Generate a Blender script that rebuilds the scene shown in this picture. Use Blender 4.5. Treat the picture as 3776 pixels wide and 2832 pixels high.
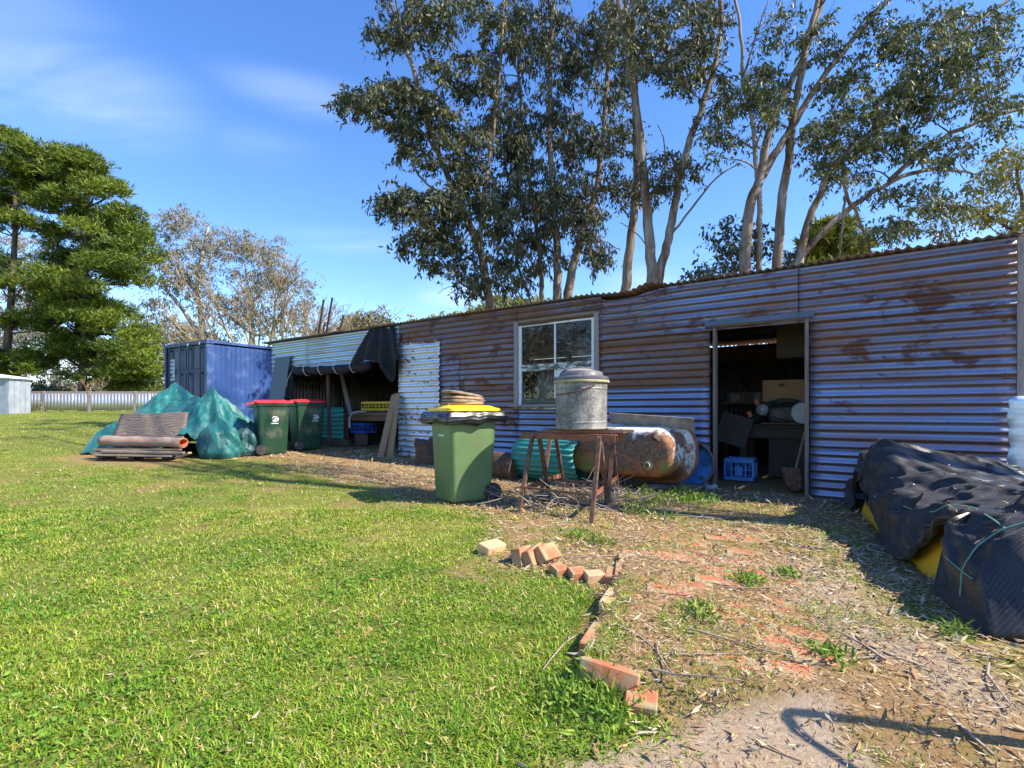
import bpy, bmesh, math, random
import numpy as np
from mathutils import Vector, Matrix, Quaternion
from mathutils import noise as mnoise

# ------------------------------------------------------------------ camera, sky, sun, exposure
for o in list(bpy.data.objects):
    bpy.data.objects.remove(o, do_unlink=True)
SC = bpy.context.scene
COL = SC.collection
EYE, F, CX, HY = 1.03, 1900.0, 1888.0, 1516.0      # eye height (m); lens measured in photograph pixels
K = 3776.0 / 2212.0

cam_d = bpy.data.cameras.new("camera")
cam_d.sensor_width = 36.0
cam_d.lens = F / 3776.0 * 36.0
cam_d.shift_y = (HY - 1416.0) / 3776.0
cam_d.clip_start = 0.05
cam_d.clip_end = 3000.0
cam = bpy.data.objects.new("camera", cam_d)
COL.objects.link(cam)
cam.location = (0, 0, EYE)
cam.rotation_euler = (math.radians(90), 0, 0)
SC.camera = cam

SUN_EL = math.radians(44.0)
SUN_AZ = math.radians(108.5)                       # clockwise from +Y
SUN = Vector((math.sin(SUN_AZ) * math.cos(SUN_EL), math.cos(SUN_AZ) * math.cos(SUN_EL), math.sin(SUN_EL)))

world = bpy.data.worlds.new("World")
SC.world = world
world.use_nodes = True
wn = world.node_tree
wn.nodes.clear()


def N(nt, typ, **kw):
    n = nt.nodes.new(typ)
    for k, v in kw.items():
        if k == "inp":
            for i, val in v.items():
                n.inputs[i].default_value = val
        else:
            setattr(n, k, v)
    return n


def L(nt, a, b):
    nt.links.new(a, b)


def at_dir(u, v):
    d = Vector(((u * K - CX) / F, 1.0, (HY - v * K) / F)).normalized()
    return (d.x, d.y, d.z)


def build_sky():
    nt = wn
    out = N(nt, "ShaderNodeOutputWorld")
    bg = N(nt, "ShaderNodeBackground", inp={1: 0.15})
    sky = N(nt, "ShaderNodeTexSky", sky_type="NISHITA", sun_disc=False, sun_elevation=SUN_EL,
            sun_rotation=SUN_AZ, altitude=250.0, air_density=1.0, dust_density=0.1, ozone_density=3.0)
    hsv = N(nt, "ShaderNodeHueSaturation", inp={"Hue": 0.510, "Saturation": 1.22, "Value": 0.90})
    L(nt, sky.outputs[0], hsv.inputs["Color"])
    # thin cirrus: noise on the sky dome projected to a plane overhead
    tc = N(nt, "ShaderNodeTexCoord")
    sep = N(nt, "ShaderNodeSeparateXYZ")
    L(nt, tc.outputs["Generated"], sep.inputs[0])
    zz = N(nt, "ShaderNodeMath", operation="MAXIMUM", inp={1: 0.0})
    L(nt, sep.outputs[2], zz.inputs[0])
    za = N(nt, "ShaderNodeMath", operation="ADD", inp={1: 0.12})
    L(nt, zz.outputs[0], za.inputs[0])
    dx = N(nt, "ShaderNodeMath", operation="DIVIDE")
    dy = N(nt, "ShaderNodeMath", operation="DIVIDE")
    L(nt, sep.outputs[0], dx.inputs[0]); L(nt, za.outputs[0], dx.inputs[1])
    L(nt, sep.outputs[1], dy.inputs[0]); L(nt, za.outputs[0], dy.inputs[1])
    cmb = N(nt, "ShaderNodeCombineXYZ")
    L(nt, dx.outputs[0], cmb.inputs[0]); L(nt, dy.outputs[0], cmb.inputs[1])
    mp = N(nt, "ShaderNodeMapping", inp={"Location": (1.3, 2.6, 0), "Rotation": (0, 0, 0.35), "Scale": (0.42, 1.15, 1)})
    L(nt, cmb.outputs[0], mp.inputs[0])
    n1 = N(nt, "ShaderNodeTexNoise", inp={"Scale": 1.1, "Detail": 4.0, "Roughness": 0.45, "Distortion": 0.4})
    L(nt, mp.outputs[0], n1.inputs["Vector"])
    r1 = N(nt, "ShaderNodeMapRange", inp={1: 0.62, 2: 0.95, 3: 0.0, 4: 0.25})
    L(nt, n1.outputs[0], r1.inputs[0])
    prev = r1.outputs[0]
    mp3 = N(nt, "ShaderNodeMapping", inp={"Location": (0.7, 0.2, 0), "Rotation": (0, 0, 0.35), "Scale": (0.55, 1.6, 1)})
    L(nt, cmb.outputs[0], mp3.inputs[0])
    n3 = N(nt, "ShaderNodeTexNoise", inp={"Scale": 2.6, "Detail": 7.0, "Roughness": 0.55, "Distortion": 0.9})
    L(nt, mp3.outputs[0], n3.inputs["Vector"])
    for (du, dv, rx, rz, amp) in ((100, 165, 0.11, 0.040, 0.34), (215, 218, 0.06, 0.024, 0.28), (650, 205, 0.075, 0.018, 0.20), (560, 315, 0.06, 0.018, 0.08), (760, 525, 0.09, 0.016, 0.14), (40, 60, 0.08, 0.04, 0.15), (1000, 640, 0.06, 0.02, 0.35), (1390, 620, 0.05, 0.025, 0.35)):
        d = (at_dir(du, dv))
        sub = N(nt, "ShaderNodeVectorMath", operation="SUBTRACT"); L(nt, tc.outputs["Generated"], sub.inputs[0]); sub.inputs[1].default_value = d
        mpp = N(nt, "ShaderNodeVectorRotate", rotation_type="Z_AXIS", inp={"Angle": math.atan2(d[0], d[1])}); L(nt, sub.outputs[0], mpp.inputs[0])
        ml = N(nt, "ShaderNodeVectorMath", operation="MULTIPLY"); L(nt, mpp.outputs[0], ml.inputs[0]); ml.inputs[1].default_value = (1 / rx, 0.0, 1 / rz)
        ln = N(nt, "ShaderNodeVectorMath", operation="LENGTH"); L(nt, ml.outputs[0], ln.inputs[0])
        g = N(nt, "ShaderNodeMapRange", interpolation_type="SMOOTHERSTEP", inp={1: 2.4, 2: 0.0, 3: 0.0, 4: amp}); L(nt, ln.outputs["Value"], g.inputs[0])
        nn = N(nt, "ShaderNodeMapRange", inp={1: 0.30, 2: 0.68, 3: 0.1, 4: 1.1}); L(nt, n3.outputs[0], nn.inputs[0])
        gm = N(nt, "ShaderNodeMath", operation="MULTIPLY"); L(nt, g.outputs[0], gm.inputs[0]); L(nt, nn.outputs[0], gm.inputs[1])
        mm = N(nt, "ShaderNodeMath", operation="MAXIMUM"); L(nt, gm.outputs[0], mm.inputs[0]); L(nt, prev, mm.inputs[1]); prev = mm.outputs[0]
    # low cumulus towards the horizon
    n2 = N(nt, "ShaderNodeTexNoise", inp={"Scale": 3.2, "Detail": 6.0, "Roughness": 0.55})
    mp2 = N(nt, "ShaderNodeMapping", inp={"Scale": (1, 1, 3.2), "Location": (0.4, 0.9, 0.1)})
    L(nt, tc.outputs["Generated"], mp2.inputs[0]); L(nt, mp2.outputs[0], n2.inputs["Vector"])
    r2 = N(nt, "ShaderNodeMapRange", inp={1: 0.56, 2: 0.72, 3: 0.0, 4: 0.35})
    L(nt, n2.outputs[0], r2.inputs[0])
    band = N(nt, "ShaderNodeMapRange", inp={1: 0.10, 2: 0.30, 3: 1.0, 4: 0.0})
    L(nt, sep.outputs[2], band.inputs[0])
    mul = N(nt, "ShaderNodeMath", operation="MULTIPLY")
    L(nt, r2.outputs[0], mul.inputs[0]); L(nt, band.outputs[0], mul.inputs[1])
    mx = N(nt, "ShaderNodeMath", operation="MAXIMUM")
    L(nt, prev, mx.inputs[0]); L(nt, mul.outputs[0], mx.inputs[1])
    mix = N(nt, "ShaderNodeMixRGB", inp={2: (3.3, 3.8, 4.7, 1)})
    L(nt, mx.outputs[0], mix.inputs[0]); L(nt, hsv.outputs[0], mix.inputs[1])
    L(nt, mix.outputs[0], bg.inputs[0]); L(nt, bg.outputs[0], out.inputs[0])


build_sky()

sun_d = bpy.data.lights.new("sun", "SUN")
sun_d.energy = 4.2
sun_d.angle = math.radians(0.5)
sun_d.color = (1.0, 0.90, 0.75)
sun = bpy.data.objects.new("sun", sun_d)
COL.objects.link(sun)
sun.rotation_euler = (-SUN).to_track_quat("-Z", "Y").to_euler()
sun.location = (20, -10, 20)

SC.view_settings.view_transform = "Standard"
SC.view_settings.look = "None"
SC.view_settings.exposure = 1.27
SC.view_settings.gamma = 1.0
SC.view_settings.use_curve_mapping = False
SC.cycles.max_bounces = 8
SC.cycles.transparent_max_bounces = 8
SC.cycles.use_denoising = True

rng = np.random.default_rng(7)
random.seed(7)


# ------------------------------------------------------------------ measuring helpers (survey of the photograph -> metres)
def sstep(a, b, x):
    t = np.clip((np.asarray(x, float) - a) / (b - a), 0, 1)
    return t * t * (3 - 2 * t)


def _hash(ix, iy, seed):
    h = (ix * 374761393 + iy * 668265263 + seed * 1442695041) & 0xFFFFFFFF
    h = ((h ^ (h >> 13)) * 1274126177) & 0xFFFFFFFF
    return ((h ^ (h >> 16)) & 0xFFFF) / 65535.0


def vnoise(x, y, seed=0):
    x = np.asarray(x, float); y = np.asarray(y, float)
    ix = np.floor(x).astype(np.int64); iy = np.floor(y).astype(np.int64)
    fx = x - ix; fy = y - iy
    fx = fx * fx * (3 - 2 * fx); fy = fy * fy * (3 - 2 * fy)
    a = _hash(ix, iy, seed); b = _hash(ix + 1, iy, seed)
    c = _hash(ix, iy + 1, seed); d = _hash(ix + 1, iy + 1, seed)
    return (a * (1 - fx) + b * fx) * (1 - fy) + (c * (1 - fx) + d * fx) * fy


def fnoise(x, y, seed=0, oct=4):
    s = 0; a = 0.5; f = 1.0; t = 0
    for i in range(oct):
        s = s + a * vnoise(np.asarray(x) * f, np.asarray(y) * f, seed + i * 17)
        t += a; a *= 0.5; f *= 2.03
    return s / t




def sn(x, y, seed=0):
    return 0.5 + 0.5 * mnoise.noise((x, y, seed * 7.31)) + 0.2 * mnoise.noise((x * 2.1, y * 2.1, seed * 3.7))


PATH_O = np.array([0.62, 3.04])                       # left edge of the brick path
PATH_D = np.array([0.32, 0.947])                      # runs towards the door
PATH_N = np.array([0.947, -0.32])


def base_ground(x, y):
    x = np.asarray(x, float); y = np.asarray(y, float)
    v = y - 5.0
    ramp = 0.5 * (v + np.sqrt(v * v + 4.0))           # soft ramp: the yard climbs away from the camera
    ramp = np.minimum(ramp, 26.0)
    return 0.04 * ramp - 0.008


def path_step(x, y):
    # ground right of the path's left edge lies a brick's depth higher than the lawn
    r = (np.asarray(x) - PATH_O[0]) * PATH_N[0] + (np.asarray(y) - PATH_O[1]) * PATH_N[1]
    q = (np.asarray(x) - PATH_O[0]) * PATH_D[0] + (np.asarray(y) - PATH_O[1]) * PATH_D[1]
    m = sstep(-0.02, 0.012, r) * sstep(0.75, 0.25, q) * sstep(-1.25, -1.05, q)
    return 0.075 * m


def ground_z(x, y):
    return base_ground(x, y) + path_step(x, y) + 0.012 * (fnoise(np.asarray(x) * 1.7, np.asarray(y) * 1.7, 3) - 0.5)


def gz(x, y):
    return float(ground_z(np.array([x]), np.array([y]))[0])


def at(u, v, y):
    """point seen at (u, v) of the 2212-wide view, y metres ahead"""
    return Vector(((u * K - CX) / F * y, y, EYE - (v * K - HY) / F * y))


def gnd(u, v):
    """ground point seen at (u, v)"""
    lo, hi = 0.8, 60.0
    for _ in range(50):
        m = 0.5 * (lo + hi)
        p = at(u, v, m)
        if p.z > gz(p.x, p.y):
            lo = m
        else:
            hi = m
    p = at(u, v, lo)
    return Vector((p.x, p.y, gz(p.x, p.y)))


# the shed's front wall: origin at the door's right jamb, T runs left along the wall, O points out of it
WP = Vector((3.32, 5.828, 0)); WT = Vector((-0.8115, 0.5844, 0)); WO = Vector((-0.5844, -0.8115, 0))
W_ANG = math.atan2(WT.y, WT.x)


def tw(u, off=0.0):
    r = (u * K - CX) / F
    px, py = WP.x + off * WO.x, WP.y + off * WO.y
    return (r * py - px) / (WT.x - r * WT.y)


def zw(u, v, off=0.0):
    y = WP.y + off * WO.y + tw(u, off) * WT.y
    return EYE - (v * K - HY) / F * y


def wpt(t, off=0.0, z=0.0):
    p = WP + WT * t + WO * off
    return Vector((p.x, p.y, z))


# ------------------------------------------------------------------ object helpers
def tag(o, label=None, cat=None, group=None, kind=None):
    if label: o["label"] = label
    if cat: o["category"] = cat
    if group: o["group"] = group
    if kind: o["kind"] = kind
    return o


def thing(name, label, cat, loc=(0, 0, 0), rz=0.0, group=None):
    o = bpy.data.objects.new(name, None)
    COL.objects.link(o)
    o.empty_display_size = 0.2
    o.location = loc
    o.rotation_euler = (0, 0, rz)
    return tag(o, label, cat, group)


def link(name, me, mat=None, parent=None, loc=None, rot=None):
    o = bpy.data.objects.new(name, me)
    COL.objects.link(o)
    if parent is not None:
        o.parent = parent
    if mat is not None and not me.materials:
        me.materials.append(mat)
    if loc is not None: o.location = loc
    if rot is not None: o.rotation_euler = rot
    return o


def copy_tree(o, parent=None):
    c = o.copy(); COL.objects.link(c); c.parent = parent
    for ch in list(o.children):
        copy_tree(ch, c)
    return c


class MB:
    def __init__(s):
        s.v = []; s.f = []

    def box(s, c, size, R=None):
        n = len(s.v); hx, hy, hz = size[0] / 2, size[1] / 2, size[2] / 2
        c = Vector(c)
        for dz in (-hz, hz):
            for dx, dy in ((-hx, -hy), (hx, -hy), (hx, hy), (-hx, hy)):
                p = Vector((dx, dy, dz))
                if R is not None: p = R @ p
                s.v.append(c + p)
        for q in ((0, 3, 2, 1), (4, 5, 6, 7), (0, 1, 5, 4), (1, 2, 6, 5), (2, 3, 7, 6), (3, 0, 4, 7)):
            s.f.append([n + i for i in q])
        return s

    def bar(s, p, q, w, h, up=(0, 0, 1)):
        p = Vector(p); q = Vector(q); d = (q - p); l = d.length; d.normalize()
        up = Vector(up)
        sx = d.cross(up)
        if sx.length < 1e-4: sx = d.cross(Vector((1, 0, 0)))
        sx.normalize(); uz = sx.cross(d)
        R = Matrix((d, sx, uz)).transposed()
        return s.box((p + q) / 2, (l, w, h), R)

    def tube(s, pts, rad, seg=8, cap=True):
        pts = [Vector(p) for p in pts]
        if not hasattr(rad, "__len__"): rad = [rad] * len(pts)
        n0 = len(s.v); prev = None
        for i, p in enumerate(pts):
            a = pts[max(i - 1, 0)]; b = pts[min(i + 1, len(pts) - 1)]
            d = (b - a)
            if d.length < 1e-9: d = Vector((0, 0, 1))
            d.normalize()
            if prev is None:
                e = d.orthogonal().normalized()
            else:
                e = prev - d * prev.dot(d)
                if e.length < 1e-6: e = d.orthogonal()
                e.normalize()
            prev = e; g = d.cross(e)
            for k in range(seg):
                t = 2 * math.pi * k / seg
                s.v.append(p + (e * math.cos(t) + g * math.sin(t)) * rad[i])
        for i in range(len(pts) - 1):
            for k in range(seg):
                a = n0 + i * seg + k; b = n0 + i * seg + (k + 1) % seg
                s.f.append([a, b, b + seg, a + seg])
        if cap:
            s.f.append([n0 + k for k in range(seg)][::-1])
            m = n0 + (len(pts) - 1) * seg
            s.f.append([m + k for k in range(seg)])
        return s

    def lathe(s, prof, seg=32, c=(0, 0, 0), cap0=True, cap1=True, wob=None):
        n0 = len(s.v); c = Vector(c)
        for i, (r, z) in enumerate(prof):
            for k in range(seg):
                t = 2 * math.pi * k / seg
                rr = r * (1 + (wob(t, z) if wob else 0))
                s.v.append(c + Vector((rr * math.cos(t), rr * math.sin(t), z)))
        for i in range(len(prof) - 1):
            for k in range(seg):
                a = n0 + i * seg + k; b = n0 + i * seg + (k + 1) % seg
                s.f.append([a, b, b + seg, a + seg])
        if cap0: s.f.append([n0 + k for k in range(seg)][::-1])
        if cap1:
            m = n0 + (len(prof) - 1) * seg
            s.f.append([m + k for k in range(seg)])
        return s

    def grid(s, nu, nv, fn, wrap_u=False):
        n0 = len(s.v)
        for j in range(nv + 1):
            for i in range(nu + (0 if wrap_u else 1)):
                s.v.append(Vector(fn(i / nu, j / nv)))
        w = nu if wrap_u else nu + 1
        for j in range(nv):
            for i in range(nu):
                a = n0 + j * w + i; b = n0 + j * w + (i + 1) % w
                s.f.append([a, b, b + w, a + w])
        return s

    def loft(s, rings, cap=True):
        n0 = len(s.v); m = len(rings[0])
        for r in rings:
            s.v.extend(Vector(p) for p in r)
        for i in range(len(rings) - 1):
            for k in range(m):
                a = n0 + i * m + k; b = n0 + i * m + (k + 1) % m
                s.f.append([a, b, b + m, a + m])
        if cap:
            s.f.append([n0 + k for k in range(m)][::-1])
            e = n0 + (len(rings) - 1) * m
            s.f.append([e + k for k in range(m)])
        return s

    def prism(s, poly, d):
        """poly: list of 3-d points in a plane, d: extrusion vector"""
        n0 = len(s.v); m = len(poly); d = Vector(d)
        for p in poly: s.v.append(Vector(p))
        for p in poly: s.v.append(Vector(p) + d)
        s.f.append([n0 + k for k in range(m)])
        s.f.append([n0 + m + k for k in range(m)][::-1])
        for k in range(m):
            a = n0 + k; b = n0 + (k + 1) % m
            s.f.append([a, a + m, b + m, b])
        return s

    def mesh(s, name, smooth=False, fix=True):
        me = bpy.data.meshes.new(name)
        me.from_pydata([tuple(p) for p in s.v], [], s.f)
        if fix:
            bm = bmesh.new(); bm.from_mesh(me)
            bmesh.ops.recalc_face_normals(bm, faces=bm.faces)
            bm.to_mesh(me); bm.free()
        if smooth is True:
            me.polygons.foreach_set("use_smooth", [True] * len(me.polygons))
        elif smooth:
            me.polygons.foreach_set("use_smooth", [True] * len(me.polygons))
            me.set_sharp_from_angle(angle=math.radians(smooth))
        me.update()
        return me

    def build(s, name, mat, parent=None, smooth=False, bevel=0, solid=0, sub=0, loc=None, rot=None, seg=2, fix=True):
        o = link(name, s.mesh(name, smooth, fix), mat, parent, loc, rot)
        if solid:
            m = o.modifiers.new("solid", "SOLIDIFY"); m.thickness = solid; m.offset = 0
        if bevel:
            m = o.modifiers.new("bevel", "BEVEL"); m.width = bevel; m.segments = seg; m.limit_method = "ANGLE"
            m.angle_limit = math.radians(40)
        if sub:
            m = o.modifiers.new("sub", "SUBSURF"); m.levels = sub; m.render_levels = sub
        return o


def np_mesh(name, V, FQ, smooth=False, col=None):
    """V (n,3), FQ (m,4) or (m,3) arrays; col per-vertex (n,3) -> attribute 'tint'"""
    me = bpy.data.meshes.new(name)
    k = FQ.shape[1]; m = len(FQ)
    me.vertices.add(len(V)); me.vertices.foreach_set("co", np.ascontiguousarray(V, np.float32).ravel())
    me.loops.add(m * k); me.loops.foreach_set("vertex_index", np.ascontiguousarray(FQ, np.int32).ravel())
    me.polygons.add(m)
    me.polygons.foreach_set("loop_start", np.arange(0, m * k, k, dtype=np.int32))
    if smooth: me.polygons.foreach_set("use_smooth", np.ones(m, bool))
    if col is not None:
        a = me.attributes.new("tint", "FLOAT_COLOR", "POINT")
        c = np.ones((len(V), 4), np.float32); c[:, :3] = col
        a.data.foreach_set("color", c.ravel())
    me.update(calc_edges=True)
    return me


def leaves(P, D, Ln, Wd, tint, curl=0.25, seed=1):
    """one folded diamond (two triangles) per leaf; P base, D unit direction"""
    r = np.random.default_rng(seed); n = len(P)
    R = r.normal(size=(n, 3)); S = np.cross(D, R); S /= np.linalg.norm(S, axis=1)[:, None] + 1e-9
    U = np.cross(S, D)
    Ln = np.asarray(Ln).reshape(-1, 1) * np.ones((n, 1)); Wd = np.asarray(Wd).reshape(-1, 1) * np.ones((n, 1))
    mid = P + D * Ln * 0.42 + U * Ln * curl * 0.15
    V = np.stack([P, mid + S * Wd * 0.5, P + D * Ln + U * Ln * curl * -0.12, mid - S * Wd * 0.5], 1).reshape(-1, 3)
    i = np.arange(n) * 4
    T = np.concatenate([np.stack([i, i + 1, i + 2], 1), np.stack([i, i + 2, i + 3], 1)])
    return V, T, np.repeat(tint, 4, axis=0)


def unit(a):
    return a / (np.linalg.norm(a, axis=-1, keepdims=True) + 1e-9)


# ------------------------------------------------------------------ materials
def newmat(name):
    m = bpy.data.materials.new(name); m.use_nodes = True
    nt = m.node_tree; nt.nodes.clear()
    out = N(nt, "ShaderNodeOutputMaterial"); b = N(nt, "ShaderNodeBsdfPrincipled")
    L(nt, b.outputs[0], out.inputs[0])
    return m, nt, b, out


def ramp(nt, fac, stops):
    r = N(nt, "ShaderNodeValToRGB")
    e = r.color_ramp.elements
    e[0].position, e[0].color = stops[0][0], (*stops[0][1], 1)
    e[1].position, e[1].color = stops[-1][0], (*stops[-1][1], 1)
    for p, c in stops[1:-1]:
        x = e.new(p); x.color = (*c, 1)
    L(nt, fac, r.inputs[0])
    return r.outputs[0]


def coords(nt, scale=(1, 1, 1), which="Object", loc=(0, 0, 0), rot=(0, 0, 0)):
    tc = N(nt, "ShaderNodeTexCoord"); mp = N(nt, "ShaderNodeMapping", inp={"Scale": scale, "Location": loc, "Rotation": rot})
    L(nt, tc.outputs[which], mp.inputs[0])
    return mp.outputs[0]


def noise(nt, vec, scale, detail=4.0, rough=0.55, dist=0.0):
    n = N(nt, "ShaderNodeTexNoise", inp={"Scale": scale, "Detail": detail, "Roughness": rough, "Distortion": dist})
    L(nt, vec, n.inputs["Vector"])
    return n.outputs[0]


def mixc(nt, fac, a, b):
    m = N(nt, "ShaderNodeMixRGB")
    for i, x in ((0, fac), (1, a), (2, b)):
        if isinstance(x, (int, float)): m.inputs[i].default_value = x
        elif isinstance(x, tuple): m.inputs[i].default_value = (*x, 1)
        else: L(nt, x, m.inputs[i])
    return m.outputs[0]


def mrange(nt, x, a, b, c=0.0, d=1.0):
    m = N(nt, "ShaderNodeMapRange", inp={1: a, 2: b, 3: c, 4: d}); L(nt, x, m.inputs[0])
    return m.outputs[0]


def mth(nt, op, a, b=None):
    m = N(nt, "ShaderNodeMath", operation=op)
    for i, x in ((0, a), (1, b)):
        if x is None: continue
        if isinstance(x, (int, float)): m.inputs[i].default_value = x
        else: L(nt, x, m.inputs[i])
    return m.outputs[0]


def bump(nt, b, h, strength=0.3, dist=0.01):
    n = N(nt, "ShaderNodeBump", inp={"Strength": strength, "Distance": dist})
    L(nt, h, n.inputs["Height"]); L(nt, n.outputs[0], b.inputs["Normal"])


def objrand(nt):
    return N(nt, "ShaderNodeObjectInfo").outputs["Random"]


def pm(name, c1, c2, scale=8.0, rough=0.7, metal=0.0, bmp=0.2, bd=0.005, stretch=(1, 1, 1), detail=5.0, lo=0.35, hi=0.65,
       dirt=None, dirt_scale=3.0, dirt_lo=0.55, dirt_hi=0.75, spec=0.5, rvar=0.12):
    """two-tone noise material with optional dirt layer"""
    m, nt, b, out = newmat(name)
    vec = coords(nt, stretch)
    n = noise(nt, vec, scale, detail)
    c = mixc(nt, mrange(nt, n, lo, hi), c1, c2)
    if dirt:
        d = noise(nt, coords(nt, (1, 1, 1), loc=(3.1, 1.7, 0.4)), dirt_scale, 6.0, 0.65)
        c = mixc(nt, mrange(nt, d, dirt_lo, dirt_hi), c, dirt)
    L(nt, c, b.inputs["Base Color"])
    L(nt, mrange(nt, n, 0.3, 0.7, max(rough - rvar, 0.02), min(rough + rvar, 1)), b.inputs["Roughness"])
    b.inputs["Metallic"].default_value = metal
    b.inputs["Specular IOR Level"].default_value = spec
    if bmp: bump(nt, b, n, bmp, bd)
    return m


M = {}


def leafmat(name, gain=1.0, trans=0.35, rough=0.5, spec=0.4):
    m, nt, b, out = newmat(name)
    a = N(nt, "ShaderNodeAttribute", attribute_name="tint")
    g = N(nt, "ShaderNodeHueSaturation", inp={"Value": gain}); L(nt, a.outputs[0], g.inputs["Color"])
    L(nt, g.outputs[0], b.inputs["Base Color"])
    b.inputs["Roughness"].default_value = rough
    b.inputs["Specular IOR Level"].default_value = spec
    if trans:
        t = N(nt, "ShaderNodeBsdfTranslucent"); L(nt, g.outputs[0], t.inputs[0])
        mx = N(nt, "ShaderNodeMixShader", inp={0: trans})
        L(nt, b.outputs[0], mx.inputs[1]); L(nt, t.outputs[0], mx.inputs[2]); L(nt, mx.outputs[0], out.inputs[0])
    return m


def rusty_iron(name, rust_amt=0.5, galv=(0.42, 0.44, 0.47), seed=0.0, rough=0.36, big=1.3, soft_=0.12, flake=False, rib=0.0, scab=0.565, mtl=0.88):
    """old galvanised iron: zinc grey showing through rust that runs along the sheet"""
    m, nt, b, out = newmat(name)
    v = coords(nt, (1, 1, 1), loc=(seed, 0, seed * 0.7))
    n_big = noise(nt, coords(nt, (0.45, 1, 1.5), loc=(seed, 0, 0)), big, 5.0, 0.58, 0.3)
    n_str = noise(nt, coords(nt, (0.16, 1, 6.5), loc=(seed * 2, 0, 0)), 1.8, 4.0, 0.55)
    n_fin = noise(nt, v, 60.0, 4.0, 0.65)
    n_mid = noise(nt, coords(nt, (1, 1, 1.6), loc=(seed, 0, 0)), 9.0, 5.0, 0.65)
    r = mth(nt, "ADD", mth(nt, "MULTIPLY", n_big, 0.52), mth(nt, "MULTIPLY", n_str, 0.38))
    r = mth(nt, "ADD", r, mth(nt, "MULTIPLY", n_mid, 0.12))
    r = mth(nt, "ADD", r, mth(nt, "MULTIPLY", objrand(nt), 0.05))
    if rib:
        # dark brown band along the lower flank of every rib, broken up along the sheet
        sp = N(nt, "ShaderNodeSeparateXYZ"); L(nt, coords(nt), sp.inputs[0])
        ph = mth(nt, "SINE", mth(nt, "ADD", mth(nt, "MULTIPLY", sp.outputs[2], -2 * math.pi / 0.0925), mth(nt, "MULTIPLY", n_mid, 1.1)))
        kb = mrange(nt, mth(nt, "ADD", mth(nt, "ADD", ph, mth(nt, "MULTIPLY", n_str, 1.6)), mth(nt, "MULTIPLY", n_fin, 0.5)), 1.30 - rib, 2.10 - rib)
    th = 0.66 - 0.26 * rust_amt
    k = mrange(nt, mth(nt, "ADD", r, mth(nt, "MULTIPLY", n_fin, 0.03)), th - soft_, th + soft_)
    rc = ramp(nt, mth(nt, "ADD", mth(nt, "MULTIPLY", n_big, 0.55), mth(nt, "MULTIPLY", n_mid, 0.45)),
              [(0.32, (0.075, 0.032, 0.017)), (0.47, (0.145, 0.066, 0.032)), (0.58, (0.25, 0.108, 0.045)), (0.75, (0.22, 0.135, 0.082))])
    # dark red scabs of deep rust with their own ragged outline
    n_sc = noise(nt, coords(nt, (0.8, 1, 1.3), loc=(seed * 1.3 + 2.0, 0, 1.0)), 2.3, 7.0, 0.68, 0.5)
    sc = mrange(nt, n_sc, scab, scab + 0.06)
    gc = mixc(nt, mrange(nt, n_fin, 0.35, 0.65), tuple(c * 0.9 for c in galv), tuple(min(c * 1.08, 1) for c in galv))
    c = mixc(nt, k, gc, rc)
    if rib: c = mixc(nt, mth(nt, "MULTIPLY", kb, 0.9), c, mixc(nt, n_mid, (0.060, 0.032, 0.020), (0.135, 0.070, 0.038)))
    if rust_amt > 0.05: c = mixc(nt, mth(nt, "MULTIPLY", sc, 0.85), c, (0.105, 0.036, 0.018))
    if flake:
        fl = mrange(nt, mth(nt, "ADD", mth(nt, "MULTIPLY", n_mid, 0.55), mth(nt, "MULTIPLY", n_str, 0.45)), 0.555, 0.58)
        c = mixc(nt, fl, c, (0.16, 0.075, 0.04))
    L(nt, c, b.inputs["Base Color"])
    L(nt, mrange(nt, k, 0, 1, mtl, 0.35), b.inputs["Metallic"])
    L(nt, mth(nt, "ADD", mrange(nt, k, 0, 1, rough, rough + 0.12), mrange(nt, n_fin, 0.3, 0.7, -0.04, 0.06)), b.inputs["Roughness"])
    bump(nt, b, mth(nt, "ADD", mth(nt, "MULTIPLY", n_fin, 0.25), mth(nt, "MULTIPLY", n_mid, 0.8)), 0.22, 0.005)
    return m


def wood(name, c1, c2, axis=0, rough=0.8, bmp=0.5, scale=3.0, paint=None, plo=0.5, phi=0.54):
    """weathered timber, grain along an axis; optional flaking paint"""
    m, nt, b, out = newmat(name)
    st = [22.0, 22.0, 22.0]; st[axis] = 1.4
    g = noise(nt, coords(nt, tuple(st)), scale, 6.0, 0.7, 0.4)
    c = mixc(nt, mrange(nt, g, 0.32, 0.68), c1, c2)
    h = g
    if paint:
        st2 = [14.0, 14.0, 14.0]; st2[axis] = 5.0
        f = noise(nt, coords(nt, tuple(st2), loc=(1.3, 2.1, 0.7)), 1.6, 8.0, 0.75)
        kk = mrange(nt, f, plo, phi)
        c = mixc(nt, kk, c, paint)
        h = mth(nt, "ADD", mth(nt, "MULTIPLY", g, 0.4), kk)
    L(nt, c, b.inputs["Base Color"]); b.inputs["Roughness"].default_value = rough
    bump(nt, b, h, bmp, 0.003)
    return m


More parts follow.
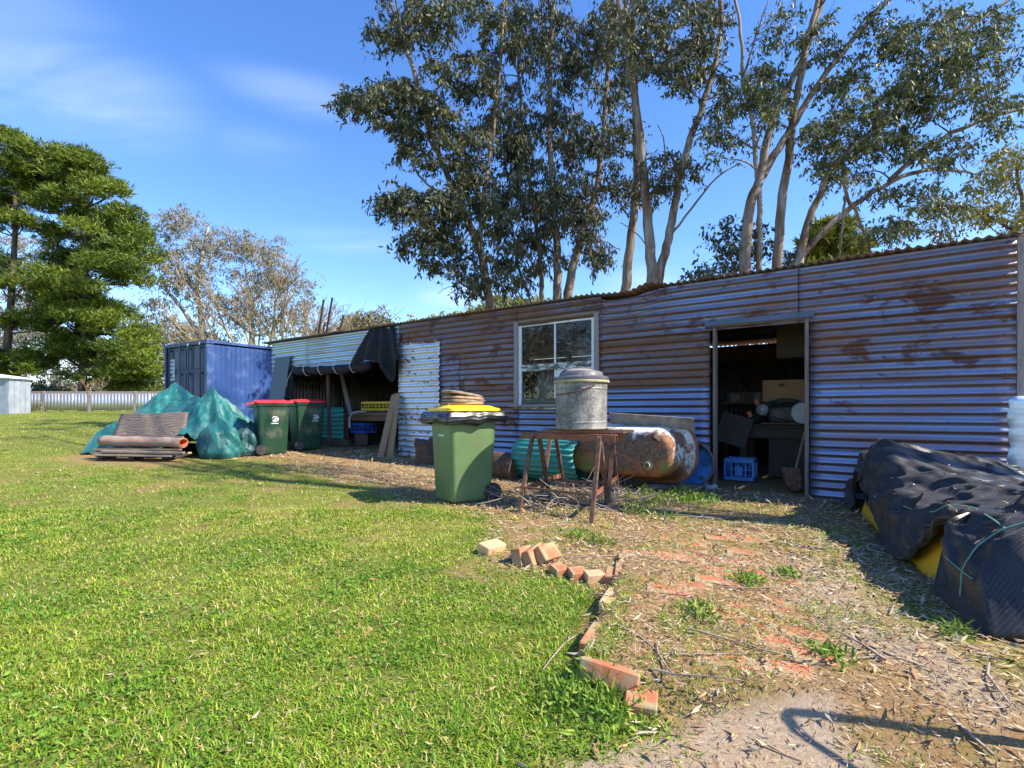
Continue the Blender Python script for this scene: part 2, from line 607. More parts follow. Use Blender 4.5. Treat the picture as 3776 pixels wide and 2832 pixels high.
M["rust_wall"] = rusty_iron("rust_wall", 0.44, galv=(0.27, 0.32, 0.47), seed=0.0, rough=0.42, rib=0.16, soft_=0.13, scab=0.53, mtl=0.6)
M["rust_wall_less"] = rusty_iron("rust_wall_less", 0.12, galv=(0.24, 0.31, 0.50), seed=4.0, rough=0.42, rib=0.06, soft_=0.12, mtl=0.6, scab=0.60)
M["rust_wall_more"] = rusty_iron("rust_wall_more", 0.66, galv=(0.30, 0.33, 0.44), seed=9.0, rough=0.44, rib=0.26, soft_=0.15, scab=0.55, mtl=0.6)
M["galv_clean"] = rusty_iron("galv_clean", 0.0, galv=(0.44, 0.53, 0.58), seed=13.0, rough=0.42)
M["galv_patchy"] = rusty_iron("galv_patchy", 0.0, galv=(0.70, 0.75, 0.80), seed=21.0, rough=0.45, big=2.6, flake=True)
M["roof_iron"] = rusty_iron("roof_iron", 0.6, galv=(0.30, 0.31, 0.33), seed=31.0, rough=0.55)
M["inside_iron"] = rusty_iron("inside_iron", 0.25, galv=(0.30, 0.29, 0.29), seed=41.0, rough=0.5)
M["timber_grey"] = wood("timber_grey", (0.20, 0.165, 0.145), (0.36, 0.31, 0.28), axis=2)
M["timber_grey_h"] = wood("timber_grey_h", (0.20, 0.165, 0.145), (0.36, 0.31, 0.28), axis=0)
M["timber_brown"] = wood("timber_brown", (0.16, 0.10, 0.06), (0.30, 0.20, 0.12), axis=2)
M["timber_brown_h"] = wood("timber_brown_h", (0.16, 0.10, 0.06), (0.32, 0.22, 0.13), axis=0)
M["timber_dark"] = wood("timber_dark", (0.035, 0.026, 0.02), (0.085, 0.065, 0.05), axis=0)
M["paint_flake"] = wood("paint_flake", (0.10, 0.095, 0.07), (0.24, 0.21, 0.17), axis=2, paint=(0.74, 0.77, 0.74), plo=0.36, phi=0.41, bmp=0.8)
M["paint_flake_h"] = wood("paint_flake_h", (0.10, 0.095, 0.07), (0.24, 0.21, 0.17), axis=0, paint=(0.74, 0.77, 0.74), plo=0.38, phi=0.43, bmp=0.8)
M["paint_worn_h"] = wood("paint_worn_h", (0.07, 0.085, 0.05), (0.22, 0.21, 0.16), axis=0, paint=(0.62, 0.64, 0.60), plo=0.49, phi=0.53, bmp=0.8)
M["soil_dark"] = pm("soil_dark", (0.045, 0.036, 0.03), (0.085, 0.07, 0.055), 6, 0.95, bmp=0.6, bd=0.02)
# ------------------------------------------------------------------ ground: one sheet to the horizon
def pxpoly(pts):
    return np.array([(gnd(u, v).x, gnd(u, v).y) for u, v in pts])


def inpoly(x, y, P):
    x = np.asarray(x); y = np.asarray(y); c = np.zeros(x.shape, bool)
    j = len(P) - 1
    for i in range(len(P)):
        xi, yi = P[i]; xj, yj = P[j]
        with np.errstate(divide="ignore", invalid="ignore"):
            c ^= ((yi > y) != (yj > y)) & (x < (xj - xi) * (y - yi) / (yj - yi + 1e-12) + xi)
        j = i
    return c


_edge = pxpoly([(1150, 1690), (1220, 1655), (1330, 1600), (1420, 1548), (1300, 1500), (1262, 1440), (1300, 1345), (1345, 1262),
                (1250, 1244), (1190, 1240), (1110, 1228), (1050, 1195), (1085, 1150), (1050, 1112), (950, 1092), (830, 1062), (700, 1030),
                (620, 1004), (530, 994), (440, 990)])
LITTER = np.concatenate([_edge, [(-6.3, 10.6), (-8, 14), (0, 24), (25, 24), (25, -4), (0.5, -4)]])
SLAB = pxpoly([(1150, 1700), (1220, 1650), (1400, 1598), (1530, 1540), (1650, 1503), (1760, 1490), (1830, 1510), (1790, 1560), (1850, 1620), (1960, 1700)])
STRIP = pxpoly([(1668, 1235), (1730, 1190), (1880, 1260), (1990, 1335), (2100, 1420), (2230, 1540), (2100, 1560), (1900, 1430), (1760, 1380)])
MOSS = pxpoly([(1690, 1155), (1790, 1135), (1900, 1190), (2080, 1330), (2160, 1400), (2200, 1470), (2100, 1450), (1980, 1360), (1850, 1265), (1740, 1195)])
DIRT = pxpoly([(85, 993), (180, 975), (330, 985), (430, 990), (420, 1004), (300, 1011), (170, 1004)])


def soft(P, x, y, amp=0.12, jit=0.06, seed=5, k=6):
    x = np.asarray(x, float); y = np.asarray(y, float)
    sc = np.clip(y / 4.0, 0.6, 3.0)
    wx = (fnoise(x * 2.3, y * 2.3, seed) - 0.5) * 2 * amp * sc + (fnoise(x * 9, y * 9, seed + 1) - 0.5) * amp
    wy = (fnoise(x * 2.3, y * 2.3, seed + 50) - 0.5) * 2 * amp * sc + (fnoise(x * 9, y * 9, seed + 51) - 0.5) * amp
    s = np.zeros(x.shape)
    for i in range(k):
        a = i * 2 * math.pi / k
        s += inpoly(x + wx + math.cos(a) * jit * sc, y + wy + math.sin(a) * jit * sc, P)
    return s / k


def litter_mask(x, y):
    m = np.maximum(soft(LITTER, x, y, 0.16, 0.14), soft(DIRT, x, y, 0.15, 0.12, 9))
    r_ = (np.asarray(x) - PATH_O[0]) * PATH_N[0] + (np.asarray(y) - PATH_O[1]) * PATH_N[1]; q_ = (np.asarray(x) - PATH_O[0]) * PATH_D[0] + (np.asarray(y) - PATH_O[1]) * PATH_D[1]
    wob = 0.05 * (fnoise(np.asarray(x) * 5, np.asarray(y) * 5, 44) - 0.5)
    m = np.maximum(m, ((r_ + wob > -0.085) & (r_ < 0.05) & (q_ > -1.0) & (q_ < 0.2)) * 1.0)
    # worn thin patches in the lawn
    w = 0.6 * fnoise(np.asarray(x) * 0.9 + 7, np.asarray(y) * 0.9, 77) + 0.4 * fnoise(np.asarray(x) * 4.1, np.asarray(y) * 4.1, 78)
    near = np.clip(1 - (np.asarray(y) - 6) / 10, 0, 1)
    return np.clip(np.maximum(m, near * sstep(0.55, 0.72, w) * 0.7), 0, 1)


def grow(a, b, s0, g):
    v = [a]; s = s0
    while v[-1] < b:
        v.append(v[-1] + s); s *= g
    return v


xs = sorted([-7.2 - (q - 0) for q in grow(0, 900, 0.06, 1.12)] + list(np.arange(-7.2, 5.6, 0.045)) + [5.6 + q for q in grow(0, 900, 0.06, 1.12)])
ys = sorted([0.7 - q for q in grow(0, 300, 0.06, 1.14)] + list(np.arange(0.7, 9.0, 0.045)) + [9.0 + q for q in grow(0, 1200, 0.05, 1.035)])
xs = np.unique(np.round(xs, 4)); ys = np.unique(np.round(ys, 4))
GX, GY = np.meshgrid(xs, ys)
gx = GX.ravel(); gy = GY.ravel()
GZ = ground_z(gx, gy)
zone_l = litter_mask(gx, gy)
zone_c = np.maximum(soft(SLAB, gx, gy, 0.05, 0.03, 15), 0.9 * soft(STRIP, gx, gy, 0.12, 0.08, 16))
zone_m = soft(MOSS, gx, gy, 0.16, 0.1, 18)
near = (np.abs(gx) < 9) & (gy < 14) & (gy > 0)
GZ = GZ + near * (1 - zone_c) * 0.014 * (fnoise(gx * 11, gy * 11, 91, 3) - 0.5)
nx, ny = len(xs), len(ys)
idx = np.arange(nx * ny).reshape(ny, nx)
FQ = np.stack([idx[:-1, :-1], idx[:-1, 1:], idx[1:, 1:], idx[1:, :-1]], -1).reshape(-1, 4)
me = np_mesh("ground", np.stack([gx, gy, GZ], 1), FQ, smooth=True, col=np.stack([zone_l, zone_c, zone_m], 1))


def ground_material():
    m, nt, b, out = newmat("ground")
    a = N(nt, "ShaderNodeAttribute", attribute_name="tint"); sp = N(nt, "ShaderNodeSeparateColor")
    L(nt, a.outputs[0], sp.inputs[0])
    v = coords(nt)
    n_f = noise(nt, v, 60, 6, 0.7); n_m = noise(nt, v, 5, 5, 0.6); n_b = noise(nt, v, 0.7, 4, 0.6)
    n_s = noise(nt, coords(nt, (1, 4, 1), rot=(0, 0, 0.6)), 45, 5, 0.7, 1.2)
    lawn = ramp(nt, n_f, [(0.25, (0.06, 0.075, 0.015)), (0.5, (0.14, 0.165, 0.03)), (0.75, (0.29, 0.23, 0.09))])
    lawn = mixc(nt, mrange(nt, n_b, 0.35, 0.7), lawn, mixc(nt, n_f, (0.14, 0.18, 0.025), (0.22, 0.22, 0.05)))
    soil = ramp(nt, n_f, [(0.25, (0.12, 0.074, 0.034)), (0.5, (0.27, 0.175, 0.085)), (0.78, (0.43, 0.32, 0.18))])
    soil = mixc(nt, mrange(nt, n_m, 0.45, 0.7), soil, mixc(nt, n_s, (0.24, 0.13, 0.055), (0.36, 0.23, 0.10)))
    conc = ramp(nt, n_f, [(0.25, (0.25, 0.185, 0.125)), (0.55, (0.38, 0.295, 0.21)), (0.8, (0.50, 0.42, 0.32))])
    conc = mixc(nt, mrange(nt, n_m, 0.5, 0.75), conc, (0.36, 0.26, 0.15))
    moss = ramp(nt, n_f, [(0.3, (0.07, 0.105, 0.012)), (0.7, (0.22, 0.27, 0.03))])
    soil = mixc(nt, mth(nt, "MULTIPLY", mrange(nt, noise(nt, coords(nt, loc=(3, 5, 0)), 2.4, 6, 0.7), 0.50, 0.62), 0.75), soil, mixc(nt, n_f, (0.10, 0.10, 0.015), (0.24, 0.23, 0.045)))
    c = mixc(nt, sp.outputs[0], lawn, soil)
    c = mixc(nt, sp.outputs[1], c, conc)
    c = mixc(nt, mth(nt, "MULTIPLY", sp.outputs[2], mrange(nt, n_m, 0.36, 0.58)), c, moss)
    L(nt, c, b.inputs["Base Color"]); b.inputs["Roughness"].default_value = 0.95
    b.inputs["Specular IOR Level"].default_value = 0.15
    bump(nt, b, mth(nt, "ADD", n_f, mth(nt, "MULTIPLY", n_s, 0.7)), 0.7, 0.012)
    return m


M["ground"] = ground_material()
tag(link("ground", me, M["ground"]), "mown yard lawn and bare dirt sloping up from the camera", "ground", kind="structure")


# ------------------------------------------------------------------ grass
def blades(P, ln, wd, lean, az, tint, seg=2):
    n = len(P); D = np.stack([np.cos(az), np.sin(az)], 1); S = np.stack([-np.sin(az), np.cos(az)], 1)
    def pt(f, w):
        ang = lean * (0.35 + 0.9 * f)
        h = ln * f * np.cos(np.minimum(ang, 1.45)); r = ln * f * np.sin(ang)
        c = P + np.stack([D[:, 0] * r, D[:, 1] * r, h], 1)
        o = np.stack([S[:, 0] * wd * w, S[:, 1] * wd * w, np.zeros(n)], 1) * 0.5
        return c - o, c + o
    if seg == 2:
        a, b_ = pt(0, 1); c, d = pt(0.55, 0.8); t, _ = pt(1.0, 0.0)
        V = np.stack([a, b_, c, d, t], 1).reshape(-1, 3); i = np.arange(n) * 5
        T = np.concatenate([np.stack([i, i + 1, i + 3], 1), np.stack([i, i + 3, i + 2], 1), np.stack([i + 2, i + 3, i + 4], 1)])
        return V, T, np.repeat(tint, 5, axis=0)
    a, b_ = pt(0, 1); t, _ = pt(1.0, 0.0)
    V = np.stack([a, b_, t], 1).reshape(-1, 3); i = np.arange(n) * 3
    return V, np.stack([i, i + 1, i + 2], 1), np.repeat(tint, 3, axis=0)


def joinVT(parts):
    Vs, Ts, Cs = [], [], []; o = 0
    for V, T, C in parts:
        Vs.append(V); Ts.append(T + o); Cs.append(C); o += len(V)
    return np.concatenate(Vs), np.concatenate(Ts), np.concatenate(Cs)


def grass_tint(x, y, r):
    n = len(x)
    g1 = np.array([0.115, 0.255, 0.016]); g2 = np.array([0.290, 0.400, 0.032]); g3 = np.array([0.40, 0.41, 0.06]); st = np.array([0.54, 0.42, 0.19])
    w = fnoise(x * 1.1, y * 1.1, 21) * 0.6 + fnoise(x * 4, y * 4, 22) * 0.4
    k = np.clip((w - 0.36) * 3.2 + r.normal(0, 0.28, n), 0, 1)[:, None]
    c = g1 * (1 - k) + g2 * k
    k2 = (r.random(n) < 0.18 + 0.25 * np.clip((w - 0.5) * 4, 0, 1))[:, None]
    c = np.where(k2, g3, c)
    k3 = (r.random(n) < 0.09 + 0.24 * np.clip((w - 0.52) * 5, 0, 1))[:, None]
    c = np.where(k3, st, c)
    return c * r.uniform(0.75, 1.2, (n, 1))


# things that stand on the lawn keep the blades off their footprint (filled as (x, y, radius))
GRASS_KEEPOUT = []


def tufts(n, y0, y1, per, spread, ln, wd, seg, seed, xr=1.12, dens=None, lean=(0.55, 1.5)):
    r = np.random.default_rng(seed)
    y = np.sqrt(r.uniform(y0 * y0, y1 * y1, n)); x = r.uniform(-xr, xr, n) * y
    if dens is None:
        d = 1 - litter_mask(x, y)
        d = d * (0.25 + 0.75 * sstep(0.25, 0.55, fnoise(x * 3, y * 3, 33)))
    else:
        d = dens(x, y)
    keep = r.random(n) < d
    x, y = x[keep], y[keep]
    for (kx, ky, kr) in GRASS_KEEPOUT:
        q = (x - kx) ** 2 + (y - ky) ** 2 > kr * kr
        x, y = x[q], y[q]
    m = len(x)
    sz = np.repeat(r.uniform(0.65, 1.3, m) * (0.75 + 0.6 * fnoise(x * 1.6, y * 1.6, 41)), per)
    X = np.repeat(x, per); Y = np.repeat(y, per); n2 = len(X)
    az = r.uniform(0, 2 * np.pi, n2); rr = spread * np.sqrt(r.random(n2))
    X = X + np.cos(az) * rr; Y = Y + np.sin(az) * rr
    P = np.stack([X, Y, ground_z(X, Y) - 0.006], 1)
    t = grass_tint(X, Y, r)
    return blades(P, ln * sz * r.uniform(0.6, 1.25, n2), wd * r.uniform(0.7, 1.3, n2), r.uniform(*lean, n2), az + r.normal(0, 0.5, n2), t, seg)


def make_grass():
    path_d = lambda x, y: (litter_mask(x, y) > 0.5) * sstep(0.46, 0.62, fnoise(x * 2.6 + 3, y * 2.6, 61)) * 0.85 * (1 - 0.85 * soft(SLAB, x, y, 0.05, 0.03, 15)) * (
        ((x - WP.x) * WO.x + (y - WP.y) * WO.y) > 0.25)
    parts = [tufts(40000, 0.8, 2.6, 9, 0.045, 0.034, 0.0046, 2, 101, xr=1.5),
             tufts(46000, 2.6, 5.2, 8, 0.06, 0.034, 0.0058, 2, 102),
             tufts(52000, 5.0, 10.5, 7, 0.09, 0.042, 0.009, 1, 103),
             tufts(52000, 10.0, 33.0, 6, 0.2, 0.05, 0.022, 1, 104, xr=1.05, dens=lambda x, y: (1 - litter_mask(x, y)) * (x < -2)),
             tufts(17000, 1.15, 6.0, 9, 0.035, 0.045, 0.004, 2, 105, dens=path_d)]
    # clover and flat weeds in among the blades
    r = np.random.default_rng(909); n = 900
    y = np.sqrt(r.uniform(1.2 ** 2, 7.5 ** 2, n)); x = r.uniform(-1.05, 0.5, n) * y; k = (r.random(n) < (1 - litter_mask(x, y))) & (fnoise(x * 1.3 + 9, y * 1.3, 66) > 0.48); x, y = x[k], y[k]
    X = np.repeat(x, 26) + r.normal(0, 0.05, len(x) * 26); Y = np.repeat(y, 26) + r.normal(0, 0.05, len(x) * 26); m_ = len(X)
    D = unit(r.normal(0, 1, (m_, 3)) * np.array([1, 1, 0.25]) + np.array([0, 0, 0.3])); kk = r.random((m_, 1))
    parts.append(leaves(np.stack([X, Y, ground_z(X, Y) + r.uniform(0.006, 0.026, m_)], 1), D, 0.022 * r.uniform(0.6, 1.4, m_), 0.014, np.array([0.07, 0.19, 0.02]) * (1 - kk) + np.array([0.19, 0.33, 0.04]) * kk, seed=5))
    V, T, C = joinVT(parts)
    o = link("grass", np_mesh("grass", V, T, col=C), M["grass"])
    return tag(o, "short mown green and straw grass covering the yard", "grass", kind="stuff")


M["grass"] = leafmat("grass", 1.0, 0.25, 0.55, 0.25)
# ------------------------------------------------------------------ the long iron shed
shed = thing("iron_shed", "long low rusty corrugated iron shed with open doorway, old window and open bay", "shed", (WP.x, WP.y, 0), W_ANG)
T_R = tw(2195); T_DL = tw(1548); T_JL = tw(1540); T_W0 = tw(1296); T_W1 = tw(1113); T_BAY = tw(866); T_END = tw(588)
ZTOP = 2.655
PITCH = 0.0925


def iron_h(x0, x1, z0, z1, mat, off=0.0, pitch=PITCH, amp=0.0095, parent=shed, name="wall_sheet", top=None, wav=0.009, seed=0, phase=0.0, nx=None, ragged=0.0, thick=0.0016):
    """corrugated sheet, ribs lying along x"""
    nz = max(int((z1 - z0) / pitch * 9), 6); nx = nx or max(int((x1 - x0) / 0.14), 3)
    xv = np.linspace(x0, x1, nx + 1); fz = np.linspace(0, 1, nz + 1)
    X, Fz = np.meshgrid(xv, fz)
    zt = z1 + (top(X) if top is not None else 0)
    Z = z0 + (zt - z0) * Fz
    Zr = z0 + (z1 - z0) * Fz
    Y = off + amp * np.cos(2 * np.pi * (Zr + phase) / pitch) + wav * (fnoise(X * 1.3 + seed * 3.7, Zr * 1.6 + seed, 11) - 0.5) * 2
    Z = Z + 0.004 * (fnoise(X * 0.9 + seed * 2.2, Zr * 0.5, 12) - 0.5) * 2
    if ragged:
        Xe = ragged * (fnoise(Zr * 14, seed + 0 * Zr, 13) - 0.5)
        X = X + Xe * ((X - x0) < 1e-6) + Xe * ((x1 - X) < 1e-6)
    V = np.stack([X, Y, Z], -1).reshape(-1, 3)
    ii = np.arange((nx + 1) * (nz + 1)).reshape(nz + 1, nx + 1)
    Q = np.stack([ii[:-1, :-1], ii[:-1, 1:], ii[1:, 1:], ii[1:, :-1]], -1).reshape(-1, 4)
    me = np_mesh(name, V, Q, smooth=True)
    o = link(name, me, mat, parent)
    m = o.modifiers.new("solid", "SOLIDIFY"); m.thickness = thick
    return o


def iron_v(x0, x1, z0, z1, y, mat, parent=shed, pitch=PITCH, amp=0.011, name="wall_sheet", along="x"):
    """corrugated sheet, ribs upright; along 'x' or 'y' in the parent's frame"""
    n = max(int((x1 - x0) / pitch * 7), 6)
    a = np.linspace(x0, x1, n + 1); w = amp * np.cos(2 * np.pi * a / pitch)
    V = []
    for z in (z0, z1):
        for i in range(n + 1):
            V.append((a[i], y + w[i], z) if along == "x" else (y + w[i], a[i], z))
    V = np.array(V); i = np.arange(n)
    Q = np.stack([i, i + 1, i + n + 2, i + n + 1], 1)
    o = link(name, np_mesh(name, V, Q, smooth=True), mat, parent)
    m = o.modifiers.new("solid", "SOLIDIFY"); m.thickness = 0.0016
    return o


R1 = (1.335, 2.065); R2 = (0.595, 1.375); R3 = (-0.16, 0.635); R0 = (2.025, ZTOP)
sag = lambda X: -0.10 * np.exp(-((X - tw(1345)) / 0.36) ** 2)
# right of the door
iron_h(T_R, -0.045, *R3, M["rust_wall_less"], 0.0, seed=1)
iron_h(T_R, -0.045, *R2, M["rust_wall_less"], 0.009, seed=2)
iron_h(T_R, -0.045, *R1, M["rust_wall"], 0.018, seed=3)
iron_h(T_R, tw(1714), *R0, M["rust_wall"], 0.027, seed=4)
# over the door, over the window and on to the bay
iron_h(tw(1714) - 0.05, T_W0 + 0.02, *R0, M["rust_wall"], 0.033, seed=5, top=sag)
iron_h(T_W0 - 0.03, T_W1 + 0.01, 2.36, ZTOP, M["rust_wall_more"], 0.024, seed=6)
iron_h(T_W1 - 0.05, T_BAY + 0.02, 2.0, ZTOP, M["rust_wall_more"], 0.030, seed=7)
# between door and window
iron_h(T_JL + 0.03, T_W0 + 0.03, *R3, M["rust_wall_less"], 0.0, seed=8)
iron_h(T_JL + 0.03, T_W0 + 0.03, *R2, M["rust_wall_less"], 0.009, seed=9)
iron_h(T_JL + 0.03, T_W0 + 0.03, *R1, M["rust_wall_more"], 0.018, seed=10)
# under the window
ZW0, ZW1 = zw(1205, 880), zw(1205, 688)
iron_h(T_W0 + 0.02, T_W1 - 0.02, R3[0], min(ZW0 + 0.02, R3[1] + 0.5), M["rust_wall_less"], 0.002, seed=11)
# left of the window
TJ = tw(990)
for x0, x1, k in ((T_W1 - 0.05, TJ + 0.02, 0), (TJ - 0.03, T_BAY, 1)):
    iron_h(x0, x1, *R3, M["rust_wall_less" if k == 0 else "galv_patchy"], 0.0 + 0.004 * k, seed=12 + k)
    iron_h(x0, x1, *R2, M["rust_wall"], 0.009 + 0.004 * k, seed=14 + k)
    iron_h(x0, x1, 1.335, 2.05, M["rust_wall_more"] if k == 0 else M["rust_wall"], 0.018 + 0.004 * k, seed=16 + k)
# fascia over the open bay
TB1 = tw(668)
iron_h(T_BAY - 0.03, TB1 + 0.02, 2.0, ZTOP, M["galv_clean"], 0.012, seed=20, pitch=0.105, amp=0.013, ragged=0.03)
iron_h(TB1, T_END, 2.0, ZTOP, M["galv_clean"], 0.004, seed=21, pitch=0.105, amp=0.013, ragged=0.03)

# back and end walls, partition
YB = -4.6
ZB = 2.33
x = T_R
while x < T_END:
    x1 = min(x + 0.85, T_END)
    iron_v(x, x1 + 0.03, -0.1, ZB, YB, M["inside_iron"])
    x += 0.85
for xx in (T_R, T_BAY + 0.02, T_END):
    y = YB
    while y < -0.06:
        y2 = min(y + 0.92, -0.03); iron_v(y, y2, -0.1, ZTOP + 0.008 - 0.275 * (0.09 - y) / 4.69, xx, M["inside_iron"], along="y")
        y += 0.92

# roof: sheets run front to back, each its own piece, falling to the rear
roof = link("roof", MB().bar((T_R + 0.02, -0.09, 2.555), (T_END - 0.02, -0.09, 2.555), 0.07, 0.10).mesh("roof_plate"), M["timber_dark"], shed)
for yy, zz in ((-1.2, 2.49), (-2.3, 2.43), (-3.4, 2.37), (-4.5, 2.31)):
    MB().bar((T_R, yy, zz), (T_END, yy, zz), 0.06, 0.09).build("purlin", M["timber_dark"], shed)
rp = 0.0865
xx = T_R - 0.06; k = 0
r_ = random.Random(3)
while xx < T_END + 0.05:
    w = rp * 9; n = 72
    a = np.linspace(0, w + rp * 0.5, n + 1); lift = 0.004 * (k % 2); dz = r_.uniform(-0.006, 0.008); ov = r_.uniform(0.07, 0.11)
    bend = lambda X: 0.06 * np.exp(-((X - tw(1400)) / 0.18) ** 2)
    V = []
    for y in (ov, -0.6, -2.4, YB - 0.15):
        f = (ov - y) / (ov - YB)
        zc = ZTOP + 0.028 - 0.275 * f + lift + dz
        for q in a:
            V.append((xx + q, y, zc + 0.0115 * math.cos(2 * math.pi * q / rp) + (bend(xx + q) if y > 0 else 0) + sag(np.array([xx + q]))[0] * 0.35 * (1 - f)))
    V = np.array(V); i = np.arange(n); Q = np.concatenate([np.stack([i + r * (n + 1), i + 1 + r * (n + 1), i + n + 2 + r * (n + 1), i + n + 1 + r * (n + 1)], 1) for r in range(3)])
    o = link("roof_sheet", np_mesh("roof_sheet", V, Q, smooth=True), M["roof_iron"], roof)
    m = o.modifiers.new("solid", "SOLIDIFY"); m.thickness = 0.002
    xx += w; k += 1

# timber posts, jambs, lintel
M["jamb"] = wood("jamb", (0.10, 0.075, 0.06), (0.22, 0.18, 0.15), axis=2)
MB().box((T_R - 0.03, -0.03, 1.27), (0.055, 0.09, 2.75)).build("corner_post", M["timber_grey"], shed, bevel=0.006)
MB().box((-0.016, 0.0, 1.0), (0.040, 0.11, 2.14)).build("door_jamb", M["jamb"], shed, bevel=0.008)
MB().box((T_DL + 0.016, 0.0, 1.0), (0.034, 0.11, 2.12)).build("door_jamb", M["jamb"], shed, bevel=0.008)
MB().box(((T_DL) / 2, 0.0, 2.085), (T_DL + 0.09, 0.10, 0.045)).build("door_lintel", M["timber_brown_h"], shed, bevel=0.006)
fl = MB(); fl.box(((T_DL) / 2 + 0.02, 0.054, 2.115), (T_DL + 0.22, 0.004, 0.055)); fl.box(((T_DL) / 2 + 0.02, 0.066, 2.078), (T_DL + 0.24, 0.028, 0.004))
fl.build("lintel_flashing", pm("flashing", (0.06, 0.085, 0.13), (0.11, 0.145, 0.20), 6, 0.5, 0.3), shed)
MB().box((T_DL / 2, 0.02, -0.012), (T_DL + 0.05, 0.26, 0.09)).build("door_threshold", pm("threshold_stone", (0.20, 0.18, 0.16), (0.33, 0.29, 0.25), 9, 0.95, bmp=0.6), shed, bevel=0.012)
for t in (T_R + 0.05, 0.9, 2.0, 3.1, 4.4, 5.5):
    MB().box((t, -0.07, 1.2), (0.07, 0.07, 2.5)).build("wall_stud", M["timber_dark"], shed) if not (0.03 < t < T_DL) else None
for z in (0.75, 1.55):
    MB().bar((T_DL + 0.06, -0.06, z), (T_W0 - 0.02, -0.06, z), 0.05, 0.07).build("wall_rail", M["timber_dark"], shed)
    MB().bar((T_R, -0.06, z), (-0.06, -0.06, z), 0.05, 0.07).build("wall_rail", M["timber_dark"], shed)
for z in (1.2, 1.9):
    MB().bar((T_BAY + 0.1, YB + 0.05, z), (T_END - 0.05, YB + 0.05, z), 0.05, 0.10).build("wall_rail", M["timber_dark"], shed)
    MB().bar((T_R, YB + 0.05, z), (T_BAY, YB + 0.05, z), 0.05, 0.10).build("wall_rail", M["timber_dark"], shed)
# bay: steel prop and edge post
M["steel_brown"] = pm("steel_brown", (0.075, 0.045, 0.038), (0.15, 0.085, 0.065), 14, 0.7, 0.3, bmp=0.3)
TP = tw(712, -0.15)
MB().tube([(TP, -0.15, 0.05), (TP + 0.02, -0.12, 2.1)], 0.038, 12).build("bay_post", M["steel_brown"], shed, smooth=40)
MB().box((T_BAY + 0.025, -0.02, 1.1), (0.04, 0.09, 2.2)).build("bay_post", M["timber_grey"], shed, bevel=0.006)
MB().box((T_END - 0.06, -0.04, 1.2), (0.09, 0.09, 2.5)).build("bay_post", M["timber_grey"], shed, bevel=0.006)

# ---- window
win = link("window", MB().box(((T_W0 + T_W1) / 2, -0.055, (ZW0 + ZW1) / 2), (T_W1 - T_W0 - 0.06, 0.004, 0.02)).mesh("window_bar"), M["timber_dark"], shed)
wL, wR = T_W1, T_W0
cw = 0.075
MB().box((wL - cw / 2, 0.012, (ZW0 + ZW1) / 2), (cw, 0.07, ZW1 - ZW0 + 0.02)).build("casing", M["timber_grey"], win, bevel=0.006)
MB().box((wR + cw / 2, 0.012, (ZW0 + ZW1) / 2), (cw, 0.07, ZW1 - ZW0 + 0.02)).build("casing", M["timber_grey"], win, bevel=0.006)
MB().box(((wL + wR) / 2, 0.006, ZW1 + 0.012), (wL - wR + 0.03, 0.075, 0.035)).build("head", M["timber_brown_h"], win, bevel=0.006)
iL, iR = wL - cw - 0.002, wR + cw + 0.002
jw = 0.048
for xx in (iL - jw / 2, iR + jw / 2):
    MB().box((xx, -0.005, (ZW0 + ZW1) / 2 + 0.015), (jw, 0.05, ZW1 - ZW0 - 0.05)).build("sash_stile", M["paint_flake"], win, bevel=0.004)
sL, sR = iL - jw, iR + jw
zmid = ZW0 + 0.46 * (ZW1 - ZW0)
MB().box(((sL + sR) / 2, -0.006, ZW1 - 0.042), (sL - sR, 0.046, 0.062)).build("sash_rail", M["paint_flake_h"], win, bevel=0.004)
MB().box(((sL + sR) / 2, -0.004, zmid + 0.030), (sL - sR, 0.046, 0.050)).build("sash_rail", M["paint_worn_h"], win, bevel=0.004)
MB().box(((sL + sR) / 2, -0.016, zmid - 0.022), (sL - sR, 0.046, 0.050)).build("sash_rail", M["paint_worn_h"], win, bevel=0.004)
MB().box(((sL + sR) / 2, -0.010, ZW0 + 0.095), (sL - sR, 0.046, 0.085)).build("sash_rail", wood("paint_mossy", (0.045, 0.06, 0.03), (0.13, 0.13, 0.09), 0, paint=(0.5, 0.52, 0.47), plo=0.6, phi=0.64), win, bevel=0.004)
xm = (sL + sR) / 2
MB().box((xm, -0.006, (zmid + 0.055 + ZW1 - 0.073) / 2), (0.024, 0.040, ZW1 - 0.073 - zmid - 0.055)).build("glazing_bar", M["paint_flake"], win, bevel=0.003)
MB().box((xm, -0.012, (zmid - 0.047 + ZW0 + 0.137) / 2), (0.024, 0.040, zmid - 0.047 - ZW0 - 0.137)).build("glazing_bar", M["paint_flake"], win, bevel=0.003)
MB().box(((wL + wR) / 2, 0.035, ZW0 + 0.028), (wL - wR + 0.10, 0.13, 0.038)).build("sill", M["timber_grey_h"], win, bevel=0.006)
MB().box(((wL + wR) / 2 - 0.01, 0.02, ZW0 - 0.012), (wL - wR - 0.02, 0.07, 0.03)).build("sill", M["paint_worn_h"], win, bevel=0.005)


def glass_mat():
    m, nt, b, out = newmat("old_glass")
    b.inputs["Base Color"].default_value = (0.42, 0.46, 0.44, 1)
    b.inputs["Transmission Weight"].default_value = 1.0
    b.inputs["IOR"].default_value = 1.5
    n = noise(nt, coords(nt), 6, 5)
    L(nt, mrange(nt, n, 0.4, 0.8, 0.0, 0.03), b.inputs["Roughness"])
    bump(nt, b, noise(nt, coords(nt), 2.5, 2), 0.05, 0.01)
    return m


